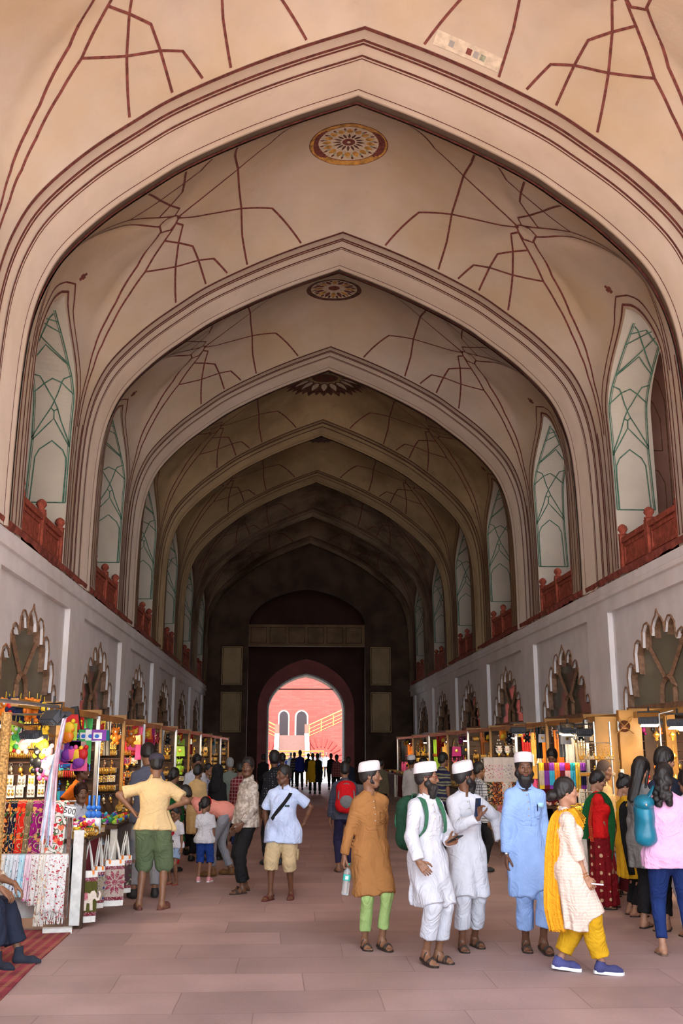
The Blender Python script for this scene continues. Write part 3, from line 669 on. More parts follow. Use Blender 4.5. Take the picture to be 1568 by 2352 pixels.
# ================================================================ FIGURES
# figures are modelled in their own frame: x = figure's left, f = forward, z up (turned into Blender by y = -f)
class Sdf:
    def __init__(s, lo, hi, h):
        s.h = h; s.lo = np.array(lo, float); n = np.ceil((np.array(hi)-s.lo)/h).astype(int)+1; s.n = n
        s.ax = [s.lo[i]+h*np.arange(n[i]) for i in range(3)]; s.F = np.full(n, 9., np.float32)
    def _sl(s, lo, hi):
        a = [max(0, int((lo[i]-s.lo[i])/s.h)) for i in range(3)]; b = [min(s.n[i], int((hi[i]-s.lo[i])/s.h)+2) for i in range(3)]
        if any(b[i] <= a[i] for i in range(3)): return None
        return tuple(slice(a[i], b[i]) for i in range(3))
    def put(s, fn, lo, hi, k=.02, sub=False):
        pad = k+3*s.h; sl = s._sl([lo[i]-pad for i in range(3)], [hi[i]+pad for i in range(3)])
        if sl is None: return s
        X = s.ax[0][sl[0]][:, None, None]; Y = s.ax[1][sl[1]][None, :, None]; Z = s.ax[2][sl[2]][None, None, :]
        d = fn(X, Y, Z).astype(np.float32); F = s.F[sl]
        if sub:
            d = -d; hh = np.maximum(k-np.abs(F-d), 0)/k if k else 0; s.F[sl] = np.maximum(F, d)+hh*hh*k*.25
        else:
            hh = np.maximum(k-np.abs(F-d), 0)/k if k else 0; s.F[sl] = np.minimum(F, d)-hh*hh*k*.25
        return s
    def cap(s, a, b, ra, rb=None, k=.02, sub=False, cuta=False, cutb=False):
        a = np.array(a, float); b = np.array(b, float); rb = ra if rb is None else rb; ba = b-a; L2 = max(float(ba@ba), 1e-9); r = max(ra, rb); u = ba/math.sqrt(L2)
        def fn(X, Y, Z):
            px, py, pz = X-a[0], Y-a[1], Z-a[2]; t0 = (px*ba[0]+py*ba[1]+pz*ba[2])/L2; t = np.clip(t0, 0, 1)
            d = np.sqrt((px-t*ba[0])**2+(py-t*ba[1])**2+(pz-t*ba[2])**2)-(ra+(rb-ra)*t)
            if cutb: d = np.maximum(d, (t0-1)*math.sqrt(L2))
            if cuta: d = np.maximum(d, -t0*math.sqrt(L2))
            return d
        return s.put(fn, np.minimum(a, b)-r, np.maximum(a, b)+r, k, sub)
    def ell(s, c, r, k=.02, sub=False, R=None):
        c = np.array(c, float); r = np.array(r, float); m = max(r)
        def fn(X, Y, Z):
            p = [X-c[0], Y-c[1], Z-c[2]]
            if R is not None: p = [p[0]*R[0][i]+p[1]*R[1][i]+p[2]*R[2][i] for i in range(3)]
            k0 = np.sqrt((p[0]/r[0])**2+(p[1]/r[1])**2+(p[2]/r[2])**2); k1 = np.sqrt((p[0]/r[0]**2)**2+(p[1]/r[1]**2)**2+(p[2]/r[2]**2)**2)
            return k0*(k0-1)/np.maximum(k1, 1e-6)
        return s.put(fn, c-m, c+m, k, sub)
    def loft(s, sec, k=.03, folds=0, nf=9, ph=0., hemw=0.):
        """sec rows: z, cx, cf, rx, rf (z ascending)"""
        sec = np.array(sec, float); z = sec[:, 0]
        lo = (min(sec[:, 1]-sec[:, 3])-.03, min(sec[:, 2]-sec[:, 4])-.03, z[0]-.02); hi = (max(sec[:, 1]+sec[:, 3])+.03, max(sec[:, 2]+sec[:, 4])+.03, z[-1])
        def fn(X, Y, Z):
            cx, cf, rx, rf = [np.interp(Z, z, sec[:, i]) for i in (1, 2, 3, 4)]
            x = (X-cx)/rx; y = (Y-cf)/rf; rr = np.sqrt(x*x+y*y)
            d = (rr-1)*np.minimum(rx, rf)
            if folds:
                th = np.arctan2(y, x); w = np.clip((z[-1]-Z)/(z[-1]-z[0]), 0, 1)
                d = d+folds*w*(np.sin(nf*th+ph+3*Z)*.6+np.sin((nf*2-3)*th+2*ph-4*Z)*.4)
            zb = z[0]+(hemw*np.sin(2*np.arctan2(y, x)+ph) if hemw else 0)
            return np.maximum(np.maximum(d, zb-Z), Z-z[-1])
        return s.put(fn, lo, hi, k)
    def wrinkle(s, amp, fr=30, seed=0, st=(1, 1, .45)):
        r = np.random.RandomState(seed); X = s.ax[0][:, None, None]; Y = s.ax[1][None, :, None]; Z = s.ax[2][None, None, :]
        m = np.abs(s.F) < .05; acc = 0
        for i in range(4):
            a = r.randn(3)*np.array(st)*fr*(.5+.4*i); b = r.randn(3)*fr*.35
            acc = acc+np.sin(X*a[0]+Y*a[1]+Z*a[2]+1.6*np.sin(X*b[0]+Y*b[1]+Z*b[2]+i))/(1+.6*i)
        s.F = np.where(m, s.F+amp*acc, s.F).astype(np.float32); return s
    def mesh(s):
        F = s.F; F[0] = F[-1] = 1; F[:, 0] = F[:, -1] = 1; F[:, :, 0] = F[:, :, -1] = 1
        ins = F < 0; n = np.array(F.shape)
        c = [ins[i:n[0]-1+i, j:n[1]-1+j, k:n[2]-1+k] for i in (0, 1) for j in (0, 1) for k in (0, 1)]
        tot = sum(q.astype(np.int8) for q in c); act = (tot > 0) & (tot < 8)
        idx = np.full(act.shape, -1, np.int64); I = np.argwhere(act); idx[act] = np.arange(len(I))
        acc = np.zeros((len(I), 3)); cnt = np.zeros(len(I))
        for ax in range(3):
            o = [q for q in range(3) if q != ax]
            for u in (0, 1):
                for v in (0, 1):
                    a = I.copy(); a[:, o[0]] += u; a[:, o[1]] += v; b = a.copy(); b[:, ax] += 1
                    fa = F[a[:, 0], a[:, 1], a[:, 2]]; fb = F[b[:, 0], b[:, 1], b[:, 2]]; m = (fa < 0) != (fb < 0)
                    t = np.where(m, fa/np.where(m, fa-fb, 1), 0); p = a.astype(float); p[:, ax] += t
                    acc[m] += p[m]; cnt[m] += 1
        V = s.lo+s.h*acc/np.maximum(cnt, 1)[:, None]; Q = []
        for ax in range(3):
            sl0 = [slice(None)]*3; sl1 = [slice(None)]*3; sl0[ax] = slice(0, -1); sl1[ax] = slice(1, None)
            e = ins[tuple(sl0)] != ins[tuple(sl1)]; E_ = np.argwhere(e); o = [q for q in range(3) if q != ax]
            E_ = E_[(E_[:, o[0]] > 0) & (E_[:, o[1]] > 0)]
            fl = ins[tuple(E_.T)]
            def g(u, v): q = E_.copy(); q[:, o[0]] -= u; q[:, o[1]] -= v; return idx[q[:, 0], q[:, 1], q[:, 2]]
            f = np.stack([g(1, 1), g(0, 1), g(0, 0), g(1, 0)], 1)
            if ax == 1: fl = ~fl
            f[fl] = f[fl][:, ::-1]; Q.append(f)
        return V, np.concatenate(Q)
def rot(yaw=0, pitch=0, tilt=0):
    """columns = images of x, f, z: yaw turns forward to the figure's left, pitch tips it down, tilt leans it to the left"""
    c, s = math.cos(yaw), math.sin(yaw); Rz = np.array([[c, s, 0], [-s, c, 0], [0, 0, 1]])
    c, s = math.cos(pitch), math.sin(pitch); Rx = np.array([[1, 0, 0], [0, c, s], [0, -s, c]])
    c, s = math.cos(tilt), math.sin(tilt); Ry = np.array([[c, 0, s], [0, 1, 0], [-s, 0, c]])
    return Rz @ Rx @ Ry
CACHE = {}
def cached(key, fn):
    if key not in CACHE: CACHE[key] = fn()
    return CACHE[key]
def head_mesh(fem=0, h=.0042):
    def f():
        s = Sdf((-.115, -.13, -.17), (.115, .15, .15), h)
        j = .92 if fem else 1
        s.ell((0, -.012, .035), (.074, .094, .094), .03); s.ell((0, .022, -.03), (.060*j, .072, .088), .03); s.cap((-.025*j, .055, -.093), (.025*j, .055, -.093), .022, .022, .035)
        s.cap((-.052*j, .0, -.06), (-.02, .055, -.095), .020, .018, .03); s.cap((.052*j, .0, -.06), (.02, .055, -.095), .020, .018, .03)
        s.cap((-.03, .076, .030), (.03, .076, .030), .012, .012, .025)
        for g in (-1, 1):
            s.ell((g*.042, .062, -.022), (.022, .018, .016), .03)
            s.ell((g*.031, .100, .008), (.018, .018, .0125), .012, sub=True)
            s.ell((g*.031, .0755, .008), (.0145, .013, .0125), .004)
            s.cap((g*.018, .0875, .0170), (g*.045, .079, .0135), .0055, .0048, .006); s.cap((g*.020, .0865, -.001), (g*.043, .080, .000), .0036, .0034, .006)
            s.ell((g*.0745, -.008, -.004), (.009, .018, .030), .008); s.ell((g*.082, -.004, -.004), (.006, .010, .018), .006, sub=True)
            s.ell((g*.0125, .099, -.035), (.008, .010, .008), .008)
        s.cap((0, .084, .020), (0, .106, -.026), .0085, .0105, .014); s.ell((0, .108, -.030), (.0125, .012, .010), .010)
        s.cap((-.018, .0835, -.0555), (.018, .0835, -.0555), .0055, .0055, .008); s.cap((-.015, .0835, -.067), (.015, .0835, -.067), .0068, .0068, .008); s.ell((0, .088, -.057), (.012, .006, .006), .01)
        s.cap((-.024, .094, -.0610), (.024, .094, -.0610), .0022, .0022, .004, sub=True)
        s.ell((0, .070, -.102), (.020, .018, .016), .02)
        s.cap((0, -.03, -.03), (0, -.022, -.16), .052, .050, .03)
        return s.mesh()
    return cached(('head', fem, h), f)
def hair_mesh(kind, h=.0055):
    def f():
        s = Sdf((-.22, -.30, -.42), (.22, .16, .22), h)
        if kind in ('short', 'cap', 'thick', 'grey', 'flatcap'):
            g = .012 if kind != 'thick' else .020
            s.ell((0, -.016, .042), (.074+g, .094+g, .094+g), .01)
            s.ell((0, -.06, -.02), (.066, .055, .055), .03)
            s.ell((0, .115, -.028), (.088, .085, .108), .012, sub=True)
            s.cap((-.13, .03, -.062), (.13, .03, -.062), .052, .052, .02, sub=True)
            s.ell((0, -.02, -.155), (.11, .10, .075), .02, sub=True)
            for g_ in (-1, 1): s.cap((g_*.071, .014, .03), (g_*.069, .018, -.025), .008, .006, .01)
        elif kind in ('bun', 'back', 'pony', 'long', 'curly', 'girl'):
            s.ell((0, -.018, .040), (.088, .108, .106), .01); s.ell((0, -.07, -.02), (.072, .05, .06), .03)
            s.ell((0, .112, -.030), (.080, .080, .115), .014, sub=True)
            if kind == 'bun': s.ell((0, -.140, -.035), (.058, .05, .05), .012); s.ell((0, -.17, -.05), (.035, .03, .04), .02)
            if kind == 'pony': s.cap((0, -.11, .05), (0, -.15, -.02), .035, .038, .02); s.cap((0, -.15, -.02), (0, -.13, -.17), .036, .02, .02)
            if kind == 'girl': s.ell((0, -.13, -.0), (.045, .05, .05), .02); s.cap((0, -.14, 0), (.0, -.15, -.11), .03, .02, .02)
            if kind == 'long':
                for g_ in (-1, 0, 1): s.cap((g_*.045, -.06, .0), (g_*.04, -.10, -.36), .035, .022, .03)
                s.cap((0, -.08, 0), (0, -.11, -.38), .038, .026, .03)
                for g_ in (-1, 1): s.cap((g_*.07, .02, .03), (g_*.078, .0, -.2), .016, .014, .02)
            if kind == 'curly':
                r = np.random.RandomState(4)
                for i in range(26):
                    a = r.rand()*6.28; z = -.02-.26*r.rand(); q = .045+.02*r.rand(); s.ell((q*math.cos(a)*1.1, -.09+q*math.sin(a)*.8, z), (.034, .034, .034), .012)
                s.cap((0, -.09, .03), (0, -.11, -.2), .055, .045, .03)
            for g_ in (-1, 1):
                if kind not in ('long',): s.cap((g_*.074, .0, .04), (g_*.072, -.04, -.02), .014, .012, .02)
        elif kind == 'burqa':
            s.ell((0, -.01, .035), (.102, .122, .118), .01); s.cap((0, -.02, -.02), (0, -.05, -.3), .10, .15, .06); s.ell((0, .135, -.02), (.06, .07, .085), .012, sub=True)
        elif kind == 'beard' or kind == 'bigbeard' or kind == 'goatee' or kind == 'stubble':
            b = {'beard': .010, 'bigbeard': .018, 'goatee': .001, 'stubble': .003}[kind]
            L_ = {'beard': .10, 'bigbeard': .135, 'goatee': .06, 'stubble': .0}[kind]
            for g_ in (-1, 1):
                s.cap((g_*.062, .012, -.012), (g_*.058, .014, -.055), .006+b*.35, .009+b*.6, .02); s.cap((g_*.060, .012, -.055), (g_*.026, .062, -.095), .017+b, .018+b, .02)
                s.cap((g_*.004, .092, -.0475), (g_*.028, .080, -.062), .0045, .0035, .006); s.cap((g_*.028, .078, -.062), (g_*.026, .066, -.085), .006, .010, .01)
            s.ell((0, .058, -.100), (.034, .028+b, .030+b), .02)
            if L_: s.cap((0, .055, -.105), (0, .060, -.105-L_*.6), (.036 if kind != 'goatee' else .024)+b, .016, .03); 
            if kind == 'bigbeard': s.ell((0, .045, -.14), (.058, .045, .065), .03)
            s.ell((0, .100, -.0605), (.021, .03, .0125), .006, sub=True)
            s.cap((0, -.03, -.03), (0, -.022, -.16), .046, .046, .01, sub=True)
        elif kind == 'mustache':
            for g_ in (-1, 1): s.cap((g_*.003, .0925, -.0475), (g_*.024, .0845, -.0535), .0045, .003, .005)
        elif kind == 'eyebrows':
            for g_ in (-1, 1): s.cap((g_*.014, .0885, .0285), (g_*.034, .084, .0345), .0036, .0036, .004); s.cap((g_*.034, .084, .0345), (g_*.050, .069, .028), .0034, .002, .004)
        if kind in ('curly', 'long', 'bun', 'thick', 'short', 'bigbeard', 'pony', 'girl', 'back'): s.wrinkle(.0016, 90, 3, (1, 1, .3))
        return s.mesh()
    if kind in ('eyebrows', 'mustache'): h = .0024
    if kind in ('beard', 'goatee', 'stubble', 'bigbeard'): h = .0045
    if kind in ('eyebrows', 'mustache'):
        def f2():
            global Sdf
            s = Sdf((-.06, .05, -.07), (.06, .11, .05), h)
            for g_ in (-1, 1):
                if kind == 'mustache': s.cap((g_*.003, .0925, -.0475), (g_*.024, .0845, -.0535), .0045, .003, .005)
                else: s.cap((g_*.014, .0885, .0285), (g_*.034, .084, .0345), .0036, .0036, .004); s.cap((g_*.034, .084, .0345), (g_*.050, .069, .028), .0034, .002, .004)
            V, Q = s.mesh(); V[:, 1] += .0045; return V, Q
        return cached(('hair', kind), f2)
    return cached(('hair', kind), f)
def kufi_mesh():
    """white prayer cap: band leaning back with a soft crown"""
    def f():
        V = []; n = 48; rings = [(.0, 1.03), (.004, 1.055), (.045, 1.03), (.066, 1.01), (.084, .97), (.096, .86), (.103, .55), (.106, .05)]
        for z, q in rings:
            for j in range(n):
                a = 2*math.pi*j/n; x = .089*q*math.cos(a); y = -.014+.110*q*math.sin(a); V.append((x, y, .048+z+.12*(y+.014)+(.006*math.cos(2*a) if .03 < z < .07 else 0)))
        F = [(i*n+j, i*n+(j+1) % n, (i+1)*n+(j+1) % n, (i+1)*n+j) for i in range(len(rings)-1) for j in range(n)]+[tuple((len(rings)-1)*n+j for j in range(n)), tuple(range(n-1, -1, -1))]
        return np.array(V), F
    return cached('kufi', f)
def hand_mesh(curl, h=.0038):
    """right-angled frame: +y fingers, +x thumb side, -z palm"""
    def f():
        s = Sdf((-.07, -.03, -.09), (.09, .20, .05), h); X = (.030, .010, -.011, -.031); L_ = (.070, .078, .072, .056)
        for x in X: s.cap((x*.55, .0, 0), (x, .082, 0), .016, .0115, .012)
        s.cap((.012, .02, -.008), (.024, .05, -.010), .016, .014, .012)
        s.cap((0, -.03, 0), (0, .01, 0), .024, .022, .012)
        for i, (x, l) in enumerate(zip(X, L_)):
            p = np.array([x, .084, 0.]); a = curl*(.45+.05*i); r = .0088 if i < 3 else .0076; sp = (x)*.9
            for q, w in enumerate((.46, .31, .23)):
                d = np.array([sp*(1-curl*.7)*.6, math.cos(a), -math.sin(a)]); d /= np.linalg.norm(d); e = p+d*l*w; s.cap(p, e, r-.0007*q, r-.0007*(q+1), .004); p = e; a += curl*(1.05 if q == 0 else .75)
        p = np.array([.026, .022, -.008])
        for q, (l, d) in enumerate(((.042, (.62, .72, -.30)), (.032, (.30+.1*(1-curl), .86, -.30-.25*curl)), (.026, (.05-.35*curl+.1, .9, -.30-.25*curl)))):
            d = np.array(d); d /= np.linalg.norm(d); e = p+d*l; s.cap(p, e, .0125-.0016*q, .0112-.0018*q, .006); p = e
        return s.mesh()
    return cached(('hand', round(curl, 2)), f)
def foot_mesh(kind):
    """foot frame: origin under the ankle, +f toes, z from the sole"""
    def f():
        if kind in ('bare',):
            s = Sdf((-.07, -.09, -.005), (.07, .22, .13), .0042)
            s.cap((0, 0, .11), (0, -.005, .06), .036, .038, .02, cuta=True); s.ell((0, -.035, .03), (.030, .035, .03), .02); s.cap((0, .0, .045), (0.005, .11, .026), .034, .026, .03)
            s.cap((-.02, .03, .022), (-.022, .12, .018), .02, .018, .02); s.cap((.02, .03, .022), (.02, .125, .018), .02, .018, .02)
            for x, y, r in ((-.030, .168, .0125), (-.012, .170, .0095), (.004, .164, .009), (.019, .155, .0085), (.032, .143, .008)): s.cap((x*.8, .12, .018), (x, y, .014), .0135, r, .008)
        elif kind == 'sock':
            s = Sdf((-.07, -.09, -.005), (.07, .24, .16), .006); s.cap((0, -.01, .15), (0, -.005, .05), .040, .042, .02, cuta=True); s.cap((0, -.02, .04), (0, .12, .03), .038, .036, .03); s.cap((0, .12, .03), (0, .18, .024), .036, .022, .03)
        elif kind in ('shoe', 'sneaker', 'loafer'):
            s = Sdf((-.08, -.10, -.005), (.08, .24, .14), .006); q = .11 if kind != 'loafer' else .075
            s.cap((0, -.012, q), (0, -.015, .045), .042, .045, .02, cuta=True); s.cap((0, -.03, .042), (0, .12, .034), .040, .042, .03); s.cap((0, .12, .036), (0, .165, .032), .042, .032, .03)
        V, Q = s.mesh(); V[:, 2] = np.maximum(V[:, 2], .012); return V, Q
    return cached(('foot', kind), f)
def ik(a, t, l1, l2, hint):
    a = np.array(a, float); t = np.array(t, float); d = t-a; L_ = np.linalg.norm(d); m = (l1+l2)*.998
    if L_ > m: t = a+d*m/L_; d = t-a; L_ = m
    u = d/L_; x = (l1*l1-l2*l2+L_*L_)/(2*L_); hgt = math.sqrt(max(l1*l1-x*x, 0)); hint = np.array(hint, float); hint -= u*(hint@u); hint /= np.linalg.norm(hint)+1e-9
    return a+u*x+hint*hgt, t
SKIN = {}
def skin(tone):
    t = {'dark': (.125, .052, .026), 'mid': (.20, .092, .050), 'light': (.33, .165, .10), 'pale': (.42, .23, .155)}[tone]
    m = mat('skin_'+tone, t, rough=.48, var=.10, scale=18, spec=.4); m.node_tree.nodes['Principled BSDF'].inputs['Subsurface Weight'].default_value = 0.08
    m.node_tree.nodes['Principled BSDF'].inputs['Subsurface Radius'].default_value = (.02, .008, .004)
    l = mat('lips_'+tone, (t[0]*.80+.015, t[1]*.62, t[2]*.70), rough=.45, var=.05); return m, l
M_hair = mat('black_hair', (.008, .006, .006), rough=.42, var=.5, scale=60, spec=.45, bump=.25, bscale=220)
M_eyew = mat('eye_white', (.62, .58, .54), rough=.25, var=.03); M_iris = mat('dark_iris', (.02, .01, .008), rough=.1, var=.1)
M_sole = mat('dark_sandal_sole', (.035, .022, .018), rough=.6, var=.2); M_strap = mat('dark_sandal_strap', (.03, .02, .016), rough=.5, var=.3)
def to_obj(name, parts, mats, parent, smooth=True):
    """parts: list of (V, faces, material index array or int) in figure frame"""
    V = []; F = []; MI = []; n = 0
    for v, f, m in parts:
        v = np.asarray(v, float); V.append(np.stack([v[:, 0], -v[:, 1], v[:, 2]], 1)); f = f.tolist() if hasattr(f, 'tolist') else f
        F += [tuple(i+n for i in q[::-1]) for q in f]; MI += (list(m) if hasattr(m, '__len__') else [m]*len(f)); n += len(v)
    me = bpy.data.meshes.new(name); me.from_pydata(np.concatenate(V).tolist(), [], F)
    if any(MI): me.polygons.foreach_set('material_index', MI)
    me.update(); return link(name, me, mats, parent, smooth)
def fabric(name, col, **k):
    k.setdefault('var', .06); k.setdefault('bump', .14); k.setdefault('bscale', 17); k.setdefault('rough', .85); k.setdefault('spec', .15)
    if name in MATS: return MATS[name]
    m = mat(name, col, **k); N, L, b = nodes(m)
    tc = N.new('ShaderNodeTexCoord'); mp = N.new('ShaderNodeMapping'); mp.inputs['Scale'].default_value = (1.5, 1.5, 1.2); mp.inputs['Rotation'].default_value = (.25, .35, 0); L.new(tc.outputs['Object'], mp.inputs[0])
    n = N.new('ShaderNodeTexNoise'); n.inputs['Scale'].default_value = 3.6; n.inputs['Detail'].default_value = 3; n.inputs['Distortion'].default_value = .9; L.new(mp.outputs[0], n.inputs['Vector'])
    r = N.new('ShaderNodeMath'); r.operation = 'PINGPONG'; L.new(n.outputs['Fac'], r.inputs[0]); r.inputs[1].default_value = .09
    bp = N.new('ShaderNodeBump'); bp.inputs['Strength'].default_value = .5; bp.inputs['Distance'].default_value = .12; L.new(r.outputs[0], bp.inputs['Height'])
    if b.inputs['Normal'].links: L.new(b.inputs['Normal'].links[0].from_socket, bp.inputs['Normal'])
    L.new(bp.outputs[0], b.inputs['Normal']); return m
def person(x, y, rz, h=1.70, label='', group=None, tone='mid', fem=0, wide=1., belly=0., lean=0., twist=0., tilt=0., hip=0.,
           head=(0, 0, 0), hs=1., hair='short', hairm=None, beard=None, cap=None, face=True, glasses=None,
           handL=(.20, .06, .76), handR=(-.20, .06, .76), elL=(.5, -.8, -.1), elR=(-.5, -.8, -.1), curlL=.45, curlR=.45, dirL=None, dirR=None, thL=(0, 1, 0), thR=(0, 1, 0),
           footL=(.10, .02), footR=(-.10, -.02), liftL=0, liftR=0, toeL=.15, toeR=-.15, pelz=.93, kneeL=(.1, 1, 0), kneeR=(-.1, 1, 0),
           top=None, hem=.80, sleeve='long', slv=.018, flare=.03, swing=(0, 0), vneck=.0, topm=None, collar=None, open_=False,
           bottom='trouser', bhem=.06, legr=(.086, .058), botm=None, shoe='sandal', shoem=None, res=.011, placket=0, extra=None, seed=0, drop=None, cuff=0., z0=0.):
    sc = h/1.775; rad = math.radians
    root = empty('person', (x, y, z0), label, 'person', group, rz=rad(rz)); root.scale = (sc,)*3
    ln = rad(lean); D = np.array([math.sin(rad(tilt)), math.sin(ln)*math.cos(rad(tilt)), math.cos(ln)*math.cos(rad(tilt))]); Rl = rot(0, ln)
    Pv = np.array([hip, 0, pelz]); at_ = lambda d, X=0, F=0: Pv+D*d+np.array([X, 0, 0])+F*np.array([0, math.cos(ln), -math.sin(ln)])
    tw = rad(twist); sw = (.138 if not fem else .125)*wide
    ShL = at_(.462)+np.array([sw*math.cos(tw), -sw*math.sin(tw), 0]); ShR = at_(.462)-np.array([sw*math.cos(tw), -sw*math.sin(tw), 0])
    N_ = at_(.55, 0, -.005); hy, hp, ht = [rad(a) for a in head]
    HC = N_+D*.10+np.array([0, .02+.03*math.sin(ln), .075]); Rh = rot(hy, hp+ln*.3, ht)*hs; HC = HC+np.array([0, 0, .10*(hs-1)])
    eL, wL = ik(ShL, handL, .285, .255, elL); eR, wR = ik(ShR, handR, .285, .255, elR)
    HpL = Pv+np.array([.078*wide, 0, -.02]); HpR = Pv+np.array([-.078*wide, 0, -.02])
    aL = np.array([footL[0], footL[1], .085+liftL]); aR = np.array([footR[0], footR[1], .085+liftR])
    kL, aL = ik(HpL, aL, .44, .42, kneeL); kR, aR = ik(HpR, aR, .44, .42, kneeR)
    g = lambda *c: (np.min([q for q in c], axis=0)-.26, np.max([q for q in c], axis=0)+.26)
    lo, hi = g(aL, aR, HC, wL, wR, eL, eR, Pv, kL, kR, N_); lo[2] = max(lo[2], -.05)
    tor = lambda s, o, k=.05: [s.ell(at_(.0), (.142*wide+o, .108+belly*.2+o, .13+o), k, R=Rl), s.ell(at_(.17), ((.122 if not fem else .112)*wide+o, .092+belly*.6+o, .16+o), k, R=Rl), s.ell(at_(.34), (.138*wide+o, .105+belly*.2+o, .15+o), k, R=Rl),
        s.cap(ShL*.95+at_(.455)*.05, ShR*.95+at_(.455)*.05, .045+o, .045+o, k), s.cap(ShL*.8+N_*.2-D*.01, N_, .040+o*.8, .048+o*.6, k), s.cap(ShR*.8+N_*.2-D*.01, N_, .040+o*.8, .048+o*.6, k)] + \
        ([s.ell(at_(.12, 0, .05), (.13*wide+o, .075+belly+o, .14+o), k, R=Rl)] if belly else [])+([s.ell(at_(.34, q, .085), (.06+o, .055+o, .06+o), .03, R=Rl) for q in (-.062, .062)] if fem else [])
    # ---- body: one surface from neck to ankles, plus head, hands, feet in the same mesh
    s = Sdf(lo, hi, res); tor(s, -.004)
    s.cap(N_-D*.04, HC+Rh@np.array([0, -.02, -.07]), .055 if not fem else .047, .050 if not fem else .043, .03)
    aw = .9 if fem else 1.
    for Sh, e, w in ((ShL, eL, wL), (ShR, eR, wR)): s.cap(Sh, e, .044*aw*wide**.5, .034*aw, .02); s.cap(e, w, .035*aw*wide**.5, .023*aw, .012); s.cap(e, e*.6+w*.4, .034*aw, .032*aw, .02)
    for Hp, kn, an in ((HpL, kL, aL), (HpR, kR, aR)):
        s.cap(Hp, kn, .076*wide, .050, .03); s.cap(kn, an, .047, .033, .02); s.ell(kn*.68+an*.32+np.array([0, -.012, 0]), (.042, .044, .10), .03)
    V, Q = s.mesh(); parts = [(V, Q, 0)]
    Vh, Qh = head_mesh(fem, .0042 if face else .007); ce = Vh[Qh].mean(1)
    mi = ((np.abs(ce[:, 0]) < .024) & (ce[:, 1] > .078) & (ce[:, 2] < -.0505-np.abs(ce[:, 0])*.12) & (ce[:, 2] > -.0745+np.abs(ce[:, 0])*.3)).astype(int).tolist()
    parts.append((Vh@Rh.T+HC, Qh, mi))
    def hand(w, e, side, curl, dr, th):
        if curl is None: return
        Yv = np.array(dr, float) if dr is not None else (w-e); Yv /= np.linalg.norm(Yv); X_ = np.array(th, float); X_ -= Yv*(X_@Yv); X_ /= np.linalg.norm(X_)+1e-9
        pal = np.cross(X_, Yv)*side; Vq, Qq = hand_mesh(curl); parts.append((Vq[:, :1]*X_+Vq[:, 1:2]*Yv-Vq[:, 2:]*pal+w, Qq, 0))
    hand(wL, eL, 1, curlL, dirL, thL); hand(wR, eR, -1, curlR, dirR, thR)
    feet = []
    for an, kn, toe, lift, side in ((aL, kL, toeL, liftL, 1), (aR, kR, toeR, liftR, -1)):
        Rf = rot(toe, min(.9, lift*5)); o_ = an-np.array([0, 0, .085])
        if lift: o_ = an-Rf@np.array([0, 0, .085])
        feet.append((Rf, o_, side))
        Vf, Qf = foot_mesh('bare' if shoe in ('sandal', 'flip', 'loafer', 'bare', 'strap') else 'sock'); Vf = Vf.copy(); Vf[:, 0] *= side
        if shoe in ('sandal', 'flip', 'loafer', 'bare', 'strap'): parts.append((Vf@Rf.T+o_, Qf, 0))
    sk, lp = skin(tone); to_obj('body', parts, [sk, lp], root)
    # ---- head gear
    hm = hairm or M_hair
    def hp_(nm, key, m, sc_=1): Vq, Qq = hair_mesh(key); return to_obj(nm, [(Vq*sc_@Rh.T+HC, Qq, 0)], [m], root)
    if hair: hp_('headscarf' if hair == 'burqa' else 'hair', hair, hm)
    if beard: hp_('beard' if beard != 'mustache' else 'moustache', beard, hm)
    if face:
        hp_('eyebrows', 'eyebrows', hm)
        for q in (-1, 1):
            mb = MB(); mb.ball((0, 0, 0), .0118, 12); e1 = np.array(mb.v)+np.array([q*.031, .0785, .008])
            mb2 = MB(); mb2.ball((0, 0, 0), .0075, 8); e2 = np.array(mb2.v)*np.array([1, .45, 1])+np.array([q*.031, .0882, .0075])
            o = to_obj('eye', [(e1@Rh.T+HC, mb.f, 0), (e2@Rh.T+HC, mb2.f, 1)], [M_eyew, M_iris], root)
    if cap == 'kufi': Vq, Qq = kufi_mesh(); to_obj('prayer_cap', [(Vq@Rh.T+HC, Qq, 0)], [M_cap], root)
    if cap == 'flat':
        sf = Sdf((-.13, -.15, .0), (.13, .19, .17), .006); sf.ell((0, -.01, .075), (.098, .118, .070), .02); sf.ell((0, .11, .065), (.075, .055, .010), .02); sf.ell((0, -.02, .02), (.086, .102, .075), .01, sub=True); Vq, Qq = sf.mesh(); to_obj('flat_cap', [(Vq@Rh.T+HC, Qq, 0)], [mat('slate_cap_cloth', (.045, .04, .06), bump=.3)], root)
    if glasses:
        mb = MB()
        for q in (-1, 1):
            mb.tube([(q*.031+.021*math.cos(t), .100, .006+.015*math.sin(t)) for t in np.linspace(0, 2*math.pi, 14)[:-1]], .0022, 5, close=True); mb.tube([(q*.052, .098, .008), (q*.078, .03, .012), (q*.082, -.02, .01)], .002, 5)
        mb.tube([(-.010, .103, .008), (.010, .103, .008)], .002, 5); to_obj('spectacles', [(np.array(mb.v)@Rh.T+HC, mb.f, 0)], [mat('spectacle_red', (.25, .02, .02), rough=.3) if glasses == 'red' else M_black], root)
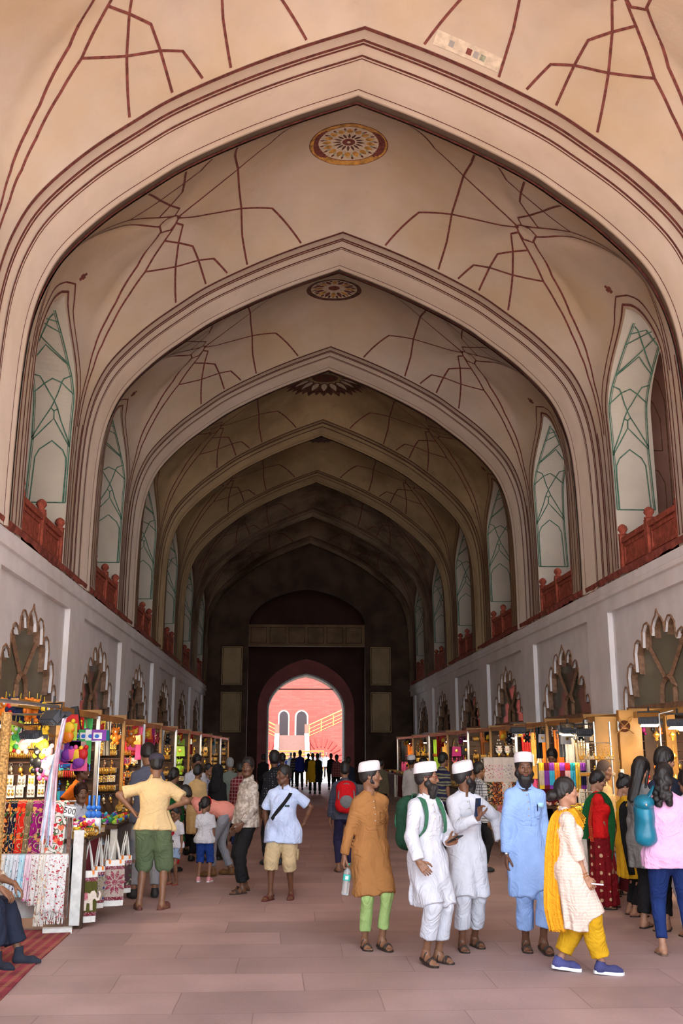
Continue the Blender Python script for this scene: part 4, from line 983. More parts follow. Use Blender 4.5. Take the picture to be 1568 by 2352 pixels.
    # ---- lower garment
    if bottom:
        s = Sdf(lo, hi, res); s.ell(at_(.0), (.148*wide, .116+belly*.2, .12), .04, R=Rl); s.cap(at_(.02), at_(.09), .11*wide, .09, .04)
        r0, r1 = legr
        for Hp, kn, an in ((HpL, kL, aL), (HpR, kR, aR)):
            if bottom in ('trouser', 'jeans', 'pyjama'):
                hemp = an+(kn-an)/np.linalg.norm(kn-an)*bhem*1.0; rk = (r0+r1)*.5*(.97 if bottom != 'jeans' else .95)
                s.cap(Hp, kn, r0*wide, rk, .03); s.cap(kn, hemp, rk, r1, .02, cutb=True)
            elif bottom == 'shorts':
                L_ = kn-Hp; t = (Hp[2]-bhem)/max(Hp[2]-kn[2], .01); e = Hp+L_*t if t <= 1 else kn+(an-kn)*min((kn[2]-bhem)/max(kn[2]-an[2], .01), 1)
                if t <= 1: s.cap(Hp, e, r0*wide, r1, .03, cutb=True)
                else: s.cap(Hp, kn, r0*wide, (r0+r1)/2, .03); s.cap(kn, e, (r0+r1)/2, r1, .02, cutb=True)
            elif bottom == 'salwar':
                s.cap(Hp, kn, r0*wide, r0*.95, .05); hemp = an+(kn-an)/np.linalg.norm(kn-an)*bhem; s.cap(kn, hemp, r0*.95, r1, .05, cutb=True)
        if bottom == 'skirt': s.loft([(bhem, hip+swing[0]*.3, (footL[1]+footR[1])/2, .19*wide, .19), (.5, hip, .02, .18*wide, .18), (.98, hip, 0, .165*wide, .135)], .04, folds=.022, nf=11, ph=seed)
        s.wrinkle(.0042 if bottom != 'jeans' else .0026, 26, seed+5, (1, 1, 1.1) if bottom != 'pyjama' else (1, 1, .35))
        V, Q = s.mesh(); to_obj({'trouser': 'trousers', 'jeans': 'jeans', 'pyjama': 'pyjama_trousers', 'shorts': 'shorts', 'salwar': 'salwar_trousers', 'skirt': 'skirt'}[bottom], [(V, Q, 0)], [botm], root)
    # ---- upper garment
    if top:
        s = Sdf(lo, hi, res); o = .016; tor(s, o)
        if hem < .98 or lean < 40:
            hem_ = min(hem, pelz-.03); zs = [hem_, (hem_+pelz)/2, pelz, pelz+.19, pelz+.37]; w = [(.146*wide+flare), (.150*wide+flare*.6), .158*wide+belly*.1, .143*wide, .148*wide]; d_ = [(.12+flare*.9)+belly*.3, .125+flare*.5+belly*.5, .126+belly*.7, .115+belly*.8, .118+belly*.3]
            lr = legr[0] if bottom else .08
            for i in range(3): w[i] = max(w[i], .078*wide+lr*wide+(.034 if hem > .7 else .016)); d_[i] = max(d_[i], lr*wide+.022+belly*.3)
            rows = []
            for i, z in enumerate(zs):
                rows.append((z, hip+swing[0]*max(0, (pelz-z)), swing[1]*max(0, (pelz-z))+D[1]*max(0, z-pelz), w[i], d_[i]))
            s.loft(rows, .05, folds=.020 if hem < .7 else .012, nf=7+seed % 3, ph=seed*1.3, hemw=.012)
        else: s.cap(at_(.03), at_(.10), .15*wide, .14*wide, .05)
        if hem < .88 and lean < 40 and bottom:
            for Hp, kn in ((HpL, kL), (HpR, kR)): q = Hp+(kn-Hp)*min(1, (Hp[2]-hem)/max(Hp[2]-kn[2], .05)); s.cap(Hp, q+(kn-Hp)*(.06 if hem > .7 else 0), legr[0]*wide+(.012 if hem < .7 else .026), legr[0]*wide+.024, .09 if hem < .7 else .05, cutb=True)
        if lean < 40:
            hz = min(hem, pelz-.03); th_ = s.ax[0][:, None, None]*9+s.ax[1][None, :, None]*5
            s.F = np.maximum(s.F, hz+.007*np.sin(th_+seed)-s.ax[2][None, None, :]).astype(np.float32)
        for Sh, e, w in ((ShL, eL, wL), (ShR, eR, wR)):
            so = slv
            if sleeve == 'long': s.cap(Sh, e, .047*aw+so*.6, .038*aw+so*.9, .03); s.cap(e, e+(w-e)*(.93-cuff), .038*aw+so*.9, .027*aw+so, .012, cutb=True)
            elif sleeve == '34': s.cap(Sh, e, .046*aw+so*.5, .040*aw+so*.8, .03); s.cap(e, e+(w-e)*.35, .044*aw+so, .040*aw+so, .012, cutb=True)
            elif sleeve == 'short': s.cap(Sh, Sh+(e-Sh)*.78, .052*aw+so*.6, .047*aw+so*1.2, .03, cutb=True)
            elif sleeve == 'cap': s.cap(Sh, Sh+(e-Sh)*.45, .054*aw+so*.5, .046*aw+so*.7, .03, cutb=True)
        s.cap(N_-D*.005+np.array([0, .012, 0]), N_+D*.16+np.array([0, .03, 0]), .056 if not fem else .055, .075, .008, sub=True)
        if vneck: s.cap(N_+D*.02+np.array([0, .075, 0]), N_-D*vneck+np.array([0, .135+belly*.3, 0]), .030, .012, .01, sub=True)
        s.wrinkle(.0040 if not fem else .003, 24, seed, (1, 1, .8) if hem > .7 else (1, .7, .6))
        V, Q = s.mesh(); tp = to_obj({'kurta': 'kurta', 'shirt': 'shirt', 'tee': 'tee_shirt', 'blouse': 'blouse', 'tunic': 'tunic', 'robe': 'robe'}[top], [(V, Q, 0)], [topm], root)
        if collar:
            mb = MB(); pts = []; up = .028 if collar == 'band' else .034
            for t in np.linspace(.22, 2*math.pi-.22, 26):
                pts.append(N_+np.array([(.060 if not fem else .052)*math.sin(t), (.062)*math.cos(t)+.012, .018-.030*math.cos(t)*(1 if not vneck else 1.1)]))
            g_ = []
            for i, p in enumerate(pts):
                out = p-N_; out[2] = 0; out /= np.linalg.norm(out); 
                if collar == 'band': prof = [(.000, -.02), (.004, up*.9), (-.002, up), (-.006, -.01)]
                else: prof = [(.022, -.010), (.014, up*.55), (.0, up), (-.006, up*.6), (-.004, -.015)]
                g_.append([p+out*a+np.array([0, 0, b]) for a, b in prof])
            g_ = np.array(g_); nu, nv = g_.shape[:2]; to_obj('collar', [(g_.reshape(-1, 3), grid_faces(nu, nv), 0)], [topm], tp)
    def surf_pt(mx, mz, back=False):                     # a point on the chest of the upper garment, figure frame
        sel = (np.abs(V[:, 0]-mx) < .025) & (np.abs(V[:, 2]-mz) < .02)
        if not sel.any(): return np.array([mx, .15, mz])
        q = V[sel][:, 1]; return np.array([mx, q.min() if back else q.max(), mz])
    if top and placket:
        pm = topm
        for i in range(placket):
            p = surf_pt(hip*.5, N_[2]-.075-.062*i); mb = MB(); mb.ball((0, 0, 0), .007, 8, sc=(1, .6, 1)); to_obj('button', [(np.array(mb.v)+p, mb.f, 0)], [mat('pearl_button', (.45, .38, .30), rough=.3)], tp)
        p = surf_pt(hip*.5+.0, N_[2]-.06); p2 = surf_pt(hip*.5, N_[2]-.06-.062*placket-.05)
        ln_ = [surf_pt(hip*.5+.018, z)+np.array([0, .0005, 0]) for z in np.linspace(p[2], p2[2], 6)]; mb = MB(); mb.tube([tuple(q) for q in ln_], .0024, 4); to_obj('placket', [(np.array(mb.v), mb.f, 0)], [pm], tp)
        q = [surf_pt(a, b)+np.array([0, .001, 0]) for a, b in ((.055, 1.30), (.125, 1.30), (.125, 1.20), (.09, 1.185), (.055, 1.20))]; mb = MB(); mb.tube([tuple(c) for c in q], .0028, 4, close=True); to_obj('chest_pocket', [(np.array(mb.v), mb.f, 0)], [pm], tp)
    # ---- footwear
    outl = [(-.026, -.062), (-.038, -.02), (-.040, .05), (-.046, .11), (-.044, .155), (-.028, .183), (-.005, .188), (.022, .172), (.040, .140), (.044, .10), (.038, .04), (.036, -.02), (.026, -.062), (0, -.072)]
    for Rf, o_, side in feet:
        if shoe in ('sandal', 'flip', 'loafer', 'strap'):
            mb = MB(); mb.prism([(a*1.08, b*1.03) for a, b in outl], -.008, .014); Vq = np.array(mb.v); Vq[:, 0] *= side
            so = to_obj('sole', [(Vq@Rf.T+o_, mb.f, 0)], [shoem or M_sole], root, smooth=False)
            mb = MB()
            def arc(p0, p1, hgt): return [(p0[0]+(p1[0]-p0[0])*t, p0[1]+(p1[1]-p0[1])*t, .012+hgt*math.sin(math.pi*t)**.6) for t in np.linspace(0, 1, 9)]
            if shoe in ('sandal', 'strap'):
                mb.tube(arc((-.044, .125), (.044, .085), .042), .009, 6, flat=1); mb.tube(arc((-.042, .09), (.044, .12), .048), .009, 6); mb.tube(arc((-.040, .02), (.040, .03), .082), .0085, 6)
                if shoe == 'strap': mb.tube([(-.036, .02, .05), (-.034, -.04, .055), (0, -.07, .058), (.034, -.04, .055), (.036, .03, .05)], .008, 6)
            elif shoe == 'flip': mb.tube([(-.018, .145, .022), (-.012, .105, .046), (-.036, .04, .03), (-.042, .02, .012)], .007, 6); mb.tube([(-.018, .145, .022), (.01, .10, .046), (.036, .05, .03), (.042, .03, .012)], .007, 6)
            else:
                sl = Sdf((-.07, -.09, -.005), (.07, .22, .11), .006); sl.cap((0, .03, .035), (0, .13, .030), .041, .040, .03); sl.cap((0, .13, .03), (0, .155, .026), .04, .03, .02); sl.cap((0, -.06, .0), (0, -.06, .04), .03, .02, .02); Vl, Ql = sl.mesh(); Vl[:, 2] = np.maximum(Vl[:, 2], .008); mb.add(Vl, Ql.tolist())
            Vq = np.array(mb.v); Vq[:, 0] *= side; to_obj('strap', [(Vq@Rf.T+o_, mb.f, 0)], [shoem or M_strap], so)
        elif shoe in ('sneaker', 'shoe', 'sock'):
            Vf, Qf = foot_mesh(shoe); Vf = Vf.copy(); Vf[:, 0] *= side; so = to_obj('sock' if shoe == 'sock' else 'shoe', [(Vf@Rf.T+o_, Qf, 0)], [shoem or M_black], root)
            if shoe == 'sneaker':
                mb = MB(); mb.prism([(a*1.12, b*1.10) for a, b in outl], -.002, .026); Vq = np.array(mb.v); Vq[:, 0] *= side; to_obj('sole', [(Vq@Rf.T+o_, mb.f, 0)], [mat('white_rubber', (.7, .7, .74), rough=.5, var=.03)], so, smooth=False)
    root_info = dict(root=root, wL=wL, wR=wR, eL=eL, eR=eR, HC=HC, Rh=Rh, V=V if (top or bottom) else None, surf=surf_pt, N=N_, ShL=ShL, ShR=ShR, at=at_, sc=sc, rz=rad(rz), x=x, y=y, z0=z0)
    def world(p):
        p = np.array(p, float)*sc; c, s_ = math.cos(rad(rz)), math.sin(rad(rz)); X_, Y_ = p[0], -p[1]; return (x+c*X_-s_*Y_, y+s_*X_+c*Y_, z0+p[2])
    root_info['world'] = world; return root_info
M_cap = mat('white_cap_cotton', (.62, .60, .63), rough=.9, var=.02, bump=.12, bscale=120)
# ================================================================ PEOPLE IN THE HALL
def lc(px, py, dy, x, y, rz, h):
    """where a spot seen in the photograph lies in a figure's own frame, dy metres behind the figure's axis"""
    w = at(px, py, y+dy); c, s_ = math.cos(math.radians(rz)), math.sin(math.radians(rz)); sc = h/1.775
    X_ = c*(w[0]-x)+s_*(w[1]-y); Y_ = -s_*(w[0]-x)+c*(w[1]-y); return np.array([X_/sc, -Y_/sc, w[2]/sc])
F_brown = fabric('tan_brown_kurta_cotton', (.30, .135, .045)); F_white = fabric('white_kurta_cotton', (.50, .51, .57)); F_white2 = fabric('white_kurta_linen', (.51, .52, .58))
F_lime = fabric('lime_green_cotton', (.30, .42, .15)); F_blue = fabric('sky_blue_kurta_cotton', (.26, .40, .72)); F_tan = fabric('sand_yellow_knit', (.60, .43, .22)); F_olive = fabric('olive_green_twill', (.10, .135, .07))
F_lblue = fabric('pale_blue_shirting', (.50, .59, .82)); F_khaki = fabric('khaki_twill', (.50, .38, .22)); F_black = fabric('black_cloth', (.012, .011, .012)); F_pink = fabric('salmon_pink_shirting', (.72, .28, .23)); F_grey = fabric('grey_trouser_cloth', (.24, .25, .29))
F_must = fabric('mustard_cotton', (.55, .30, .012)); F_dup = fabric('turmeric_yellow_gauze', (.72, .31, .015), bump=.5, bscale=90); F_rose = fabric('candy_pink_jersey', (.72, .40, .62)); F_denim = fabric('indigo_denim', (.012, .028, .12)); F_ltee = fabric('white_tee_jersey', (.55, .54, .58))
F_bshort = fabric('royal_blue_cotton', (.015, .045, .22)); F_ldenim = fabric('washed_denim', (.28, .38, .55)); F_slate = fabric('slate_blue_cloth', (.07, .075, .11)); F_orange = fabric('orange_jersey', (.75, .16, .01)); F_navyst = fabric('dark_navy_suiting', (.018, .022, .04)); F_beige = fabric('beige_khadi', (.48, .32, .15))
F_redb = fabric('scarlet_blouse_silk', (.62, .012, .012)); F_greens = fabric('bottle_green_silk', (.01, .09, .025)); F_greysh = fabric('ash_grey_chiffon', (.17, .165, .16)); F_mar = fabric('maroon_check_cloth', (.10, .01, .015)); F_dgreen = fabric('grey_green_cloth', (.14, .17, .15))
def patterned(name, base, cols, scale, kind='stripe', axis=2, base_kw={}):
    m = fabric(name, base, **base_kw); N, L, b = nodes(m); tc = N.new('ShaderNodeTexCoord'); old = b.inputs['Base Color'].links[0].from_socket
    if kind == 'stripe':
        w = N.new('ShaderNodeTexWave'); w.bands_direction = 'XYZ'[axis]; w.inputs['Scale'].default_value = scale; w.inputs['Distortion'].default_value = 1.5; w.inputs['Detail Scale'].default_value = 2; L.new(tc.outputs['Object'], w.inputs['Vector'])
        r = N.new('ShaderNodeValToRGB'); L.new(w.outputs['Fac'], r.inputs[0]); r.color_ramp.elements[0].position = .0; r.color_ramp.elements[0].color = (*base, 1); r.color_ramp.elements[1].position = 1; r.color_ramp.elements[1].color = (*base, 1)
        for i, c in enumerate(cols): e = r.color_ramp.elements.new(.25+.5*i/max(1, len(cols)-1)); e.color = (*c, 1)
        L.new(r.outputs[0], b.inputs['Base Color'])
    elif kind == 'dots':
        v = N.new('ShaderNodeTexVoronoi'); v.inputs['Scale'].default_value = scale; v.inputs['Randomness'].default_value = .25; L.new(tc.outputs['Object'], v.inputs['Vector'])
        lt = N.new('ShaderNodeMath'); lt.operation = 'LESS_THAN'; lt.inputs[1].default_value = .22; L.new(v.outputs['Distance'], lt.inputs[0]); mx = N.new('ShaderNodeMix'); mx.data_type = 'RGBA'; L.new(lt.outputs[0], mx.inputs[0]); L.new(old, mx.inputs[6]); mx.inputs[7].default_value = (*cols[0], 1); L.new(mx.outputs[2], b.inputs['Base Color'])
    elif kind == 'blotch':
        n = N.new('ShaderNodeTexNoise'); n.inputs['Scale'].default_value = scale; n.inputs['Detail'].default_value = 5; L.new(tc.outputs['Object'], n.inputs['Vector'])
        r = N.new('ShaderNodeValToRGB'); r.color_ramp.elements[0].position = .45; r.color_ramp.elements[1].position = .55; r.color_ramp.elements[0].color = (*base, 1); r.color_ramp.elements[1].color = (*cols[0], 1); L.new(n.outputs['Fac'], r.inputs[0]); L.new(r.outputs[0], b.inputs['Base Color'])
    elif kind == 'check':
        sp = N.new('ShaderNodeSeparateXYZ'); L.new(tc.outputs['Object'], sp.inputs[0]); o = None
        for ax in (0, 2):
            a = N.new('ShaderNodeMath'); a.operation = 'MULTIPLY'; a.inputs[1].default_value = scale; L.new(sp.outputs[ax], a.inputs[0]); f = N.new('ShaderNodeMath'); f.operation = 'FRACT'; L.new(a.outputs[0], f.inputs[0]); l = N.new('ShaderNodeMath'); l.operation = 'LESS_THAN'; l.inputs[1].default_value = .22; L.new(f.outputs[0], l.inputs[0])
            if o is None: o = l.outputs[0]
            else: q = N.new('ShaderNodeMath'); q.operation = 'MAXIMUM'; L.new(o, q.inputs[0]); L.new(l.outputs[0], q.inputs[1]); o = q.outputs[0]
        mx = N.new('ShaderNodeMix'); mx.data_type = 'RGBA'; L.new(o, mx.inputs[0]); L.new(old, mx.inputs[6]); mx.inputs[7].default_value = (*cols[0], 1); L.new(mx.outputs[2], b.inputs['Base Color'])
    return m
F_stripe = patterned('cream_striped_kurta_cotton', (.66, .55, .47), [(.60, .32, .26), (.68, .60, .54), (.40, .42, .40), (.68, .55, .46)], 11)
F_block = patterned('cream_printed_shirting', (.52, .45, .39), [(.33, .27, .23)], 22, 'blotch')
F_navychk = patterned('navy_check_shirting', (.03, .035, .06), [(.09, .09, .12)], 45, 'check'); F_marchk = patterned('maroon_check_shirting', (.13, .010, .016), [(.30, .16, .16)], 14, 'check'); F_plaid = patterned('grey_plaid_shirting', (.42, .42, .42), [(.06, .06, .07)], 22, 'check')
F_dot = patterned('black_dotted_shirting', (.012, .012, .014), [(.16, .16, .18)], 26, 'dots'); F_bandh = patterned('maroon_tie_dyed_silk', (.20, .008, .012), [(.62, .42, .25)], 9, 'dots'); F_nst = patterned('navy_striped_knit', (.02, .02, .06), [(.02, .02, .06), (.28, .27, .14)], 2.2)
def ribbon(name, path, wid, m, parent, thick=.012, nrm=None, folds=.012, nf=5, sub=13, foldph=0):
    """a draped cloth band: path points (figure frame), each with its across direction"""
    P_ = catmull([p[0] for p in path], 6); A_2 = catmull([p[1] for p in path], 6); Wd = np.interp(np.linspace(0, 1, len(P_)), np.linspace(0, 1, len(wid)), wid)
    T = np.gradient(P_, axis=0); A_2 = A_2/np.linalg.norm(A_2, axis=1, keepdims=True); Nn = np.cross(T, A_2); Nn /= np.linalg.norm(Nn, axis=1, keepdims=True)+1e-9
    u = np.linspace(-1, 1, sub); tt = np.linspace(0, 1, len(P_))[:, None]
    fo = folds*(np.sin(nf*math.pi*u[None]+foldph+2*tt)+.5*np.sin(2.3*nf*u[None]+5*tt))
    ft = P_[:, None]+A_2[:, None]*(u[None, :, None]*Wd[:, None, None]/2)+Nn[:, None]*(fo[..., None]+thick/2); bk = ft-Nn[:, None]*thick
    n1, n2 = ft.shape[:2]; V = np.concatenate([ft.reshape(-1, 3), bk.reshape(-1, 3)]); F = grid_faces(n1, n2)+[[i+n1*n2 for i in q[::-1]] for q in grid_faces(n1, n2)]
    for i in range(n1-1):
        for j in (0, n2-1): a = i*n2+j; F.append([a, a+n2, a+n2+n1*n2, a+n1*n2])
    for j in range(n2-1):
        for i in (0, n1-1): a = i*n2+j; F.append([a, a+1, a+1+n1*n2, a+n1*n2])
    return to_obj(name, [(V, F, 0)], [m], parent)
def held(name, I, key, m, label, cat, size, up=(0, .3, 1), off=(0, 0, 0), screen=None):
    """slab-shaped thing in a hand"""
    r = empty(name, I['world'](I[key]+np.array(off)), label, cat, rz=I['rz']); u = Vector((up[0], -up[1], up[2])).normalized(); q = u.to_track_quat('Z', 'Y'); r.rotation_euler = (Matrix.Rotation(I['rz'], 4, 'Z') @ q.to_matrix().to_4x4()).to_euler()
    w, d, h = size; mb = MB(); mb.box((-w/2, -d/2, -h/2), (w/2, d/2, h/2)); o = mb.build('body', m, r); bv = o.modifiers.new('b', 'BEVEL'); bv.width = .004; bv.segments = 2
    mb = MB(); mb.box((-w/2+.005, d/2, -h/2+.008), (w/2-.005, d/2+.001, h/2-.008)); mb.build('screen', mat('phone_glass', (.01, .01, .015), rough=.08, var=.01), r)
    mb = MB(); mb.box((-w/2+.008, -d/2-.002, h/2-.045), (-w/2+.03, -d/2, h/2-.01)); mb.build('camera_bump', M_black, r); return r
def wristband(I, key, ekey, m, r=.030, wd=.012, parent=None, name='wristwatch', dial=None):
    w, e = I[key], I[ekey]; u = (e-w)/np.linalg.norm(e-w); c = w+u*.012; a = np.cross(u, (0, 0, 1.)) if abs(u[2]) < .9 else np.cross(u, (0, 1., 0)); a /= np.linalg.norm(a); b = np.cross(u, a)
    mb = MB(); V = []; n = 18
    for k in (0, 1):
        for rr in (r, r-.003): V += [tuple(c+u*(k-.5)*wd+(a*math.cos(t)+b*math.sin(t))*rr) for t in np.linspace(0, 2*math.pi, n, endpoint=False)]
    F = [(i, (i+1) % n, 2*n+(i+1) % n, 2*n+i) for i in range(n)]+[(n+i, n+(i+1) % n, 3*n+(i+1) % n, 3*n+i) for i in range(n)]+[(i, (i+1) % n, n+(i+1) % n, n+i) for i in range(n)]+[(2*n+i, 2*n+(i+1) % n, 3*n+(i+1) % n, 3*n+i) for i in range(n)]
    o = to_obj(name, [(np.array(V), F, 0)], [m], I['root'])
    if dial is not None:
        d = np.array(dial, float); d -= u*(d@u); d /= np.linalg.norm(d); mb = MB(); mb.ball((0, 0, 0), .017, 12); V2 = np.array(mb.v); V2 = V2-np.outer(V2@d, d)*.65+c+d*r; to_obj('watch_face', [(V2, mb.f, 0)], [mat('steel_dial', (.5, .5, .5), metal=.7, rough=.3)], o)
    return o
def backpack(I, label, cm, tm, w=.30, h=.44, d=.17, off=(0, 0, 0), style=0, straps=True):
    c = I['at'](.30)+np.array([off[0], -.13-d/2+off[1], off[2]]); r = empty('backpack', I['world'](c), label, 'backpack', rz=I['rz']); r.scale = (I['sc'],)*3
    s = Sdf((-w, -d*1.3, -h*.8), (w, d*1.3, h*.8), .010); s.cap((-w*.22, 0, -h*.30), (w*.22, 0, -h*.30), d*.50, d*.50, .05); s.cap((-w*.18, 0, h*.28), (w*.18, 0, h*.28), d*.46, d*.46, .05); s.ell((0, 0, 0), (w*.50, d*.52, h*.50), .06); s.wrinkle(.002, 30, 2)
    V, Q = s.mesh(); to_obj('pack_body', [(V, Q, 0)], [cm], r)
    s = Sdf((-w, -d*1.6, -h*.8), (w, d*.6, h*.8), .009); s.ell((0, -d*.42, -h*.16), (w*.34, d*.26, h*.22), .03); V, Q = s.mesh(); to_obj('front_pocket', [(V, Q, 0)], [tm], r)
    mb = MB(); mb.tube([(w*.40*math.cos(t), -d*.38, h*.02+h*.40*math.sin(t)) for t in np.linspace(-.3, math.pi+.3, 18)], .012, 6); to_obj('trim_panel', [(np.array(mb.v), mb.f, 0)], [tm], r)
    mb = MB(); mb.tube([(-.035, d*.3, h*.46), (-.02, d*.25, h*.53), (.02, d*.25, h*.53), (.035, d*.3, h*.46)], .008, 6); to_obj('grab_handle', [(np.array(mb.v), mb.f, 0)], [tm], r)
    if straps:
        for q in (-1, 1):
            sh = I['ShL'] if q > 0 else I['ShR']; k = np.array([q*.085, 0, 0]); base = I['at'](.46)
            pts = [c+np.array([q*.06, d*.35, h*.40]), base+k+np.array([0, -.055, .045]), base+k+np.array([0, .02, .082]), base+k*1.1+np.array([0, .085, .03]), base+k*1.25+np.array([0, .132, -.07]), base+k*1.5+np.array([0, .125, -.20]), base+k*1.9+np.array([0, .03, -.29]), c+np.array([q*w*.40, d*.3, -h*.28])]
            ribbon('shoulder_strap', [(p-c, np.array([1., 0, 0]) if i not in (6, 7) else np.array([.3, 0, 1])) for i, p in enumerate(pts)], [.055, .06, .06, .055, .04, .03, .028, .028], tm if style == 0 else cm, r, thick=.012, folds=0)
    return r
# --- four men in prayer caps and the woman in yellow
a = (.78, 9.7, 18, 1.62)
B1 = person(*a, 'man in a tan brown kurta and white prayer cap carrying a water bottle', tone='mid', head=(64, 0, 0), cap='kufi', hair='cap', beard='goatee', handR=lc(788, 1975, -.02, *a), thR=(0, 1, .1), curlR=1.15, handL=(.17, -.10, .80), top='kurta', hem=.50, topm=F_brown, collar='band', placket=4, bottom='pyjama', botm=F_lime, legr=(.080, .058), bhem=.09, footL=(.07, .12), footR=(-.07, .0), liftL=.02, vneck=.06, swing=(0, .02), seed=1)
hp_ = B1['world'](B1['wR']+np.array([0, .015, -.075]))
r = empty('water_bottle', (hp_[0], hp_[1], hp_[2]-.27), 'clear plastic water bottle with green label held by the man in brown', 'bottle'); M_pet = mat('clear_bottle_plastic', (.85, .92, .95), rough=.05, var=.02, trans=.85, spec=.5)
prof = [(.0, 0), (.031, .003), (.034, .012)]+[(.033+(.0022 if i % 2 else -.001), .02+.012*i) for i in range(9)]+[(.034, .13), (.034, .175), (.033, .182), (.034, .195), (.028, .215), (.015, .238), (.013, .25), (.013, .262)]
mb = MB(); mb.lathe(prof, n=20); mb.build('bottle_shell', M_pet, r, smooth=True); mb = MB(); mb.lathe([(.0348, .128), (.0352, .13), (.0352, .178), (.0348, .18)], n=20); lb = mb.build('paper_label', mat('teal_label', (.05, .42, .36), var=.2, scale=30), r, smooth=True)
mb = MB(); mb.box((-.016, -.0362, .14), (.012, -.035, .17)); mb.build('label_panel', M_white, lb); mb = MB(); mb.lathe([(.0, .258), (.016, .258), (.016, .278), (.0, .28)], n=14); mb.build('cap', mat('green_cap', (.04, .36, .25), rough=.4), r, smooth=True); r.rotation_euler = (0, .12, 0)
a = (1.22, 9.05, 32, 1.62)
B2 = person(*a, 'man in white kurta with red spectacles and black beard, wearing a green backpack', tone='mid', head=(48, 0, 0), cap='kufi', hair='cap', beard='bigbeard', glasses='red', handR=lc(962, 1980, -.27, *a), elR=(-.9, -.5, -.2), dirR=(.40, .55, -.75), thR=(.6, .5, .3), curlR=.5, handL=lc(1030, 1935, -.12, *a), elL=(.8, -.6, -.4), dirL=(.25, .9, .35), thL=(.3, .1, 1), curlL=.7, slv=.03, top='kurta', hem=.50, topm=F_white, collar='band', placket=3, bottom='pyjama', botm=F_white, legr=(.090, .085), bhem=.13, footR=(-.10, .08), footL=(.08, .04), liftR=.03, vneck=.08, swing=(0, .04), seed=2)
held('mobile_phone', B2, 'wL', M_black, 'black phone held low by the bespectacled man in white', 'phone', (.07, .009, .15), up=(.1, .9, .45), off=(.0, .09, .035))
backpack(B2, 'dark green backpack on the shoulders of the bespectacled man in white', fabric('dark_green_nylon', (.012, .045, .025)), fabric('green_mesh_nylon', (.035, .12, .07)), .34, .50, .20)
a = (1.66, 9.62, 10, 1.62)
B3 = person(*a, 'man in white kurta with prayer cap, head turned away, raising a phone', tone='dark', head=(98, -6, 0), cap='kufi', hair='cap', beard='bigbeard', handL=lc(1150, 1935, .02, *a), elL=(.8, -.5, 0), handR=lc(1098, 1878, -.30, *a), elR=(-.5, .1, -.9), dirR=(.05, .25, .95), thR=(.75, -.3, .2), curlR=.75, slv=.028, top='kurta', hem=.50, topm=F_white2, collar='band', placket=3, bottom='pyjama', botm=F_white2, legr=(.085, .075), bhem=.12, footR=(-.09, .06), footL=(.10, -.10), vneck=.07, swing=(0, .03), seed=3)
held('mobile_phone', B3, 'wR', mat('dark_blue_phone', (.012, .02, .05), rough=.25), 'dark blue phone raised at chest height by the man in white', 'phone', (.075, .009, .16), up=(.06, .1, 1), off=(-.015, .035, .10))
a = (2.20, 9.5, 2, 1.70)
B4 = person(*a, 'bearded man in sky blue kurta and white prayer cap facing the camera', tone='dark', head=(-4, 2, 0), cap='kufi', hair='cap', beard='bigbeard', handR=lc(1162, 1975, -.05, *a), elR=(-1, -.3, 0), curlR=.4, handL=(.19, .05, .78), top='kurta', hem=.48, topm=F_blue, collar='shirt', placket=4, bottom='pyjama', botm=F_blue, legr=(.088, .080), bhem=.13, footR=(-.04, -.02), footL=(.09, .12), liftL=.03, vneck=.09, swing=(0, .04), slv=.026, seed=4)
wristband(B4, 'wR', 'eR', M_black, .034, .022, dial=(-.3, 1, 0))
p = B4['surf'](.085, 1.29); mb = MB(); mb.box((-.004, 0, -.03), (.004, .006, .03)); to_obj('pen', [(np.array(mb.v)+p, mb.f, 0)], [mat('navy_pen', (.01, .01, .05))], B4['root']); p = B4['surf'](.12, 1.30); mb = MB(); mb.box((-.028, 0, -.01), (.028, .004, .035)); to_obj('paper_slip', [(np.array(mb.v)+p, mb.f, 0)], [mat('pale_cyan_paper', (.35, .6, .72))], B4['root'])
a = (2.33, 8.58, 78, 1.51)
B5 = person(*a, 'woman with a hair bun in striped cream kurta and yellow scarf walking right', tone='light', fem=1, wide=1.12, head=(4, 0, 0), hair='bun', handR=(-.20, .17, .80), elR=(-.5, -.9, -.2), dirR=(.0, .55, -.8), thR=(.3, .6, .5), curlR=.9, handL=(.16, .12, .82), sleeve='34', slv=.024, top='kurta', hem=.40, topm=F_stripe, bottom='salwar', botm=F_must, legr=(.115, .085), bhem=.07, footR=(-.05, .26), footL=(.06, -.12), liftR=.01, liftL=.02, toeR=0, toeL=0, shoe='sneaker', shoem=mat('violet_mesh_shoe', (.05, .05, .16), var=.3, rough=.7), swing=(0, .06), seed=5, belly=.02)
Nn_ = B5['N']
ribbon('dupatta_scarf', [(Nn_+np.array([-.02, .15, -.17]), (0, .3, 1)), (Nn_+np.array([-.085, .09, -.07]), (.1, .2, 1)), (Nn_+np.array([-.095, -.02, .0]), (0, 1, .3)), (Nn_+np.array([-.10, -.09, -.07]), (-.3, .9, .2)), (Nn_+np.array([-.115, -.14, -.30]), (-.3, 1, 0)), (Nn_+np.array([-.13, -.16, -.60]), (-.3, 1, 0)), (Nn_+np.array([-.135, -.17, -.88]), (-.3, 1, 0)), (Nn_+np.array([-.14, -.13, -1.10]), (-.3, 1, 0))], [.10, .12, .13, .13, .13, .15, .16, .16], F_dup, B5['root'], thick=.012, folds=.010)
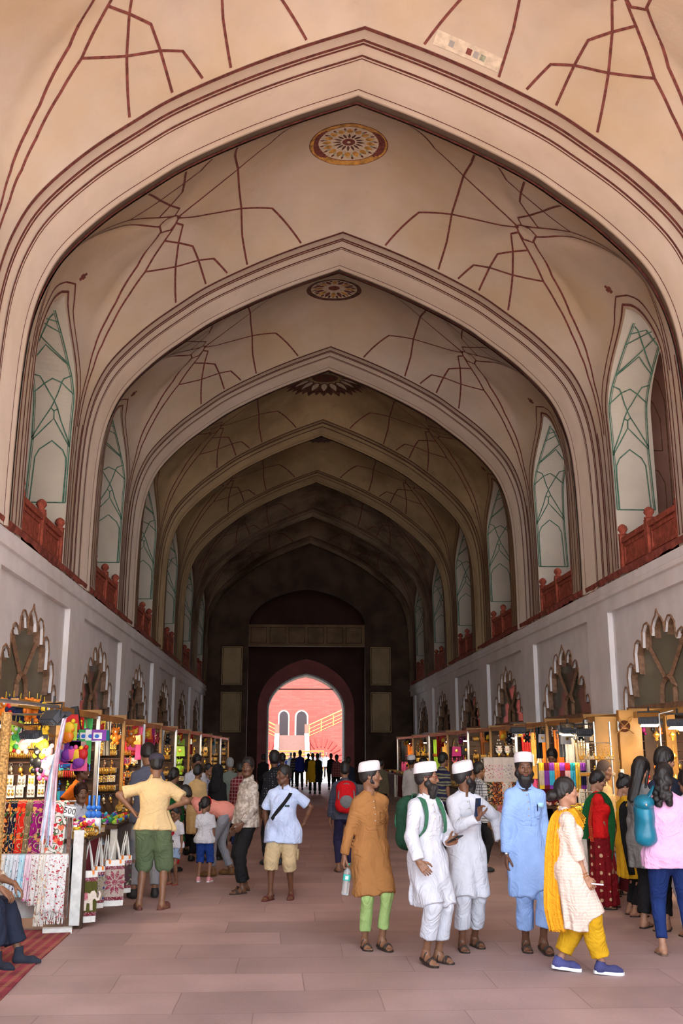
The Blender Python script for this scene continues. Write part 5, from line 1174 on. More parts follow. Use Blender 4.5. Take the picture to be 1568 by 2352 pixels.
ribbon('dupatta_scarf', [(Nn_+np.array([-.02, .165, -.14]), (0, .3, 1)), (Nn_+np.array([.06, .12, -.07]), (0, .2, 1)), (Nn_+np.array([.10, -.03, .0]), (.3, 1, .2)), (Nn_+np.array([.10, -.11, -.18]), (0, 1, 0)), (Nn_+np.array([.09, -.16, -.45]), (0, 1, 0))], [.14, .12, .12, .12, .12], F_dup, B5['root'], thick=.012, folds=.012)
for k, rr in enumerate((.030, .029)): wristband(B5, 'wR', 'eR', mat('gold_bangle', (.65, .38, .10), metal=.9, rough=.25), rr+.003, .006, name='bangle'); B5['wR'] = B5['wR']+(B5['eR']-B5['wR'])*.10
held('folded_paper', B5, 'wR', mat('pale_paper', (.6, .52, .56)), 'small folded paper in the hand of the woman in yellow scarf', 'paper', (.05, .012, .10), up=(.2, 1, -.1), off=(0, .11, -.10))
# --- women crowding the nearest right-hand stall
a = (3.62, 11.9, 72, 1.50)
B6 = person(*a, 'woman in red blouse and green and maroon saree facing the right-hand stall', tone='light', fem=1, wide=1.1, head=(5, 18, 0), hair='back', glasses='black', handR=lc(1400, 1948, -.10, *a), elR=(-.4, -.9, 0), sleeve='cap', top='blouse', hem=1.0, topm=F_redb, bottom='skirt', bhem=.04, botm=F_bandh, shoe='flip', seed=6)
N6 = B6['N']; ribbon('saree_drape', [(N6+np.array([-.03, -.16, -.60]), (0, 1, 0)), (N6+np.array([-.06, -.15, -.30]), (0, 1, .0)), (N6+np.array([-.09, -.09, -.06]), (0, 1, .2)), (N6+np.array([-.08, .03, .01]), (0, 1, .2)), (N6+np.array([-.04, .14, -.20]), (-.3, .5, .3)), (N6+np.array([-.08, .10, -.48]), (-.1, 1, .1)), (N6+np.array([-.12, .02, -.85]), (0, 1, 0))], [.17, .16, .14, .12, .16, .22, .26], F_greens, B6['root'], thick=.012, folds=.010)
ribbon('saree_border', [(N6+np.array([-.175, -.10, -.62]), (0, 1, 0)), (N6+np.array([-.13, -.12, -.35]), (0, 1, 0)), (N6+np.array([-.125, -.06, -.05]), (0, 1, .2))], [.05, .045, .04], patterned('red_gold_border', (.35, .03, .01), [(.6, .3, .05)], 40, 'dots'), B6['root'], thick=.008, folds=.002)
for q in range(3): wristband(B6, 'wR', 'eR', MATS['gold_bangle'], .030, .006, name='bangle'); B6['wR'] = B6['wR']+(B6['eR']-B6['wR'])*.05
a = (3.76, 11.35, 100, 1.46)
B7 = person(*a, 'woman in mustard kurta with black shawl and hair tied in a topknot', tone='light', fem=1, head=(-25, 22, 0), hair='back', top='kurta', hem=.48, topm=F_must, sleeve='short', bottom='trouser', botm=F_black, shoe='flip', handR=(-.16, .15, .85), seed=7)
N7 = B7['N']; ribbon('shawl', [(N7+np.array([-.05, .10, -.60]), (0, 1, 0)), (N7+np.array([-.11, .10, -.28]), (0, 1, 0)), (N7+np.array([-.12, .02, -.03]), (0, 1, .1)), (N7+np.array([-.14, -.08, -.12]), (0, 1, 0)), (N7+np.array([-.17, -.08, -.50]), (0, 1, 0)), (N7+np.array([-.18, -.04, -.95]), (0, 1, 0))], [.15, .15, .14, .20, .22, .14], F_black, B7['root'], folds=.012)
mb = MB(); mb.ball(tuple(B7['HC']+np.array([-.03, -.07, .13])), .045, 12); to_obj('topknot', [(np.array(mb.v), mb.f, 0)], [M_hair], B7['root'])
a = (3.66, 10.5, 128, 1.66)
B8 = person(*a, 'woman with long black hair in ash grey shawl and black trousers', tone='light', fem=1, head=(0, 20, 0), hair='long', top='kurta', hem=.62, topm=F_greysh, sleeve='34', bottom='trouser', botm=F_black, legr=(.10, .075), shoe='flip', handR=(-.14, .22, .95), seed=8)
mb = MB(); [mb.ball(tuple(B8['HC']+np.array([-.035+.014*(i % 5), -.118, -.06-.015*(i//5)])), .011, 6) for i in range(10)]; to_obj('hair_clip', [(np.array(mb.v), mb.f, 0)], [mat('navy_glitter', (.01, .02, .12), rough=.2, spec=.8)], B8['root'])
w = at(1530, 1742, 10.35); a = (w[0]-.02, 10.35, 150, 1.76)
B10 = person(*a, 'woman seen from behind with dark hair over her shoulders, beyond the pink top', tone='light', fem=1, head=(-40, 10, 0), hair='back', top='kurta', hem=.6, topm=F_navyst, bottom='trouser', botm=F_black, shoe='flip', seed=9)
a = (3.42, 9.2, 168, 1.62)
B9 = person(*a, 'woman in candy pink top and blue jeans seen from behind', tone='light', fem=1, wide=1.28, head=(-20, 8, 0), hair='curly', top='tunic', hem=.80, topm=F_rose, sleeve='34', slv=.03, flare=.015, bottom='jeans', botm=F_denim, legr=(.096, .052), bhem=.07, shoe='flip', shoem=mat('tan_flip_flop', (.16, .10, .07)), handL=(.12, .22, 1.05), handR=(-.14, .2, 1.0), footL=(.13, 0), footR=(-.13, -.03), seed=10, swing=(0, -.05))
def shoulder_bag(I, label, m):
    c = np.array([.225, -.05, 1.26]); r = empty('shoulder_bag', I['world'](c), label, 'bag', rz=I['rz']); r.scale = (I['sc']*1.15,)*3
    s = Sdf((-.2, -.2, -.3), (.2, .2, .3), .009); s.cap((0, -.06, -.13), (0, .06, -.13), .085, .085, .05); s.cap((0, -.05, .10), (0, .05, .10), .06, .06, .05); s.ell((0, 0, 0), (.085, .135, .19), .05); s.ell((0, -.05, -.17), (.09, .06, .05), .03); s.wrinkle(.003, 35, 4); V, Q = s.mesh(); to_obj('bag_body', [(V, Q, 0)], [m], r)
    s = Sdf((-.2, -.2, -.1), (.2, .2, .3), .009); s.ell((0, -.03, .13), (.085, .145, .07), .03); V, Q = s.mesh(); to_obj('flap', [(V, Q, 0)], [m], r)
    mb = MB(); mb.ball((.0, -.17, .12), .012, 8); to_obj('stud', [(np.array(mb.v), mb.f, 0)], [M_metal], r)
    ribbon('strap', [(np.array([0, -.10, .14]), (0, 1, .2)), (np.array([-.06, -.08, .22]), (0, 1, .4)), (np.array([-.09, .0, .27]), (0, 1, 0)), (np.array([-.06, .09, .20]), (0, 1, 0)), (np.array([0, .09, .12]), (0, 1, 0))], [.04, .035, .035, .03, .03], m, r, thick=.010, folds=0)
shoulder_bag(B9, 'teal leather bag slung from the shoulder of the woman in pink', mat('teal_leather', (.005, .15, .24), rough=.38, var=.15, bump=.3, bscale=14, spec=.5))
w = at(1392, 1785, 12.9); a = (w[0]-.03, 12.9, 60, 1.60)
B11 = person(*a, 'bald man in beige kurta and black waistcoat behind the women', tone='mid', head=(-10, 10, 0), hair='grey', hairm=mat('cropped_grey_stubble', (.09, .055, .04), rough=.8), top='kurta', hem=.58, topm=F_beige, bottom='pyjama', botm=F_white, seed=11, handR=(-.2, .12, .82))
w = at(1580, 1850, 10.0); person(w[0], 10.0, 180, 1.55, 'person in white at the right edge of the crowd', fem=1, tone='light', hair='back', top='kurta', hem=.4, topm=F_white, bottom='salwar', botm=F_white, face=False, shoe='flip', seed=12)
# --- left-hand group
a = (-1.52, 12.04, 176, 1.69)
C1 = person(*a, 'man in sand yellow polo shirt and olive shorts seen from behind, hands on hips', tone='mid', wide=1.16, belly=.02, head=(16, 12, 0), hair='short', cap='flat', face=False, handL=lc(304, 1862, -.02, *a), handR=lc(384, 1857, -.02, *a), elL=(1, -.15, .05), elR=(-1, -.15, .25), dirL=(-.6, -.1, -.75), dirR=(.5, -.1, -.8), thL=(0, 1, -.2), thR=(0, 1, -.2), curlL=.5, curlR=.5, sleeve='short', slv=.026, top='shirt', hem=.99, topm=F_tan, collar='shirt', bottom='shorts', bhem=.46, legr=(.108, .098), botm=F_olive, footL=(.135, .0), footR=(-.13, .02), shoe='loafer', shoem=mat('brown_suede', (.13, .045, .03), rough=.8), toeL=.35, toeR=-.3, seed=14)
mb = MB(); mb.lathe([(.150, 0), (.155, .005), (.155, .03), (.15, .035)], (0, 0, .985), 28, sx=1.12, sy=.86); to_obj('belt', [(np.array(mb.v), mb.f, 0)], [M_black], C1['root'])
person(-1.72, 12.95, 196, 1.82, 'man in slate blue shirt and grey trousers behind the man in yellow', tone='mid', head=(0, 25, 0), lean=12, hair='thick', face=False, top='shirt', hem=.86, topm=F_slate, sleeve='short', bottom='trouser', botm=F_grey, shoe='shoe', seed=15, handL=(.15, .3, .95), handR=(-.2, .28, .95), footL=(.12, 0), footR=(-.13, 0))
a = (-1.50, 14.19, -28, .97)
C3 = person(*a, 'small girl in white tee shirt with a red heart and denim shorts', tone='mid', fem=0, wide=1.15, hs=1.3, head=(-5, 22, 0), hair='girl', handL=(.24, .06, .85), handR=(-.2, .12, .85), sleeve='short', slv=.03, top='tee', hem=.86, topm=F_ltee, bottom='shorts', bhem=.62, legr=(.11, .10), botm=F_ldenim, shoe='flip', shoem=mat('red_flip_flop', (.3, .02, .015)), seed=16)
p = C3['surf'](.0, 1.20)+np.array([0, .004, 0]); hp_ = [(16*math.sin(t)**3*.0045, (13*math.cos(t)-5*math.cos(2*t)-2*math.cos(3*t)-math.cos(4*t))*.0042) for t in np.linspace(0, 2*math.pi, 24, endpoint=False)]
mb = MB(); mb.prism(hp_, 0, .010, 'y'); to_obj('heart_print', [(np.array(mb.v)+p, mb.f, 0)], [mat('red_print', (.45, .01, .02))], C3['root']); p = C3['surf'](.0, 1.02)
mb = MB(); [mb.box((x_, 0, -.03), (x_+.012, .012, .03)) for x_ in (-.07, -.045, -.02, .0, .03, .055)]; mb.box((-.07, 0, .0), (-.03, .012, .012)); mb.box((.03, 0, .018), (.065, .012, .03)); to_obj('printed_letters', [(np.array(mb.v)+p, mb.f, 0)], [M_black], C3['root'])
a = (-1.12, 14.45, 172, 1.07)
C4 = person(*a, 'girl in plain white tee and royal blue shorts with a red hair band', tone='mid', wide=1.12, hs=1.25, head=(-30, 5, 0), hair='girl', face=False, sleeve='short', slv=.028, top='tee', hem=.84, topm=F_ltee, bottom='shorts', bhem=.40, legr=(.10, .085), botm=F_bshort, shoe='sneaker', shoem=mat('pink_shoe', (.6, .25, .28)), footL=(.12, 0), footR=(-.12, 0), seed=17, handL=(.19, .1, .86), handR=(-.2, .08, .84))
mb = MB(); mb.tube([tuple(C4['HC']+C4['Rh']@np.array([.098*math.cos(t), .03, .04+.105*math.sin(t)])) for t in np.linspace(-.3, math.pi+.3, 16)], .010, 6); to_obj('hair_band', [(np.array(mb.v), mb.f, 0)], [mat('red_band', (.5, .01, .01))], C4['root'])
a = (-.86, 15.1, -98, 1.68)
C5 = person(*a, 'man in salmon pink shirt and grey trousers bending forward', tone='mid', lean=74, head=(0, -5, 0), hair='short', face=False, handL=(.1, .40, .62), handR=(-.12, .35, .55), top='shirt', hem=.99, topm=F_pink, slv=.03, bottom='trouser', botm=F_grey, shoe='shoe', shoem=mat('tan_brown_leather', (.13, .06, .02), rough=.5), pelz=.92, footL=(.12, .18), footR=(-.12, -.05), seed=18)
a = (-.50, 13.42, -62, 1.64)
C6 = person(*a, 'man in cream printed shirt and black trousers looking at the camera', tone='dark', head=(44, 2, 3), hair='short', beard='mustache', wide=1.05, belly=.025, handL=lc(556, 1892, -.18, *a), elL=(.4, -1, 0), handR=(-.17, .12, .85), top='shirt', hem=.84, topm=F_block, slv=.028, flare=.0, collar='shirt', bottom='trouser', botm=F_black, legr=(.095, .078), footL=(.12, .12), footR=(-.12, -.04), shoe='sandal', seed=19)
a = (-.04, 12.82, -14, 1.55)
C7 = person(*a, 'stout man in pale blue shirt and khaki cargo shorts, hand on hip', tone='dark', wide=1.22, belly=.075, head=(-42, 3, 0), hair='short', handL=lc(697, 1893, .02, *a), elL=(1, -.35, .0), dirL=(-.7, .15, -.6), thL=(0, 1, -.2), curlL=.6, handR=(-.27, -.10, .90), elR=(-1, -.6, .2), sleeve='short', slv=.030, top='shirt', hem=.74, topm=F_lblue, flare=.005, collar='shirt', vneck=.07, bottom='shorts', bhem=.40, legr=(.100, .102), botm=F_khaki, footL=(.12, -.02), footR=(-.13, .16), shoe='strap', shoem=mat('red_black_sandal', (.09, .012, .012)), toeR=-.35, seed=20)
S7 = [C7['surf'](x_, z_)+np.array([0, .006, 0]) for x_, z_ in ((.11, 1.38), (.05, 1.28), (-.04, 1.17), (-.12, 1.06))]
ribbon('sling_strap', [(C7['surf'](.12, 1.40)+np.array([0, -.04, .03]), (1, 0, .5))]+[(p, (.6, 0, -.8)) for p in S7], [.05, .05, .05, .05], F_black, C7['root'], thick=.008, folds=0)
p = C7['surf'](.09, 1.24); mb = MB(); mb.box((-.03, 0, -.01), (.035, .006, .012)); to_obj('badge', [(np.array(mb.v)+p, mb.f, 0)], [mat('dark_green_badge', (.02, .05, .04))], C7['root'])
for q in (-1, 1): mb = MB(); mb.box((-.006, -.06, -.09), (.010, .05, .06)); to_obj('cargo_pocket', [(np.array(mb.v)+np.array([q*.215, .0, .60]), mb.f, 0)], [F_khaki], C7['root'])
a = (.86, 15.45, 182, 1.56)
C8 = person(*a, 'man in navy check shirt carrying a red and grey rucksack, seen from behind', tone='mid', hair='short', face=False, top='shirt', hem=.84, topm=F_navychk, slv=.03, bottom='trouser', botm=fabric('dark_violet_cloth', (.02, .018, .05)), seed=21, wide=1.1, handL=(.25, .05, .8), handR=(-.25, .05, .8))
backpack(C8, 'red and grey rucksack on the back of the man in navy check', fabric('scarlet_nylon', (.50, .008, .012)), fabric('grey_nylon', (.17, .17, .17)), .33, .50, .22)
person(-.20, 16.4, 205, 1.72, 'dark haired man in black dotted shirt walking away', tone='dark', hair='thick', face=False, head=(-25, 0, 0), top='shirt', hem=.8, topm=F_dot, bottom='trouser', botm=F_black, shoe='shoe', seed=22)
def bgp(px, pyh, Y, rz, label, h=None, **k):
    w = at(px, pyh, Y); k.setdefault('res', .016); k.setdefault('face', False); k.setdefault('shoe', 'shoe'); k.setdefault('seed', int(px)); return person(w[0], Y, rz, h or w[2], label, **k)
bgp(500, 1758, 17.2, 150, 'woman in black veil and robe behind the bending man', fem=1, hair='burqa', hairm=F_black, top='robe', hem=.1, topm=F_black, wide=1.15, flare=.08, bottom=None)
bgp(552, 1752, 18.6, 170, 'man in maroon check shirt behind the printed shirt', top='shirt', hem=.8, topm=F_marchk, bottom='trouser', botm=F_denim)
bgp(528, 1742, 20.5, 200, 'grey haired man in pale shirt behind the maroon check shirt', hairm=mat('grey_hair', (.25, .25, .25)), top='shirt', hem=.8, topm=F_dgreen, bottom='trouser', botm=F_black)
bgp(447, 1733, 18.2, 20, 'shopkeeper in white shirt leaning over a left-hand counter', head=(10, 25, 0), lean=12, top='shirt', hem=.8, topm=F_white, sleeve='short', bottom='trouser', botm=F_black, face=True)
bgp(455, 1757, 17.0, 160, 'person in cream kurta at the counter before the shopkeeper', fem=1, hair='back', top='kurta', hem=.5, topm=F_beige, bottom='trouser', botm=F_black)
bgp(478, 1755, 19.0, 60, 'person in grey floral shirt beside the veiled woman', top='shirt', hem=.8, topm=patterned('grey_floral_shirting', (.33, .34, .40), [(.14, .15, .25)], 30, 'blotch'), bottom='trouser', botm=F_denim)
bgp(400, 1765, 15.6, 150, 'woman in dark green and red behind the man in yellow', fem=1, hair='pony', top='kurta', hem=.5, topm=F_greens, bottom='salwar', botm=F_redb)
C9 = bgp(172, 1750, 14.0, 70, 'stall vendor in orange tee shirt', face=True, head=(20, 0, 0), res=.012, hair='thick', tone='mid', top='tee', hem=.86, topm=F_orange, sleeve='short', slv=.03, bottom='trouser', botm=F_black, lean=10, handR=(-.22, .1, .95), elR=(-1, -.5, 0), shoe='sandal')
w = at(186, 1802, 13.1)
person(w[0], 13.1, 45, 1.62, 'moustached vendor in white shirt sitting behind the toy counter', tone='mid', head=(-12, 2, 0), hair='thick', hairm=mat('hennaed_hair', (.035, .010, .006), rough=.5, bump=.4, bscale=120), beard='mustache', top='shirt', hem=.99, topm=F_white, vneck=.13, collar='shirt', bottom='trouser', botm=F_black, pelz=.93-(1.62-w[2])/1.62*1.775, footL=(.12, .42), footR=(-.12, .40), handL=(.2, .32, .62), handR=(-.2, .32, .62), sleeve='long', shoe='sandal', seed=23)
a = (-2.80, 9.15, 78, 1.66)
C11 = person(*a, 'elderly man seated at the left edge in dark trousers and socks', tone='mid', head=(-10, 10, 0), hair='grey', hairm=mat('thin_grey_hair', (.12, .10, .09), rough=.8), beard='mustache', lean=14, top='kurta', hem=.46, topm=patterned('cream_woven_kurta', (.55, .48, .38), [(.30, .16, .10)], 30, 'blotch'), sleeve='34', bottom='trouser', botm=F_navyst, legr=(.105, .10), bhem=.10, pelz=.52, footL=(.12, .60), footR=(-.13, .52), toeR=-.3, kneeL=(0, .4, 1), kneeR=(0, .4, 1), handR=(-.10, .50, .66), handL=(.10, .52, .68), elR=(-.6, -.7, -.6), elL=(.6, -.7, -.6), dirR=(.1, .75, -.55), dirL=(.0, .7, -.65), thR=(.8, .2, .2), thL=(-.8, .2, .2), curlR=.55, curlL=.5, shoe='sock', shoem=mat('navy_sock_knit', (.02, .022, .035), rough=.95), swing=(0, .2), seed=24)
r = empty('stool', (-2.92, 9.15, 0), 'low wooden stool under the elderly seated man', 'stool'); mb = MB(); mb.box((-.22, -.2, .34), (.2, .2, .39)); mb.build('seat', M_wooddk, r)
for sx in (-.18, .16):
    for sy in (-.16, .16): mb = MB(); mb.box((sx-.02, sy-.02, 0), (sx+.02, sy+.02, .34)); mb.build('leg', M_wooddk, r)
# --- right-hand background
bgp(944, 1737, 21.5, 160, 'man in pale shirt and cap with hand on hip, deep in the hall', cap='kufi', hair='cap', top='shirt', hem=.84, topm=fabric('dusty_white_shirting', (.45, .42, .40)), handR=(-.16, .0, 1.0), elR=(-1, -.3, 0), bottom='trouser', botm=F_black)
bgp(972, 1742, 20.6, 100, 'man in grey green shirt beside the man in pale shirt', top='shirt', hem=.8, topm=F_dgreen, bottom='trouser', botm=F_grey)
bgp(1008, 1730, 18.6, 120, 'man in navy striped knit shirt at the jewellery stall', top='shirt', hem=.85, topm=F_nst, sleeve='short', bottom='trouser', botm=F_black, lean=8)
bgp(1098, 1752, 15.4, 110, 'man in grey plaid shirt behind the raised phone', top='shirt', hem=.8, topm=F_plaid, bottom='trouser', botm=F_black)
bgp(1268, 1722, 17.0, -30, 'dark haired vendor looking down behind the chequered shawls', face=True, head=(0, 32, 0), hair='thick', tone='mid', top='shirt', hem=.85, topm=F_mar, bottom='trouser', botm=F_black)
bgp(875, 1745, 26, 150, 'man in olive shirt in the shade of the right-hand stalls', top='shirt', hem=.8, topm=fabric('drab_olive_shirting', (.12, .10, .06)), bottom='trouser', botm=F_black)
for i, (px, ph, Y, rz, tm, lab) in enumerate(((668, 1729, 57, 180, F_grey, 'grey shirt walking out through the far doorway, leftmost of the silhouettes'), (676, 1729, 50, 180, F_nst, 'striped tee in the far doorway'), (689, 1724, 46, 185, fabric('cobalt_jersey', (.02, .03, .2)), 'cobalt tee shirt, tallest silhouette in the far doorway'), (708, 1731, 50, 170, F_navyst, 'navy and mustard clothes beyond the doorway crowd'), (718, 1731, 42, 180, F_must, 'mustard kurta walking towards the far doorway'), (729, 1731, 42, 180, F_black, 'black top beside the mustard kurta in the doorway'), (717, 1728, 66, 0, F_white, 'bright white shirt standing in the sunlit court'), (735, 1729, 62, 10, F_ltee, 'white tee with raised arm in the sunlit court'), (749, 1729, 64, 0, F_lblue, 'pale blue top in the sunlit court'), (760, 1731, 46, 175, F_black, 'black shirt right of the doorway centre'), (773, 1734, 40, 185, F_marchk, 'maroon top near the right door jamb'), (605, 1733, 34, 180, F_black, 'black clothes left of the far doorway'), (648, 1731, 24, 195, F_black, 'black jacket before the far doorway'), (800, 1740, 30, 170, F_navyst, 'dark navy clothes at the right side of the far doorway'))):
    bgp(px, ph, Y, rz, 'person in '+lab, top='kurta' if 'kurta' in lab else 'shirt', hem=.5 if 'kurta' in lab else .82, topm=tm, bottom='trouser', botm=F_black if tm is not F_navyst else F_must, handR=(-.2, .1, 1.4) if 'raised' in lab else (-.2, .06, .78), footL=(.1, .12), footR=(-.1, -.12), res=.022, tone='dark')
# ================================================================ STALLS AND GOODS
RG = random.Random(11)
def vmat(name, c, **k): k.setdefault('var', .15); return mat(name, c, **k)
M_gold2 = vmat('gilt_metal', (.75, .43, .08), metal=.75, rough=.28); M_silver = vmat('oxidised_silver', (.55, .55, .57), metal=.8, rough=.3); M_card = vmat('cream_card', (.60, .50, .33)); M_clearp = vmat('blister_plastic', (.6, .65, .7), rough=.1, spec=.8)
COLS = dict(red=(.50, .015, .015), pink=(.72, .10, .28), blue=(.02, .13, .50), cyan=(.05, .42, .60), green=(.05, .30, .08), lime=(.35, .60, .05), yellow=(.80, .52, .03), orange=(.75, .20, .02), violet=(.20, .04, .32), white=(.68, .66, .64), black=(.015, .015, .018), cream=(.62, .50, .34), maroon=(.14, .01, .02), magenta=(.32, .01, .14), khaki=(.25, .17, .09), navy=(.012, .016, .05), teal=(.01, .22, .24), grey=(.2, .2, .21), rose=(.70, .42, .40), gold=(.70, .40, .08))
def C_(n, **k): return vmat('goods_'+n, COLS[n], rough=k.pop('rough', .5), **k)
def floral(name, base, cols, scale=16, border=None, leaf=(.04, .12, .03), density=.34, vine=None):
    """embroidered cloth: voronoi blooms, leaves and vine lines, optional denser band near the lower hem"""
    m = fabric(name, base, bump=.1); N, L, b = nodes(m); tc = N.new('ShaderNodeTexCoord'); cur = b.inputs['Base Color'].links[0].from_socket
    def layer(cur, sc, thr, col, seed, rnd=1):
        mp = N.new('ShaderNodeMapping'); mp.inputs['Location'].default_value = (seed, seed*.7, seed*1.3); L.new(tc.outputs['Object'], mp.inputs[0])
        ns = N.new('ShaderNodeTexNoise'); ns.inputs['Scale'].default_value = sc*1.5; L.new(mp.outputs[0], ns.inputs['Vector']); ad = N.new('ShaderNodeMix'); ad.data_type = 'VECTOR'; ad.inputs[0].default_value = .06; L.new(mp.outputs[0], ad.inputs[4]); L.new(ns.outputs['Color'], ad.inputs[5])
        v = N.new('ShaderNodeTexVoronoi'); v.inputs['Scale'].default_value = sc; v.inputs['Randomness'].default_value = rnd; L.new(ad.outputs[1], v.inputs['Vector']); lt = N.new('ShaderNodeMath'); lt.operation = 'LESS_THAN'; lt.inputs[1].default_value = thr; L.new(v.outputs['Distance'], lt.inputs[0])
        mx = N.new('ShaderNodeMix'); mx.data_type = 'RGBA'; L.new(lt.outputs[0], mx.inputs[0]); L.new(cur, mx.inputs[6]); mx.inputs[7].default_value = (*col, 1); return mx.outputs[2]
    if vine:
        w = N.new('ShaderNodeTexNoise'); w.inputs['Scale'].default_value = scale*.45; w.inputs['Detail'].default_value = 0; L.new(tc.outputs['Object'], w.inputs['Vector']); pp = N.new('ShaderNodeMath'); pp.operation = 'PINGPONG'; pp.inputs[1].default_value = .07; L.new(w.outputs['Fac'], pp.inputs[0]); lt = N.new('ShaderNodeMath'); lt.operation = 'LESS_THAN'; lt.inputs[1].default_value = .010; L.new(pp.outputs[0], lt.inputs[0])
        mx = N.new('ShaderNodeMix'); mx.data_type = 'RGBA'; L.new(lt.outputs[0], mx.inputs[0]); L.new(cur, mx.inputs[6]); mx.inputs[7].default_value = (*vine, 1); cur = mx.outputs[2]
    cur = layer(cur, scale*1.7, density*.75, leaf, 3.1)
    for i, c in enumerate(cols): cur = layer(cur, scale*(1+.25*i), density, c, 1.7*i)
    L.new(cur, b.inputs['Base Color']); return m
PROTO = {}
def proto(kind, var):
    """one of each kind of goods; copies share its mesh"""
    k = (kind, var)
    if k in PROTO:
        o, cs = PROTO[k]; r = o.copy(); COL.objects.link(r)
        for c in cs: q = c.copy(); COL.objects.link(q); q.parent = r
        return r
    col = var; r = bpy.data.objects.new(kind, None); COL.objects.link(r); cs = []
    def part(mb, nm, m, sm=False): o = mb.build(nm, m, r, smooth=sm); cs.append(o); return o
    if kind == 'bangle_set':
        mb = MB(); mb.box((-.05, .0, -.052), (.05, .004, .0)); part(mb, 'card', M_card)
        mb = MB()
        for x in np.linspace(-.036, .036, 5): mb.tube([(x, -.022+.024*math.cos(t), -.030+.030*math.sin(t)) for t in np.linspace(0, 2*math.pi, 11)[:-1]], .0065, 5, close=True)
        part(mb, 'bangles', C_(col, rough=.25, metal=.6) if col != 'gold' else M_gold2, True)
    elif kind == 'necklace':
        mb = MB()
        for i in range(17):
            t = i/16; x = .045*math.sin(math.pi*2*t)*(.6+.4*math.sin(math.pi*t)); z = -.26*math.sin(math.pi*t)**.8; mb.ball((x, 0, z), .010+.004*math.sin(math.pi*t), 6)
        part(mb, 'beads', {'gold': M_gold2, 'silver': M_silver}.get(col) or C_(col, rough=.25), True)
        mb = MB(); mb.ball((0, -.004, -.285), .024, 8, sc=(1, .4, 1.2)); part(mb, 'pendant', M_gold2, True)
    elif kind == 'earring_card':
        mb = MB(); mb.box((-.03, 0, -.09), (.03, .003, 0)); part(mb, 'card', C_('white')); mb = MB()
        for q in (-.014, .014): mb.ball((q, -.006, -.035), .009, 6); mb.ball((q, -.006, -.06), .012, 6, sc=(1, .5, 1.2))
        part(mb, 'earrings', {'gold': M_gold2, 'silver': M_silver}.get(col) or C_(col), True)
    elif kind == 'bracelet_card':
        mb = MB(); mb.box((-.045, 0, -.075), (.045, .003, 0)); part(mb, 'card', C_('cream' if col != 'cream' else 'yellow')); mb = MB()
        for q in (-.022, .022):
            for zz in (-.022, -.052): mb.tube([(q+.015*math.cos(t), -.008, zz+.013*math.sin(t)) for t in np.linspace(0, 2*math.pi, 9)[:-1]], .0055, 5, close=True)
        part(mb, 'bracelets', {'gold': M_gold2, 'silver': M_silver}.get(col) or C_(col, rough=.3), True)
    elif kind == 'key_ring':
        mb = MB(); mb.tube([(.012*math.cos(t), 0, -.016+.014*math.sin(t)) for t in np.linspace(0, 2*math.pi, 9)[:-1]], .0025, 4, close=True); part(mb, 'ring', M_silver); mb = MB(); mb.ball((0, 0, -.055), .020, 8, sc=(1, .5, 1.2)); mb.ball((.012, 0, -.09), .013, 6); part(mb, 'charm', {'gold': M_gold2, 'silver': M_silver}.get(col) or C_(col, rough=.3), True)
    elif kind == 'charm_string':
        mb = MB(); [mb.ball((.006*math.sin(i*2.), 0, -.018-.026*i), .014 if i % 2 else .009, 6) for i in range(8)]; part(mb, 'charms', {'gold': M_gold2, 'silver': M_silver}.get(col) or C_(col, rough=.3), True); mb = MB(); mb.tube([(0, 0, 0), (0, 0, -.21)], .002, 4); part(mb, 'string', C_('red'))
    elif kind == 'toy_pack':
        mb = MB(); mb.box((-.075, 0, -.20), (.075, .004, 0)); part(mb, 'backing_card', C_(col)); mb = MB(); mb.ball((0, -.02, -.12), .055, 10, sc=(1, .5, 1)); mb.box((-.05, -.03, -.18), (-.01, 0, -.14)); mb.ball((.035, -.02, -.06), .022, 8); part(mb, 'toy', C_({'red': 'yellow', 'blue': 'orange', 'cyan': 'blue', 'pink': 'violet', 'yellow': 'red', 'violet': 'pink', 'green': 'red', 'lime': 'orange'}.get(col, 'yellow')), True)
    elif kind == 'boxed_toy':
        mb = MB(); mb.box((-.10, -.045, 0), (.10, .045, .15)); part(mb, 'box', C_(col)); mb = MB(); mb.box((-.08, -.047, .02), (.04, -.045, .11)); part(mb, 'printed_panel', C_('white')); mb = MB(); mb.ball((-.03, -.05, .06), .028, 8, sc=(1.2, .2, 1)); part(mb, 'printed_picture', C_('blue' if col != 'blue' else 'red'))
    elif kind == 'hanging_scarf':
        mb = MB(); g = []
        for z in np.linspace(0, -.62, 10): g.append([(x*(1-.10*math.sin(-z*5)), -.02+.012*math.sin(x*90+z*3)-.01*(z < -.1), z) for x in np.linspace(-.065, .065, 13)])
        g = np.array(g); addgrid(mb, g); g2 = g.copy(); g2[..., 1] += .03; addgrid(mb, g2); part(mb, 'cloth', C_(col, rough=.8), True)
        mb = MB(); mb.tube([(0, 0, .05), (.0, 0, .01), (-.05, 0, -.005), (.05, 0, -.005), (0, 0, .01)], .003, 4); part(mb, 'hanger', M_metal)
    elif kind == 'handbag':
        mb = MB(); mb.prism([(-.085, -.30), (.085, -.30), (.075, -.14), (-.075, -.14)], -.03, .03, 'y'); part(mb, 'bag_body', C_(col, rough=.6)); mb = MB()
        for q in (-.02, .02): mb.tube([(-.05, q, -.15), (-.03, q, -.03), (0, q, 0), (.03, q, -.03), (.05, q, -.15)], .005, 4)
        part(mb, 'handle', C_('khaki')); mb = MB(); mb.ball((0, -.032, -.21), .028, 8, sc=(1, .2, 1)); part(mb, 'motif', M_gold2)
    elif kind == 'plush_toy':
        mb = MB(); mb.ball((0, 0, -.24), .065, 12, sc=(1, .85, 1.1)); mb.ball((0, -.01, -.13), .055, 12)
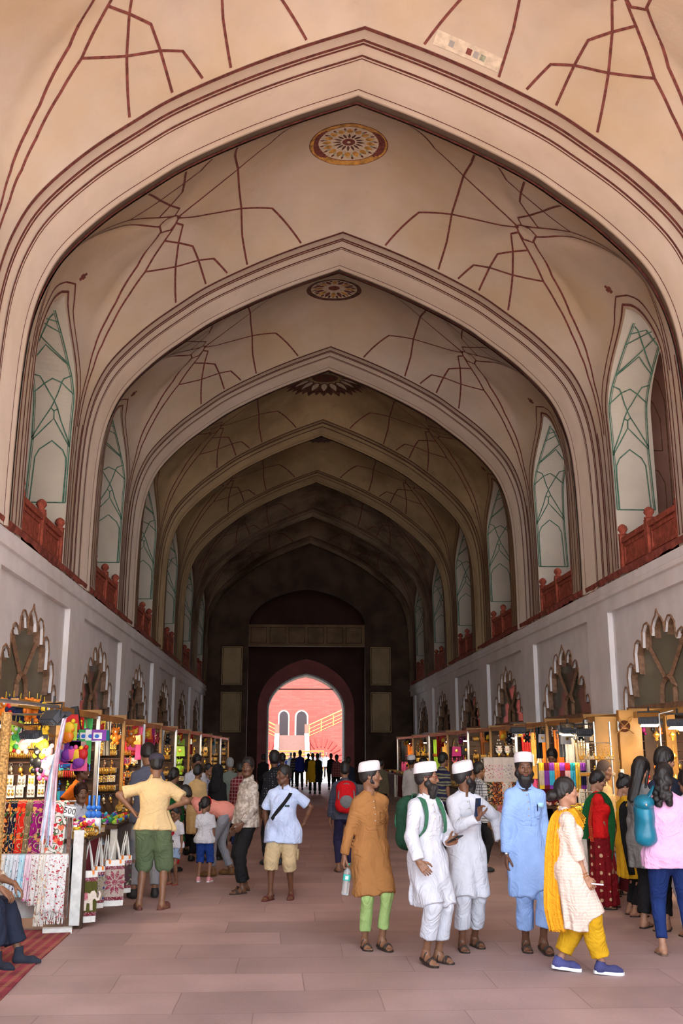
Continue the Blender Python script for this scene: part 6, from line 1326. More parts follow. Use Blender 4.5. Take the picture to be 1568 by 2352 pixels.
        for q in (-1, 1): mb.ball((q*.042, 0, -.085), .022, 8); mb.ball((q*.065, -.02, -.22), .026, 8, sc=(1, 1, 1.4)); mb.ball((q*.04, -.03, -.315), .03, 8)
        part(mb, 'plush_body', C_(col, rough=.95), True); mb = MB(); mb.ball((0, -.058, -.14), .018, 8); part(mb, 'muzzle', C_('white'), True); mb = MB()
        for q in (-1, 1): mb.ball((q*.02, -.062, -.118), .006, 6)
        part(mb, 'eyes', M_black); mb = MB(); mb.tube([(0, 0, -.08), (0, 0, 0)], .003, 4); part(mb, 'loop', C_('yellow'))
    elif kind == 'trinket':
        mb = MB(); mb.ball((0, 0, .02), .030, 8, sc=(1, .8, .7)); mb.ball((.022, -.01, .034), .016, 6); part(mb, 'charm', C_(col, rough=.3) if col not in ('gold', 'silver') else (M_gold2 if col == 'gold' else M_silver), True); mb = MB(); mb.tube([(-.03, 0, .01), (-.055, .01, .012), (-.05, -.02, .008)], .004, 4); part(mb, 'ring', M_metal)
    elif kind == 'bangle_roll':
        mb = MB()
        for i in range(6): mb.tube([((i-2.5)*.016, .034*math.cos(t), .034+.034*math.sin(t)) for t in np.linspace(0, 2*math.pi, 11)[:-1]], .0072, 5, close=True)
        part(mb, 'bangles', M_gold2 if col == 'gold' else C_(col, rough=.25, metal=.5), True); mb = MB(); mb.tube([(-.06, 0, .034), (.06, 0, .034)], .012, 6); part(mb, 'core_tube', M_card)
    elif kind == 'gift_box':
        mb = MB(); mb.box((-.05, -.035, 0), (.05, .035, .05)); part(mb, 'box', C_(col, rough=.35)); mb = MB(); mb.box((-.052, -.037, .045), (.052, .037, .058)); part(mb, 'lid', M_gold2)
    PROTO[k] = (r, cs)
    q = r; return q
def put(kind, col, loc, rz, label, cat, group, sc=1.):
    r = proto(kind, col); r.location = loc; r.rotation_euler = (0, 0, rz); r.scale = (sc,)*3; r['label'] = label; r['category'] = cat; r['group'] = group; return r
CATS = dict(bracelet_card='bracelets', key_ring='key ring', charm_string='charm string', bangle_set='bangles', necklace='necklace', earring_card='earrings', toy_pack='toy', boxed_toy='toy', hanging_scarf='scarf', handbag='handbag', plush_toy='plush toy', trinket='trinket', bangle_roll='bangles', gift_box='box')
ADJ = dict(gold='gold', silver='silver', rose='rose pink')
NOUN = dict(bracelet_card='bracelets on a small card', key_ring='key ring hanging', charm_string='charm string hanging', bangle_set='bangles hooked on a small card', necklace='beaded necklace hanging', earring_card='earrings pinned on a white card', toy_pack='toy pack hanging', hanging_scarf='folded scarf hanging', handbag='small handbag hanging', plush_toy='plush toy hanging', trinket='trinket lying on the counter', bangle_roll='roll of bangles on the counter', gift_box='lidded gift box on the counter', boxed_toy='boxed toy on the top shelf')
LAMPN = [0]
def floodlight(loc, rz, label, pitch=.5, on=True, power=16, col=(1, .80, .52), big=1.):
    r = empty('floodlight', loc, label, 'floodlight', rz=rz); mb = MB(); R = Matrix.Rotation(pitch, 4, 'X'); b = big
    mb.box((-.13*b, -.05*b, -.02*b), (.13*b, .06*b, .05*b), M=R)
    for i in range(7): mb.box((-.11*b+i*.034*b, .055*b, -.015*b), (-.10*b+i*.034*b, .085*b, .045*b), M=R)
    mb.prism([(-.13*b, -.05*b), (.13*b, -.05*b), (.17*b, -.09*b), (-.17*b, -.09*b)], -.06*b, -.02*b, M=R); mb.build('housing', mat('lamp_grey_paint', (.06, .065, .075), rough=.5), r)
    mb = MB(); mb.box((-.12*b, -.085*b, -.063*b), (.12*b, .045*b, -.056*b), M=R); mb.build('lens', mat('lit_lens', (1, .84, .6), emit=5) if on else mat('unlit_lens', (.30, .31, .33), rough=.2), r)
    mb = MB(); mb.tube([(-.14*b, 0, .0), (-.15*b, .0, .13*b), (.15*b, .0, .13*b), (.14*b, 0, 0)], .010, 5); mb.tube([(0, 0, .13*b), (0, 0, .2*b)], .012, 5); mb.build('bracket', M_black, r)
    if on:
        l = bpy.data.lights.new('flood_glow', 'AREA'); l.size = .22; l.energy = power; l.color = col; o = bpy.data.objects.new('flood_glow', l); COL.objects.link(o); o.parent = r; o.location = R @ Vector((0, -.02, -.09)); o.rotation_euler = (pitch, 0, 0)
    return r
SIDE = {-1: 'left', 1: 'right'}
def stall(side, Y, n, kinds, depth=1.72, far=False, colset=('gold',), counter_goods=('trinket',), Yp=None, door=True, shelf=True):
    """partition facing down the hall at depth Y, counter running back from Yp to Y, goods hung in rows"""
    xw = XC+side*5.19; s_ = SIDE[side]; o_ = ORD[n] if n < 8 else ['farthest', 'second farthest', 'third farthest', 'fourth farthest', 'x', 'x', 'x'][min(6, NST[side]-1-n)]
    wh = 'in the %s stall on the %s' % (o_, s_)
    X = lambda d: xw-side*(.05+d)
    r = empty('market_stall', (xw, Y, 0), 'wooden market stall hung with goods, the %s along the %s wall' % (o_, s_), 'stall', 'market stalls along the %s wall' % s_)
    def bx(mb, d0, d1, y0, y1, z0, z1): a, b = sorted((X(d0)-xw, X(d1)-xw)); mb.box((a, y0-Y, z0), (b, y1-Y, z1)); return mb
    zt = 2.24-.13*((n*7+side) % 3)/2
    bx(MB(), 0, depth-.35, Y, Y+.04, 0, zt).build('partition', M_wooddk, r)
    if door: bx(MB(), .0, .22, Y-.05, Y-.01, .1, 2.28).build('cabinet_door', M_woody, r)
    bx(MB(), .0, .06, Yp+.2, Y, .0, 2.26).build('back_panel', M_wooddk, r)
    mb = MB(); bx(mb, depth-.42, depth-.34, Yp, Y, 2.18, 2.26); bx(mb, 0, depth-.3, Y-.04, Y+.04, 2.24, 2.31); mb.build('beam', M_woody, r)
    mb = MB(); bx(mb, depth-.36, depth-.31, Y-.06, Y-.01, 0, 2.22); mb.build('post', M_metal if n % 2 else M_woody, r)
    ct = .86; c0, c1 = depth-.15, depth+.35
    ctn = bx(MB(), c0, c1, Yp+.35, Y-.35, ct-.04, ct).build('counter_top', M_wooddk, r); bx(MB(), c1-.08, c1-.05, Yp+.4, Y-.4, .06, ct-.04).build('counter_front', C_('grey' if n % 2 else 'maroon', rough=.9), r)
    bx(MB(), c1-.08, c1+.0, Yp+.38, Yp+.42, 0, ct).build('counter_end', M_white if n % 2 else M_wooddk, r)
    for i in range(7 if not far else 4):
        kd = ('handbag', 'necklace', 'charm_string', 'hanging_scarf', 'toy_pack', 'plush_toy', 'charm_string')[(i*3+n*2+(side > 0)) % 7]; col = RG.choice(colset+('red', 'pink', 'black', 'white', 'orange'))
        if kd in ('plush_toy', 'toy_pack', 'hanging_scarf', 'handbag') and col in ('gold', 'silver'): col = RG.choice(('magenta', 'teal', 'cream', 'black', 'maroon'))
        if (side < 0 and n == 0) or (side > 0 and n == 0): break
        put(kd, col, (X(depth-.38), Yp+.3+(Y-Yp-.4)*(i+.5)/7, 2.17), RG.uniform(-.5, .5), '%s %s from the beam %s' % (ADJ.get(col, col), NOUN[kd], wh.replace('in the', 'of the')), CATS[kd], '%s hung along the front beam %s' % (kd.replace('_', ' '), wh), RG.uniform(.8, 1.1))
    cols = max(5, int((depth-.45)/(.125 if not far else .19))); y = Y-.07
    mb = MB(); zr = [2.10, 1.86, 1.74, 1.60, 1.46, 1.34, 1.18, 1.04] if not far else [2.08, 1.84, 1.62, 1.44, 1.24, 1.04]
    for z in zr: mb.tube([(X(.08)-xw, y+.02-Y, z+.004), (X(depth-.38)-xw, y+.02-Y, z+.004)], .006, 4)
    mb.build('hanging_rail', M_iron, r)
    for ri, z in enumerate(zr):
        kd = kinds[ri % len(kinds)]
        if kd == 'bangle_set' and ri % 2: kd = ('bracelet_card', 'key_ring', 'bracelet_card', 'charm_string')[(ri//2+n) % 4]
        if kd is None and ri not in (1, 2): kd = ('key_ring', 'charm_string', 'bracelet_card')[(ri+n) % 3]
        if kd is None and n > 0: continue
        if kd is None: continue
        big = kd in ('hanging_scarf', 'handbag', 'plush_toy', 'toy_pack'); nc = cols if not big else max(4, int(cols*.62))
        if far: nc = max(4, nc)
        for c in range(nc):
            d = .12+(depth-.55)*(c+.5)/nc+RG.uniform(-.01, .01); col = RG.choice(colset) if kd not in ('bangle_set',) else ('gold' if RG.random() < .85 else RG.choice(colset))
            if kd == 'plush_toy' and col in ('gold', 'silver'): col = 'pink'
            if col == 'silver' and kd not in ('necklace', 'earring_card', 'trinket'): col = 'white'
            put(kd, col, (X(d), y-RG.uniform(0, .03), z), RG.uniform(-.2, .2), '%s %s %s' % (ADJ.get(col, col), NOUN[kd], wh), CATS[kd], '%s goods %s' % (kd.replace('_', ' '), wh), RG.uniform(1.05, 1.25)*(1.4 if far else 1.25))
    ny = int((Y-Yp-.7)/(.15 if not far else .34))
    for i in range(ny):
        for d in ((c0+.08, c0+.20, c0+.32, c0+.44) if not far else (c0+.12, c0+.34)):
            kd = RG.choice(counter_goods); col = RG.choice(colset)
            if kd not in ('trinket',) and col == 'silver': col = 'gold'
            put(kd, col, (X(d)+RG.uniform(-.02, .02), Yp+.42+(Y-Yp-.84)*(i+.5)/ny+RG.uniform(-.02, .02), ct), RG.uniform(0, 3), '%s %s %s' % (ADJ.get(col, col), NOUN[kd], wh), CATS[kd], '%s goods on the counter %s' % (kd.replace('_', ' '), wh), RG.uniform(1.05, 1.4))
    floodlight((X(depth-.75), Y-.95, 2.06), RG.uniform(-.3, .3)+math.pi, 'grey floodlight lighting the goods %s' % wh, pitch=-.45, power=4.5 if not far else 3.2)
    return r
gold = ('gold', 'gold', 'gold', 'cream', 'yellow'); toys = ('red', 'blue', 'cyan', 'pink', 'yellow', 'violet', 'lime', 'green'); silv = ('silver', 'silver', 'white', 'gold', 'rose'); mix = ('gold', 'red', 'silver', 'pink', 'cream', 'orange', 'magenta', 'black'); clo = ('rose', 'cream', 'maroon', 'grey', 'white', 'khaki', 'black', 'orange')
LEFT = [(12.35, ['bangle_set', 'bangle_set', 'bangle_set', 'bangle_set', 'earring_card', 'earring_card'], gold, ('trinket', 'bangle_roll', 'gift_box')), (14.9, ['toy_pack', None, 'toy_pack', 'bangle_set', 'bangle_set', 'bangle_set'], toys, ('trinket',)), (17.2, ['bangle_set', 'bangle_set', 'bangle_set', 'bangle_set', 'bangle_set', 'bangle_set'], gold, ('trinket', 'bangle_roll')),
        (19.6, ['handbag', 'necklace', 'bangle_set', 'bangle_set', 'necklace', None], mix, ('bangle_roll', 'trinket')), (22.2, ['hanging_scarf', None, 'handbag', 'bangle_set', 'necklace', None], mix, ('bangle_roll',)), (25.2, ['necklace', 'bangle_set', 'bangle_set', 'necklace', 'bangle_set', None], gold, ('bangle_roll', 'trinket')), (28.6, ['handbag', 'bangle_set', 'plush_toy', 'bangle_set', 'bangle_set', None], ('gold', 'lime', 'orange', 'gold'), ('gift_box', 'bangle_roll')),
        (32.4, ['bangle_set']*5, gold, ('bangle_roll',)), (36.8, ['necklace', 'bangle_set', 'bangle_set', 'bangle_set', None], gold, ('gift_box',)), (42, ['bangle_set']*5, gold, ('bangle_roll',)), (47.5, ['bangle_set']*5, gold, ('bangle_roll',))]
RIGHT = [(14.0, [None], mix, ('trinket', 'gift_box')), (16.2, ['necklace', 'bangle_set', 'necklace', 'earring_card', 'bangle_set', None], gold, ('bangle_roll', 'trinket')), (18.7, ['hanging_scarf', None, None, 'necklace', 'necklace', None], clo, ('trinket',)), (21.3, ['hanging_scarf', 'handbag', 'earring_card', 'necklace', 'necklace', None], mix, ('trinket', 'gift_box')), (24.0, ['necklace', 'earring_card', 'necklace', 'earring_card', 'necklace', None], silv, ('trinket',)), (27.0, ['bangle_set', 'necklace', 'bangle_set', 'necklace', 'bangle_set', None], gold+('silver',), ('bangle_roll', 'trinket')),
         (30.5, ['handbag', 'necklace', None, 'bangle_set', None], mix, ('bangle_roll',)), (34.5, ['hanging_scarf', None, 'bangle_set', 'handbag', None], ('orange', 'lime', 'gold', 'red'), ('bangle_roll',)), (39, ['necklace', None, 'bangle_set', None], gold, ('bangle_roll',)), (44.5, ['hanging_scarf', None, 'necklace', None], mix, ('gift_box',))]
NST = {-1: len(LEFT), 1: len(RIGHT)}
for side, LS in ((-1, LEFT), (1, RIGHT)):
    Yp = 10.5 if side < 0 else 11.2
    for n, (Y, kd, cs, cg) in enumerate(LS):
        if side < 0 and n == 0: Yq = 10.45
        else: Yq = Yp
        stall(side, Y, n, kd, colset=cs, counter_goods=cg, Yp=Yq, far=Y > 23.5)
        Yp = Y
# --- nearest left stall: embroidered stoles draped over two rails facing down the hall
r = empty('display_stand', (-2.6, 10.8, 0), 'white painted display stand holding the embroidered stoles at the front left', 'stand')
mb = MB(); mb.box((-.95, -.0, .98), (.46, .03, 1.0)); mb.tube([(-.95, -.02, 1.235), (.44, -.02, 1.235)], .012, 6); mb.tube([(-.95, -.06, .72), (.42, -.06, .72)], .012, 6); mb.build('rail', M_metal, r)
mb = MB(); mb.box((-.95, .06, .10), (.40, .09, 1.2)); mb.build('back_board', M_white, r)
mb = MB(); mb.box((.44, -.03, .04), (.54, .0, .95)); mb.build('corner_board', M_white, r)
mb = MB(); mb.box((.385, -.10, .02), (.42, -.065, 1.2)); mb.build('iron_post', M_iron, r); mb = MB(); mb.box((.18, -.32, 0), (.46, -.22, .05), M=Matrix.Rotation(.2, 4, 'Z')); mb.build('foot_plank', M_white, r)
def stole(px0, px1, ytop, ybot, Y, m, label, fringe=None, lower=None, skew=0):
    a = at(px0, ytop, Y); b = at(px1, ytop, Y); w = (b[0]-a[0]); h = a[2]-at(px0, ybot, Y)[2]; r_ = empty('embroidered_stole', ((a[0]+b[0])/2, Y, a[2]), label, 'stole', 'embroidered stoles on the front left stand')
    mb = MB(); n = 15; g = []
    for z in list(np.linspace(.12, .02, 3)): g.append([(x*w/2, .05, -z) for x in np.linspace(-1, 1, n)])
    g.append([(x*w/2, .03, .012) for x in np.linspace(-1, 1, n)])
    for z in np.linspace(0, -h, 16): t = -z/h; g.append([(x*w/2*(1+.05*t)-skew*t, -.012+(.009*math.sin(x*6+3*t+px0)+.006*math.sin(x*13+px0))*(.3+t), z) for x in np.linspace(-1, 1, n)])
    addgrid(mb, np.array(g)); o = mb.build('cloth', m, r_, smooth=True, fix=False); sf = o.modifiers.new('s', 'SOLIDIFY'); sf.thickness = .006
    if lower:
        mb = MB(); mb2 = MB(); z0, z1, m2 = lower; gg = []
        for z in np.linspace(-h*z0, -h*z1, 6): t = -z/h; gg.append([(x*w/2*(1+.05*t)-skew*t, -.017+(.009*math.sin(x*6+3*t+px0)+.006*math.sin(x*13+px0))*(.3+t), z) for x in np.linspace(-1, 1, n)])
        addgrid(mb, np.array(gg)); mb.build('border_band', m2, r_, smooth=True, fix=False)
    if fringe:
        mb = MB()
        for x in np.linspace(-1, 1, 24): xx = x*w/2*1.05-skew; mb.tube([(xx, -.01, -h), (xx+RG.uniform(-.006, .006), -.015, -h-.05), (xx+RG.uniform(-.012, .012), -.012, -h-.11)], .0035, 4)
        mb.build('fringe', m, r_)
    return r_
fl = lambda nm, base, cols, **k: floral(nm, COLS[base] if isinstance(base, str) else base, cols, **k)
U = [(0, 14, 'rose', [(.6, .1, .15)], 'pink and white'), (12, 30, (.05, .012, .01), [(.72, .42, .15), (.75, .20, .03)], 'dark brown'), (28, 45, (.01, .012, .03), [(.75, .25, .04)], 'black'), (42, 66, (.62, .02, .01), [(.75, .12, .02)], 'bright red'), (62, 80, (.22, .15, .08), [(.18, .13, .04)], 'khaki brown'), (78, 106, (.26, .008, .13), [(.62, .30, .10)], 'purple'), (104, 156, (.66, .62, .56), [(.70, .16, .08), (.55, .02, .03)], 'white')]
for i, (x0, x1, b_, cs, nm) in enumerate(U):
    m = fl('stole_'+nm.replace(' ', '_'), b_, cs, scale=13, vine=(.5, .35, .18) if i not in (6,) else (.12, .1, .06), density=.36)
    stole(x0, x1+2, 1843, 1965, 10.74-.006*i, m, '%s embroidered stole with floral vines on the upper rail, front left' % nm, lower=(.80, .90, fl('band_'+nm.replace(' ', '_'), cs[0], [cs[-1], (.6, .45, .2)], scale=40)), skew=.03)
LWR = [(0, 18, (.7, .66, .6), [(.75, .40, .04)], 'white stole with orange sprigs', 2050), (16, 34, (.60, .66, .68), [(.02, .25, .30)], 'pale grey stole with teal sprigs', 2050), (32, 46, (.66, .66, .70), [(.01, .015, .08)], 'white stole with navy sprigs', 2060), (44, 62, (.45, .66, .74), [(.02, .35, .62)], 'pale blue stole with blue blossoms', 2060), (60, 76, (.72, .55, .60), [(.75, .15, .36)], 'pale pink stole with pink blossoms', 2070), (74, 96, (.70, .66, .62), [(.30, .03, .03), (.45, .05, .05)], 'white stole with deep red sprigs', 2080), (92, 112, (.70, .64, .56), [(.66, .36, .16)], 'cream stole with tan blossoms', 2100), (106, 154, (.72, .70, .68), [(.50, .01, .03), (.45, .06, .06)], 'white fringed stole with red roses', 2095)]
for i, (x0, x1, b_, cs, nm, yb) in enumerate(LWR):
    m = fl('lower_'+nm.replace(' ', '_'), b_, cs, scale=24, leaf=b_ if i < 5 else (.16, .06, .05), density=.24); plain = fabric('plain_'+str(i)+'_stole', b_)
    stole(x0, x1+2, 1965, yb, 10.66-.006*i, m, nm+' on the lower rail at the front left', fringe=i >= 6, lower=(.62, .78, fl('lowband_%d' % i, cs[0], [b_, (.3, .1, .08)], scale=55)) if i >= 5 else None, skew=.02)
# price sign
p = at(161, 1863, 10.66); r = empty('price_sign', (p[0], 10.64, p[2]), 'white price card reading 500 clipped to the iron post', 'sign'); mb = MB(); mb.box((-.062, 0, -.058), (.062, .004, .058), M=Matrix.Rotation(.18, 4, 'Y')); mb.build('card', mat('sign_card', (.70, .70, .68), rough=.4), r)
text('500', .085, (0, -.003, 0), (math.pi/2, .18, 0), M_black, 'digits', r, ext=.001)
mb = MB()
for s0, s1 in (((-.056, -.052), (.056, -.052)), ((.056, -.052), (.056, .052)), ((.056, .052), (-.056, .052)), ((-.056, .052), (-.056, -.052))): q = Matrix.Rotation(.18, 4, 'Y'); a_ = q @ Vector((s0[0], -.003, s0[1])); b_ = q @ Vector((s1[0], -.003, s1[1])); mb.tube([a_, b_], .0022, 4)
mb.build('border', M_black, r)
mb = MB(); mb.tube([(0, .01, -.05), (0, .01, -.12)], .006, 5); mb.build('clip', M_metal, r)
# bundle of iridescent ribbons hanging from the lamp rail
p = at(147, 1650, 10.62); r = empty('ribbon_bundle', (p[0]+.0, 10.62, p[2]), 'long pale iridescent ribbon bundle hanging from the lamp rail at front left', 'ribbons')
for i in range(9):
    m = mat('iridescent_ribbon_%d' % (i % 4), [(.55, .35, .45), (.35, .50, .65), (.62, .60, .66), (.50, .28, .34)][i % 4], rough=.15, spec=.8, var=.25, scale=9); x = (i-4)*.011; mb = MB(); g = []
    for t in np.linspace(0, 1, 14): z = -1.15*t-.05*(i % 3)*t; cx = x*(.25+t*1.1)-.10*math.sin(t*1.6)+.008*math.sin(9*t+i); g.append([(cx-.008, .01*math.sin(i+5*t), z), (cx+.008, .01*math.cos(i+4*t), z)])
    addgrid(mb, np.array(g)); mb.build('ribbon', m, r, fix=False)
# lamp rail and its lamps
r = empty('lamp_rail', (-2.42, 8.4, 2.16), 'steel tube rail carrying the floodlight at the upper left', 'rail'); mb = MB(); mb.tube([(-.1, .0, 0), (.0, 2.45, .03)], .018, 8); mb.build('tube', M_metal, r); mb = MB(); mb.tube([(-.02, 2.42, .03), (-.05, 2.42, -.05), (-1.6, 3.9, .0)], .013, 6); mb.tube([(-.1, 0, 0), (-1.7, 0, 0)], .015, 6); mb.build('brace', M_metal, r)
floodlight(at(122, 1648, 10.7), 2.3, 'large black floodlight clamped to the end of the steel rail', pitch=-.9, power=0.1, on=False, big=1.1)
floodlight(at(72, 1690, 10.9), 2.6, 'floodlight under the slanted beam of the nearest left stall', pitch=-.4, power=4, on=True, big=.9)
r = empty('slanted_beam', (0, 0, 0), 'varnished plank slanting across the nearest left stall below the steel rail', 'beam'); a_, b_ = Vector(at(0, 1650, 10.2)), Vector(at(120, 1690, 12.2)); mb = MB(); mb.tube([a_, b_], .045, 4, flat=.5); mb.build('plank', M_woody, r)
r = empty('rattan_post', (*at(-4, 1900, 9.9)[:2], 0), 'woven rattan post at the left edge of the stall', 'post'); mb = MB(); mb.tube([(0, 0, .0), (0, 0, 2.1)], .05, 10); mb.build('post', mat('woven_rattan', (.45, .25, .08), var=.5, scale=50, bump=.5, bscale=80), r)
for i, (x_, y_, c) in enumerate(((12, 1622, 'orange'), (30, 1620, 'navy'), (46, 1626, 'navy'), (66, 1622, 'orange'), (84, 1626, 'orange'), (100, 1634, 'yellow'), (20, 1628, 'red'), (92, 1630, 'navy'))):
    w = at(x_, y_, 11.4); put('plush_toy', c, (w[0], w[1], w[2]+.16), .3*i, '%s plush toy tied to the steel rail at the upper left, %s' % (c, ['farthest left', 'second', 'third', 'fourth', 'fifth', 'near the lamp', 'low beside the post', 'tucked under the lamp'][i]), 'plush toy', 'plush toys on the steel rail', .95)
for i, (x_, y_, c, s_) in enumerate(((100, 1672, 'yellow', 1.25), (110, 1712, 'rose', 1.25), (92, 1716, 'black', 1.1), (104, 1740, 'pink', 1.0), (54, 1680, 'rose', 1.), (36, 1660, 'lime', 1.2), (25, 1676, 'red', 1.), (44, 1668, 'green', 1.), (118, 1742, 'white', .8))):
    w = at(x_, y_, 11.3); put('plush_toy', c, (w[0], w[1], w[2]+.10), .2*i-.6, '%s plush toy hanging among the dolls of the nearest left stall' % c, 'plush toy', 'dolls of the nearest left stall', s_)
for i, (x_, y_, c) in enumerate(((128, 1672, 'blue'), (128, 1712, 'cyan'), (160, 1660, 'red'), (158, 1680, 'lime'), (156, 1722, 'pink'), (166, 1720, 'violet'), (178, 1722, 'rose'), (190, 1720, 'green'), (128, 1690, 'orange'), (182, 1738, 'pink'))):
    w = at(x_, y_, 12.8); put('toy_pack', c, (w[0], w[1], w[2]+.1), 0, '%s toy pack hanging in the toy stall behind the ribbons' % c, 'toy', 'toy packs behind the ribbons', 1.35)
# shelf of boxed toys above the vendors
r = empty('toy_shelf', (0, 0, 0), 'thin metal shelf of boxed toys above the two left vendors', 'shelf'); a_ = at(178, 1702, 13.2); b_ = at(236, 1702, 13.2); mb = MB(); mb.box((a_[0], 13.1, a_[2]-.01), (b_[0], 13.35, a_[2]+.004)); mb.build('board', M_metal, r); mb = MB(); mb.tube([(b_[0]-.02, 13.12, 0), (b_[0]-.02, 13.12, a_[2])], .01, 5); mb.build('upright', M_metal, r)
for i, (x_, c) in enumerate(((185, 'black'), (197, 'green'), (212, 'white'), (226, 'violet'))):
    w = at(x_, 1702, 13.22); put('boxed_toy', c, (w[0], w[1], w[2]+.006), .1*i, '%s boxed toy standing on the thin shelf above the vendors' % c, 'toy', 'boxed toys on the thin shelf', .9)
p = at(176, 1700, 13.2); r = empty('game_box', (p[0]+.02, 13.22, p[2]+.006), 'tall black and red game box leaning on the toy shelf', 'box'); mb = MB(); mb.box((-.04, -.03, 0), (.05, .04, .42), M=Matrix.Rotation(-.2, 4, 'Y')); mb.build('carton', M_black, r); mb = MB(); mb.box((.0, -.033, .04), (.045, -.03, .30), M=Matrix.Rotation(-.2, 4, 'Y')); mb.build('printed_panel', C_('red'), r)
# blue bead dispensers and toy heap on the front counter
for i, (x_, y_) in enumerate(((203, 1884), (214, 1884), (225, 1884))):
    w = at(x_, y_, 11.55); r = empty('toy_tumbler', (w[0], w[1], .86), 'blue capped toy tumbler standing on the toy counter, %s of three' % ['left', 'middle', 'right'][i], 'toy', 'blue toy tumblers'); mb = MB(); mb.lathe([(.0, 0), (.035, 0), (.035, .12), (.03, .16), (.0, .16)], n=12); mb.build('cup', M_clearp, r, smooth=True); mb = MB(); mb.ball((0, 0, .20), .04, 10); mb.ball((0, 0, .27), .03, 10); mb.tube([(0, 0, .28), (0, 0, .40)], .012, 6); mb.build('lid', C_('blue'), r, smooth=True)
for i in range(90):
    X_ = -2.45+RG.random()*.36; Y_ = 10.95+RG.random()*1.3; c = RG.choice(toys+('white', 'pink', 'red')); put('trinket', c, (X_, Y_, .89+RG.random()*.08), RG.uniform(0, 6), '%s plastic toy in the heap on the front left counter' % c, 'toy', 'heap of plastic toys on the front left counter', RG.uniform(.9, 1.4))
# printed tote bags along the front left counter
def tote(px0, px1, ytop, ybot, Y, body, label, motif, rz=.5, group='printed tote bags under the front left counter'):
    a_ = at(px0, ytop, Y); b_ = at(px1, ytop, Y); w = (b_[0]-a_[0])/math.cos(rz)*1.0; h = a_[2]-at(px0, ybot, Y)[2]; r = empty('tote_bag', ((a_[0]+b_[0])/2, Y, a_[2]), label, 'bag', group, rz=rz)
    mb = MB(); n = 9; g = [[(x*w/2*(1+.05*math.sin(3*z)), -.03-.015*math.cos(x*1.5), -z*h) for x in np.linspace(-1, 1, n)] for z in np.linspace(0, 1, 9)]; g = np.array(g); addgrid(mb, g); g2 = g.copy(); g2[..., 1] = .03; addgrid(mb, g2)
    for e in (0, -1): addgrid(mb, np.stack([g[:, e], g2[:, e]], 1)); addgrid(mb, np.stack([g[e], g2[e]], 1))
    mb.build('canvas', fabric('white_canvas', (.66, .64, .60)), r, smooth=False)
    mb = MB(); g3 = g[1:-1].copy(); g3[..., 1] -= .003; addgrid(mb, g3); mb.build('woven_panel', body, r, fix=False)
    mb = MB(); 
    for k_ in (1, 7): q = g3[0 if k_ == 1 else -1].copy(); q2 = g3[1 if k_ == 1 else -2].copy(); q[:, 1] -= .003; q2[:, 1] -= .003; addgrid(mb, np.stack([q, q+(q2-q)*.6], 1))
    mb.build('band', fl('maroon_band', 'maroon', [(.55, .35, .42)], scale=60), r, fix=False)
    for y_ in (-.035, .02):
        mb = MB(); hh = .835-a_[2]; mb.tube([(-w*.28, y_, -.03), (-w*.14, y_-.005, hh*.5), (-.0, y_, hh), (w*.14, y_-.005, hh*.5), (w*.28, y_, -.03)], .009, 6); hd = mb.build('handle', fabric('white_rope', (.62, .60, .56)), r)
        mb = MB(); [mb.tube([(q*w*.28, y_, -.035), (q*w*.27, y_, .005)], .014, 6) for q in (-1, 1)]; mb.build('rope_tip', C_('orange'), hd)
    M_mot = mat('tote_motif_pale', (.60, .50, .42), var=.12, scale=60); mb = MB(); yy = -.052
    if motif == 'elephant':
        sc = h*.52; body_ = [(-.42, -.50), (-.40, -.05), (-.30, .14), (-.05, .20), (.12, .16), (.18, .26), (.30, .28), (.38, .16), (.40, .0), (.46, -.02), (.50, .10), (.46, .22), (.52, .26), (.58, .12), (.52, -.12), (.40, -.14), (.32, -.04), (.24, -.10), (.26, -.5), (.14, -.5), (.12, -.22), (.0, -.20), (-.02, -.5), (-.14, -.5), (-.16, -.22), (-.24, -.24), (-.28, -.5)]
        mb.prism([(a*sc*.95-.0, b*sc*.95-h*.52) for a, b in body_], yy, yy+.006, 'y'); o = mb.build('elephant_motif', M_mot, r); mb = MB(); mb.prism([(a*sc-.0, b*sc-h*.5) for a, b in ((-.28, .12), (.02, .16), (.04, -.12), (-.26, -.14))], yy-.004, yy, 'y'); mb.build('saddle_cloth', fl('saddle_motif', (.45, .10, .14), [(.6, .5, .4)], scale=60), o)
    elif motif == 'flower':
        for k_ in range(10):
            t = 2*math.pi*k_/10; c_, s2 = math.cos(t), math.sin(t); R_ = h*.28; pts = [(R_*.2*c_, R_*.2*s2), (R_*.6*c_-.16*R_*s2, R_*.6*s2+.16*R_*c_), (R_*c_, R_*s2), (R_*.6*c_+.16*R_*s2, R_*.6*s2-.16*R_*c_)]; mb.prism([(a, b-h*.48) for a, b in pts], yy, yy+.004, 'y')
        mb.lathe([(0, 0), (h*.06, 0), (h*.06, .004), (0, .004)], (0, yy, -h*.48), 14, M=Matrix.Rotation(math.pi/2, 4, 'X')); mb.build('flower_motif', fl('flower_motif_cloth', (.22, .02, .06), [(.6, .45, .38)], scale=70), r)
    return r
tote(180, 222, 2000, 2118, 10.95, fabric('olive_weave', (.075, .07, .015)), 'tote bag printed with a white elephant on olive, nearest the camera', 'elephant', .35)
tote(214, 238, 1990, 2085, 11.25, fl('blue_weave', (.30, .24, .18), [(.02, .03, .16)], scale=22), 'tote bag with a navy floral weave behind the elephant bag', None, .5)
tote(236, 250, 1975, 2065, 11.6, fl('brown_disc_weave', (.05, .01, .012), [(.55, .45, .3)], scale=12), 'narrow tote bag with dark brown discs between the floral bags', None, .6)
tote(243, 284, 1975, 2080, 11.45, fl('speckle_weave', (.42, .34, .29), [(.25, .12, .12)], scale=70), 'tote bag with a large maroon petal flower on speckled ground', 'flower', .35)
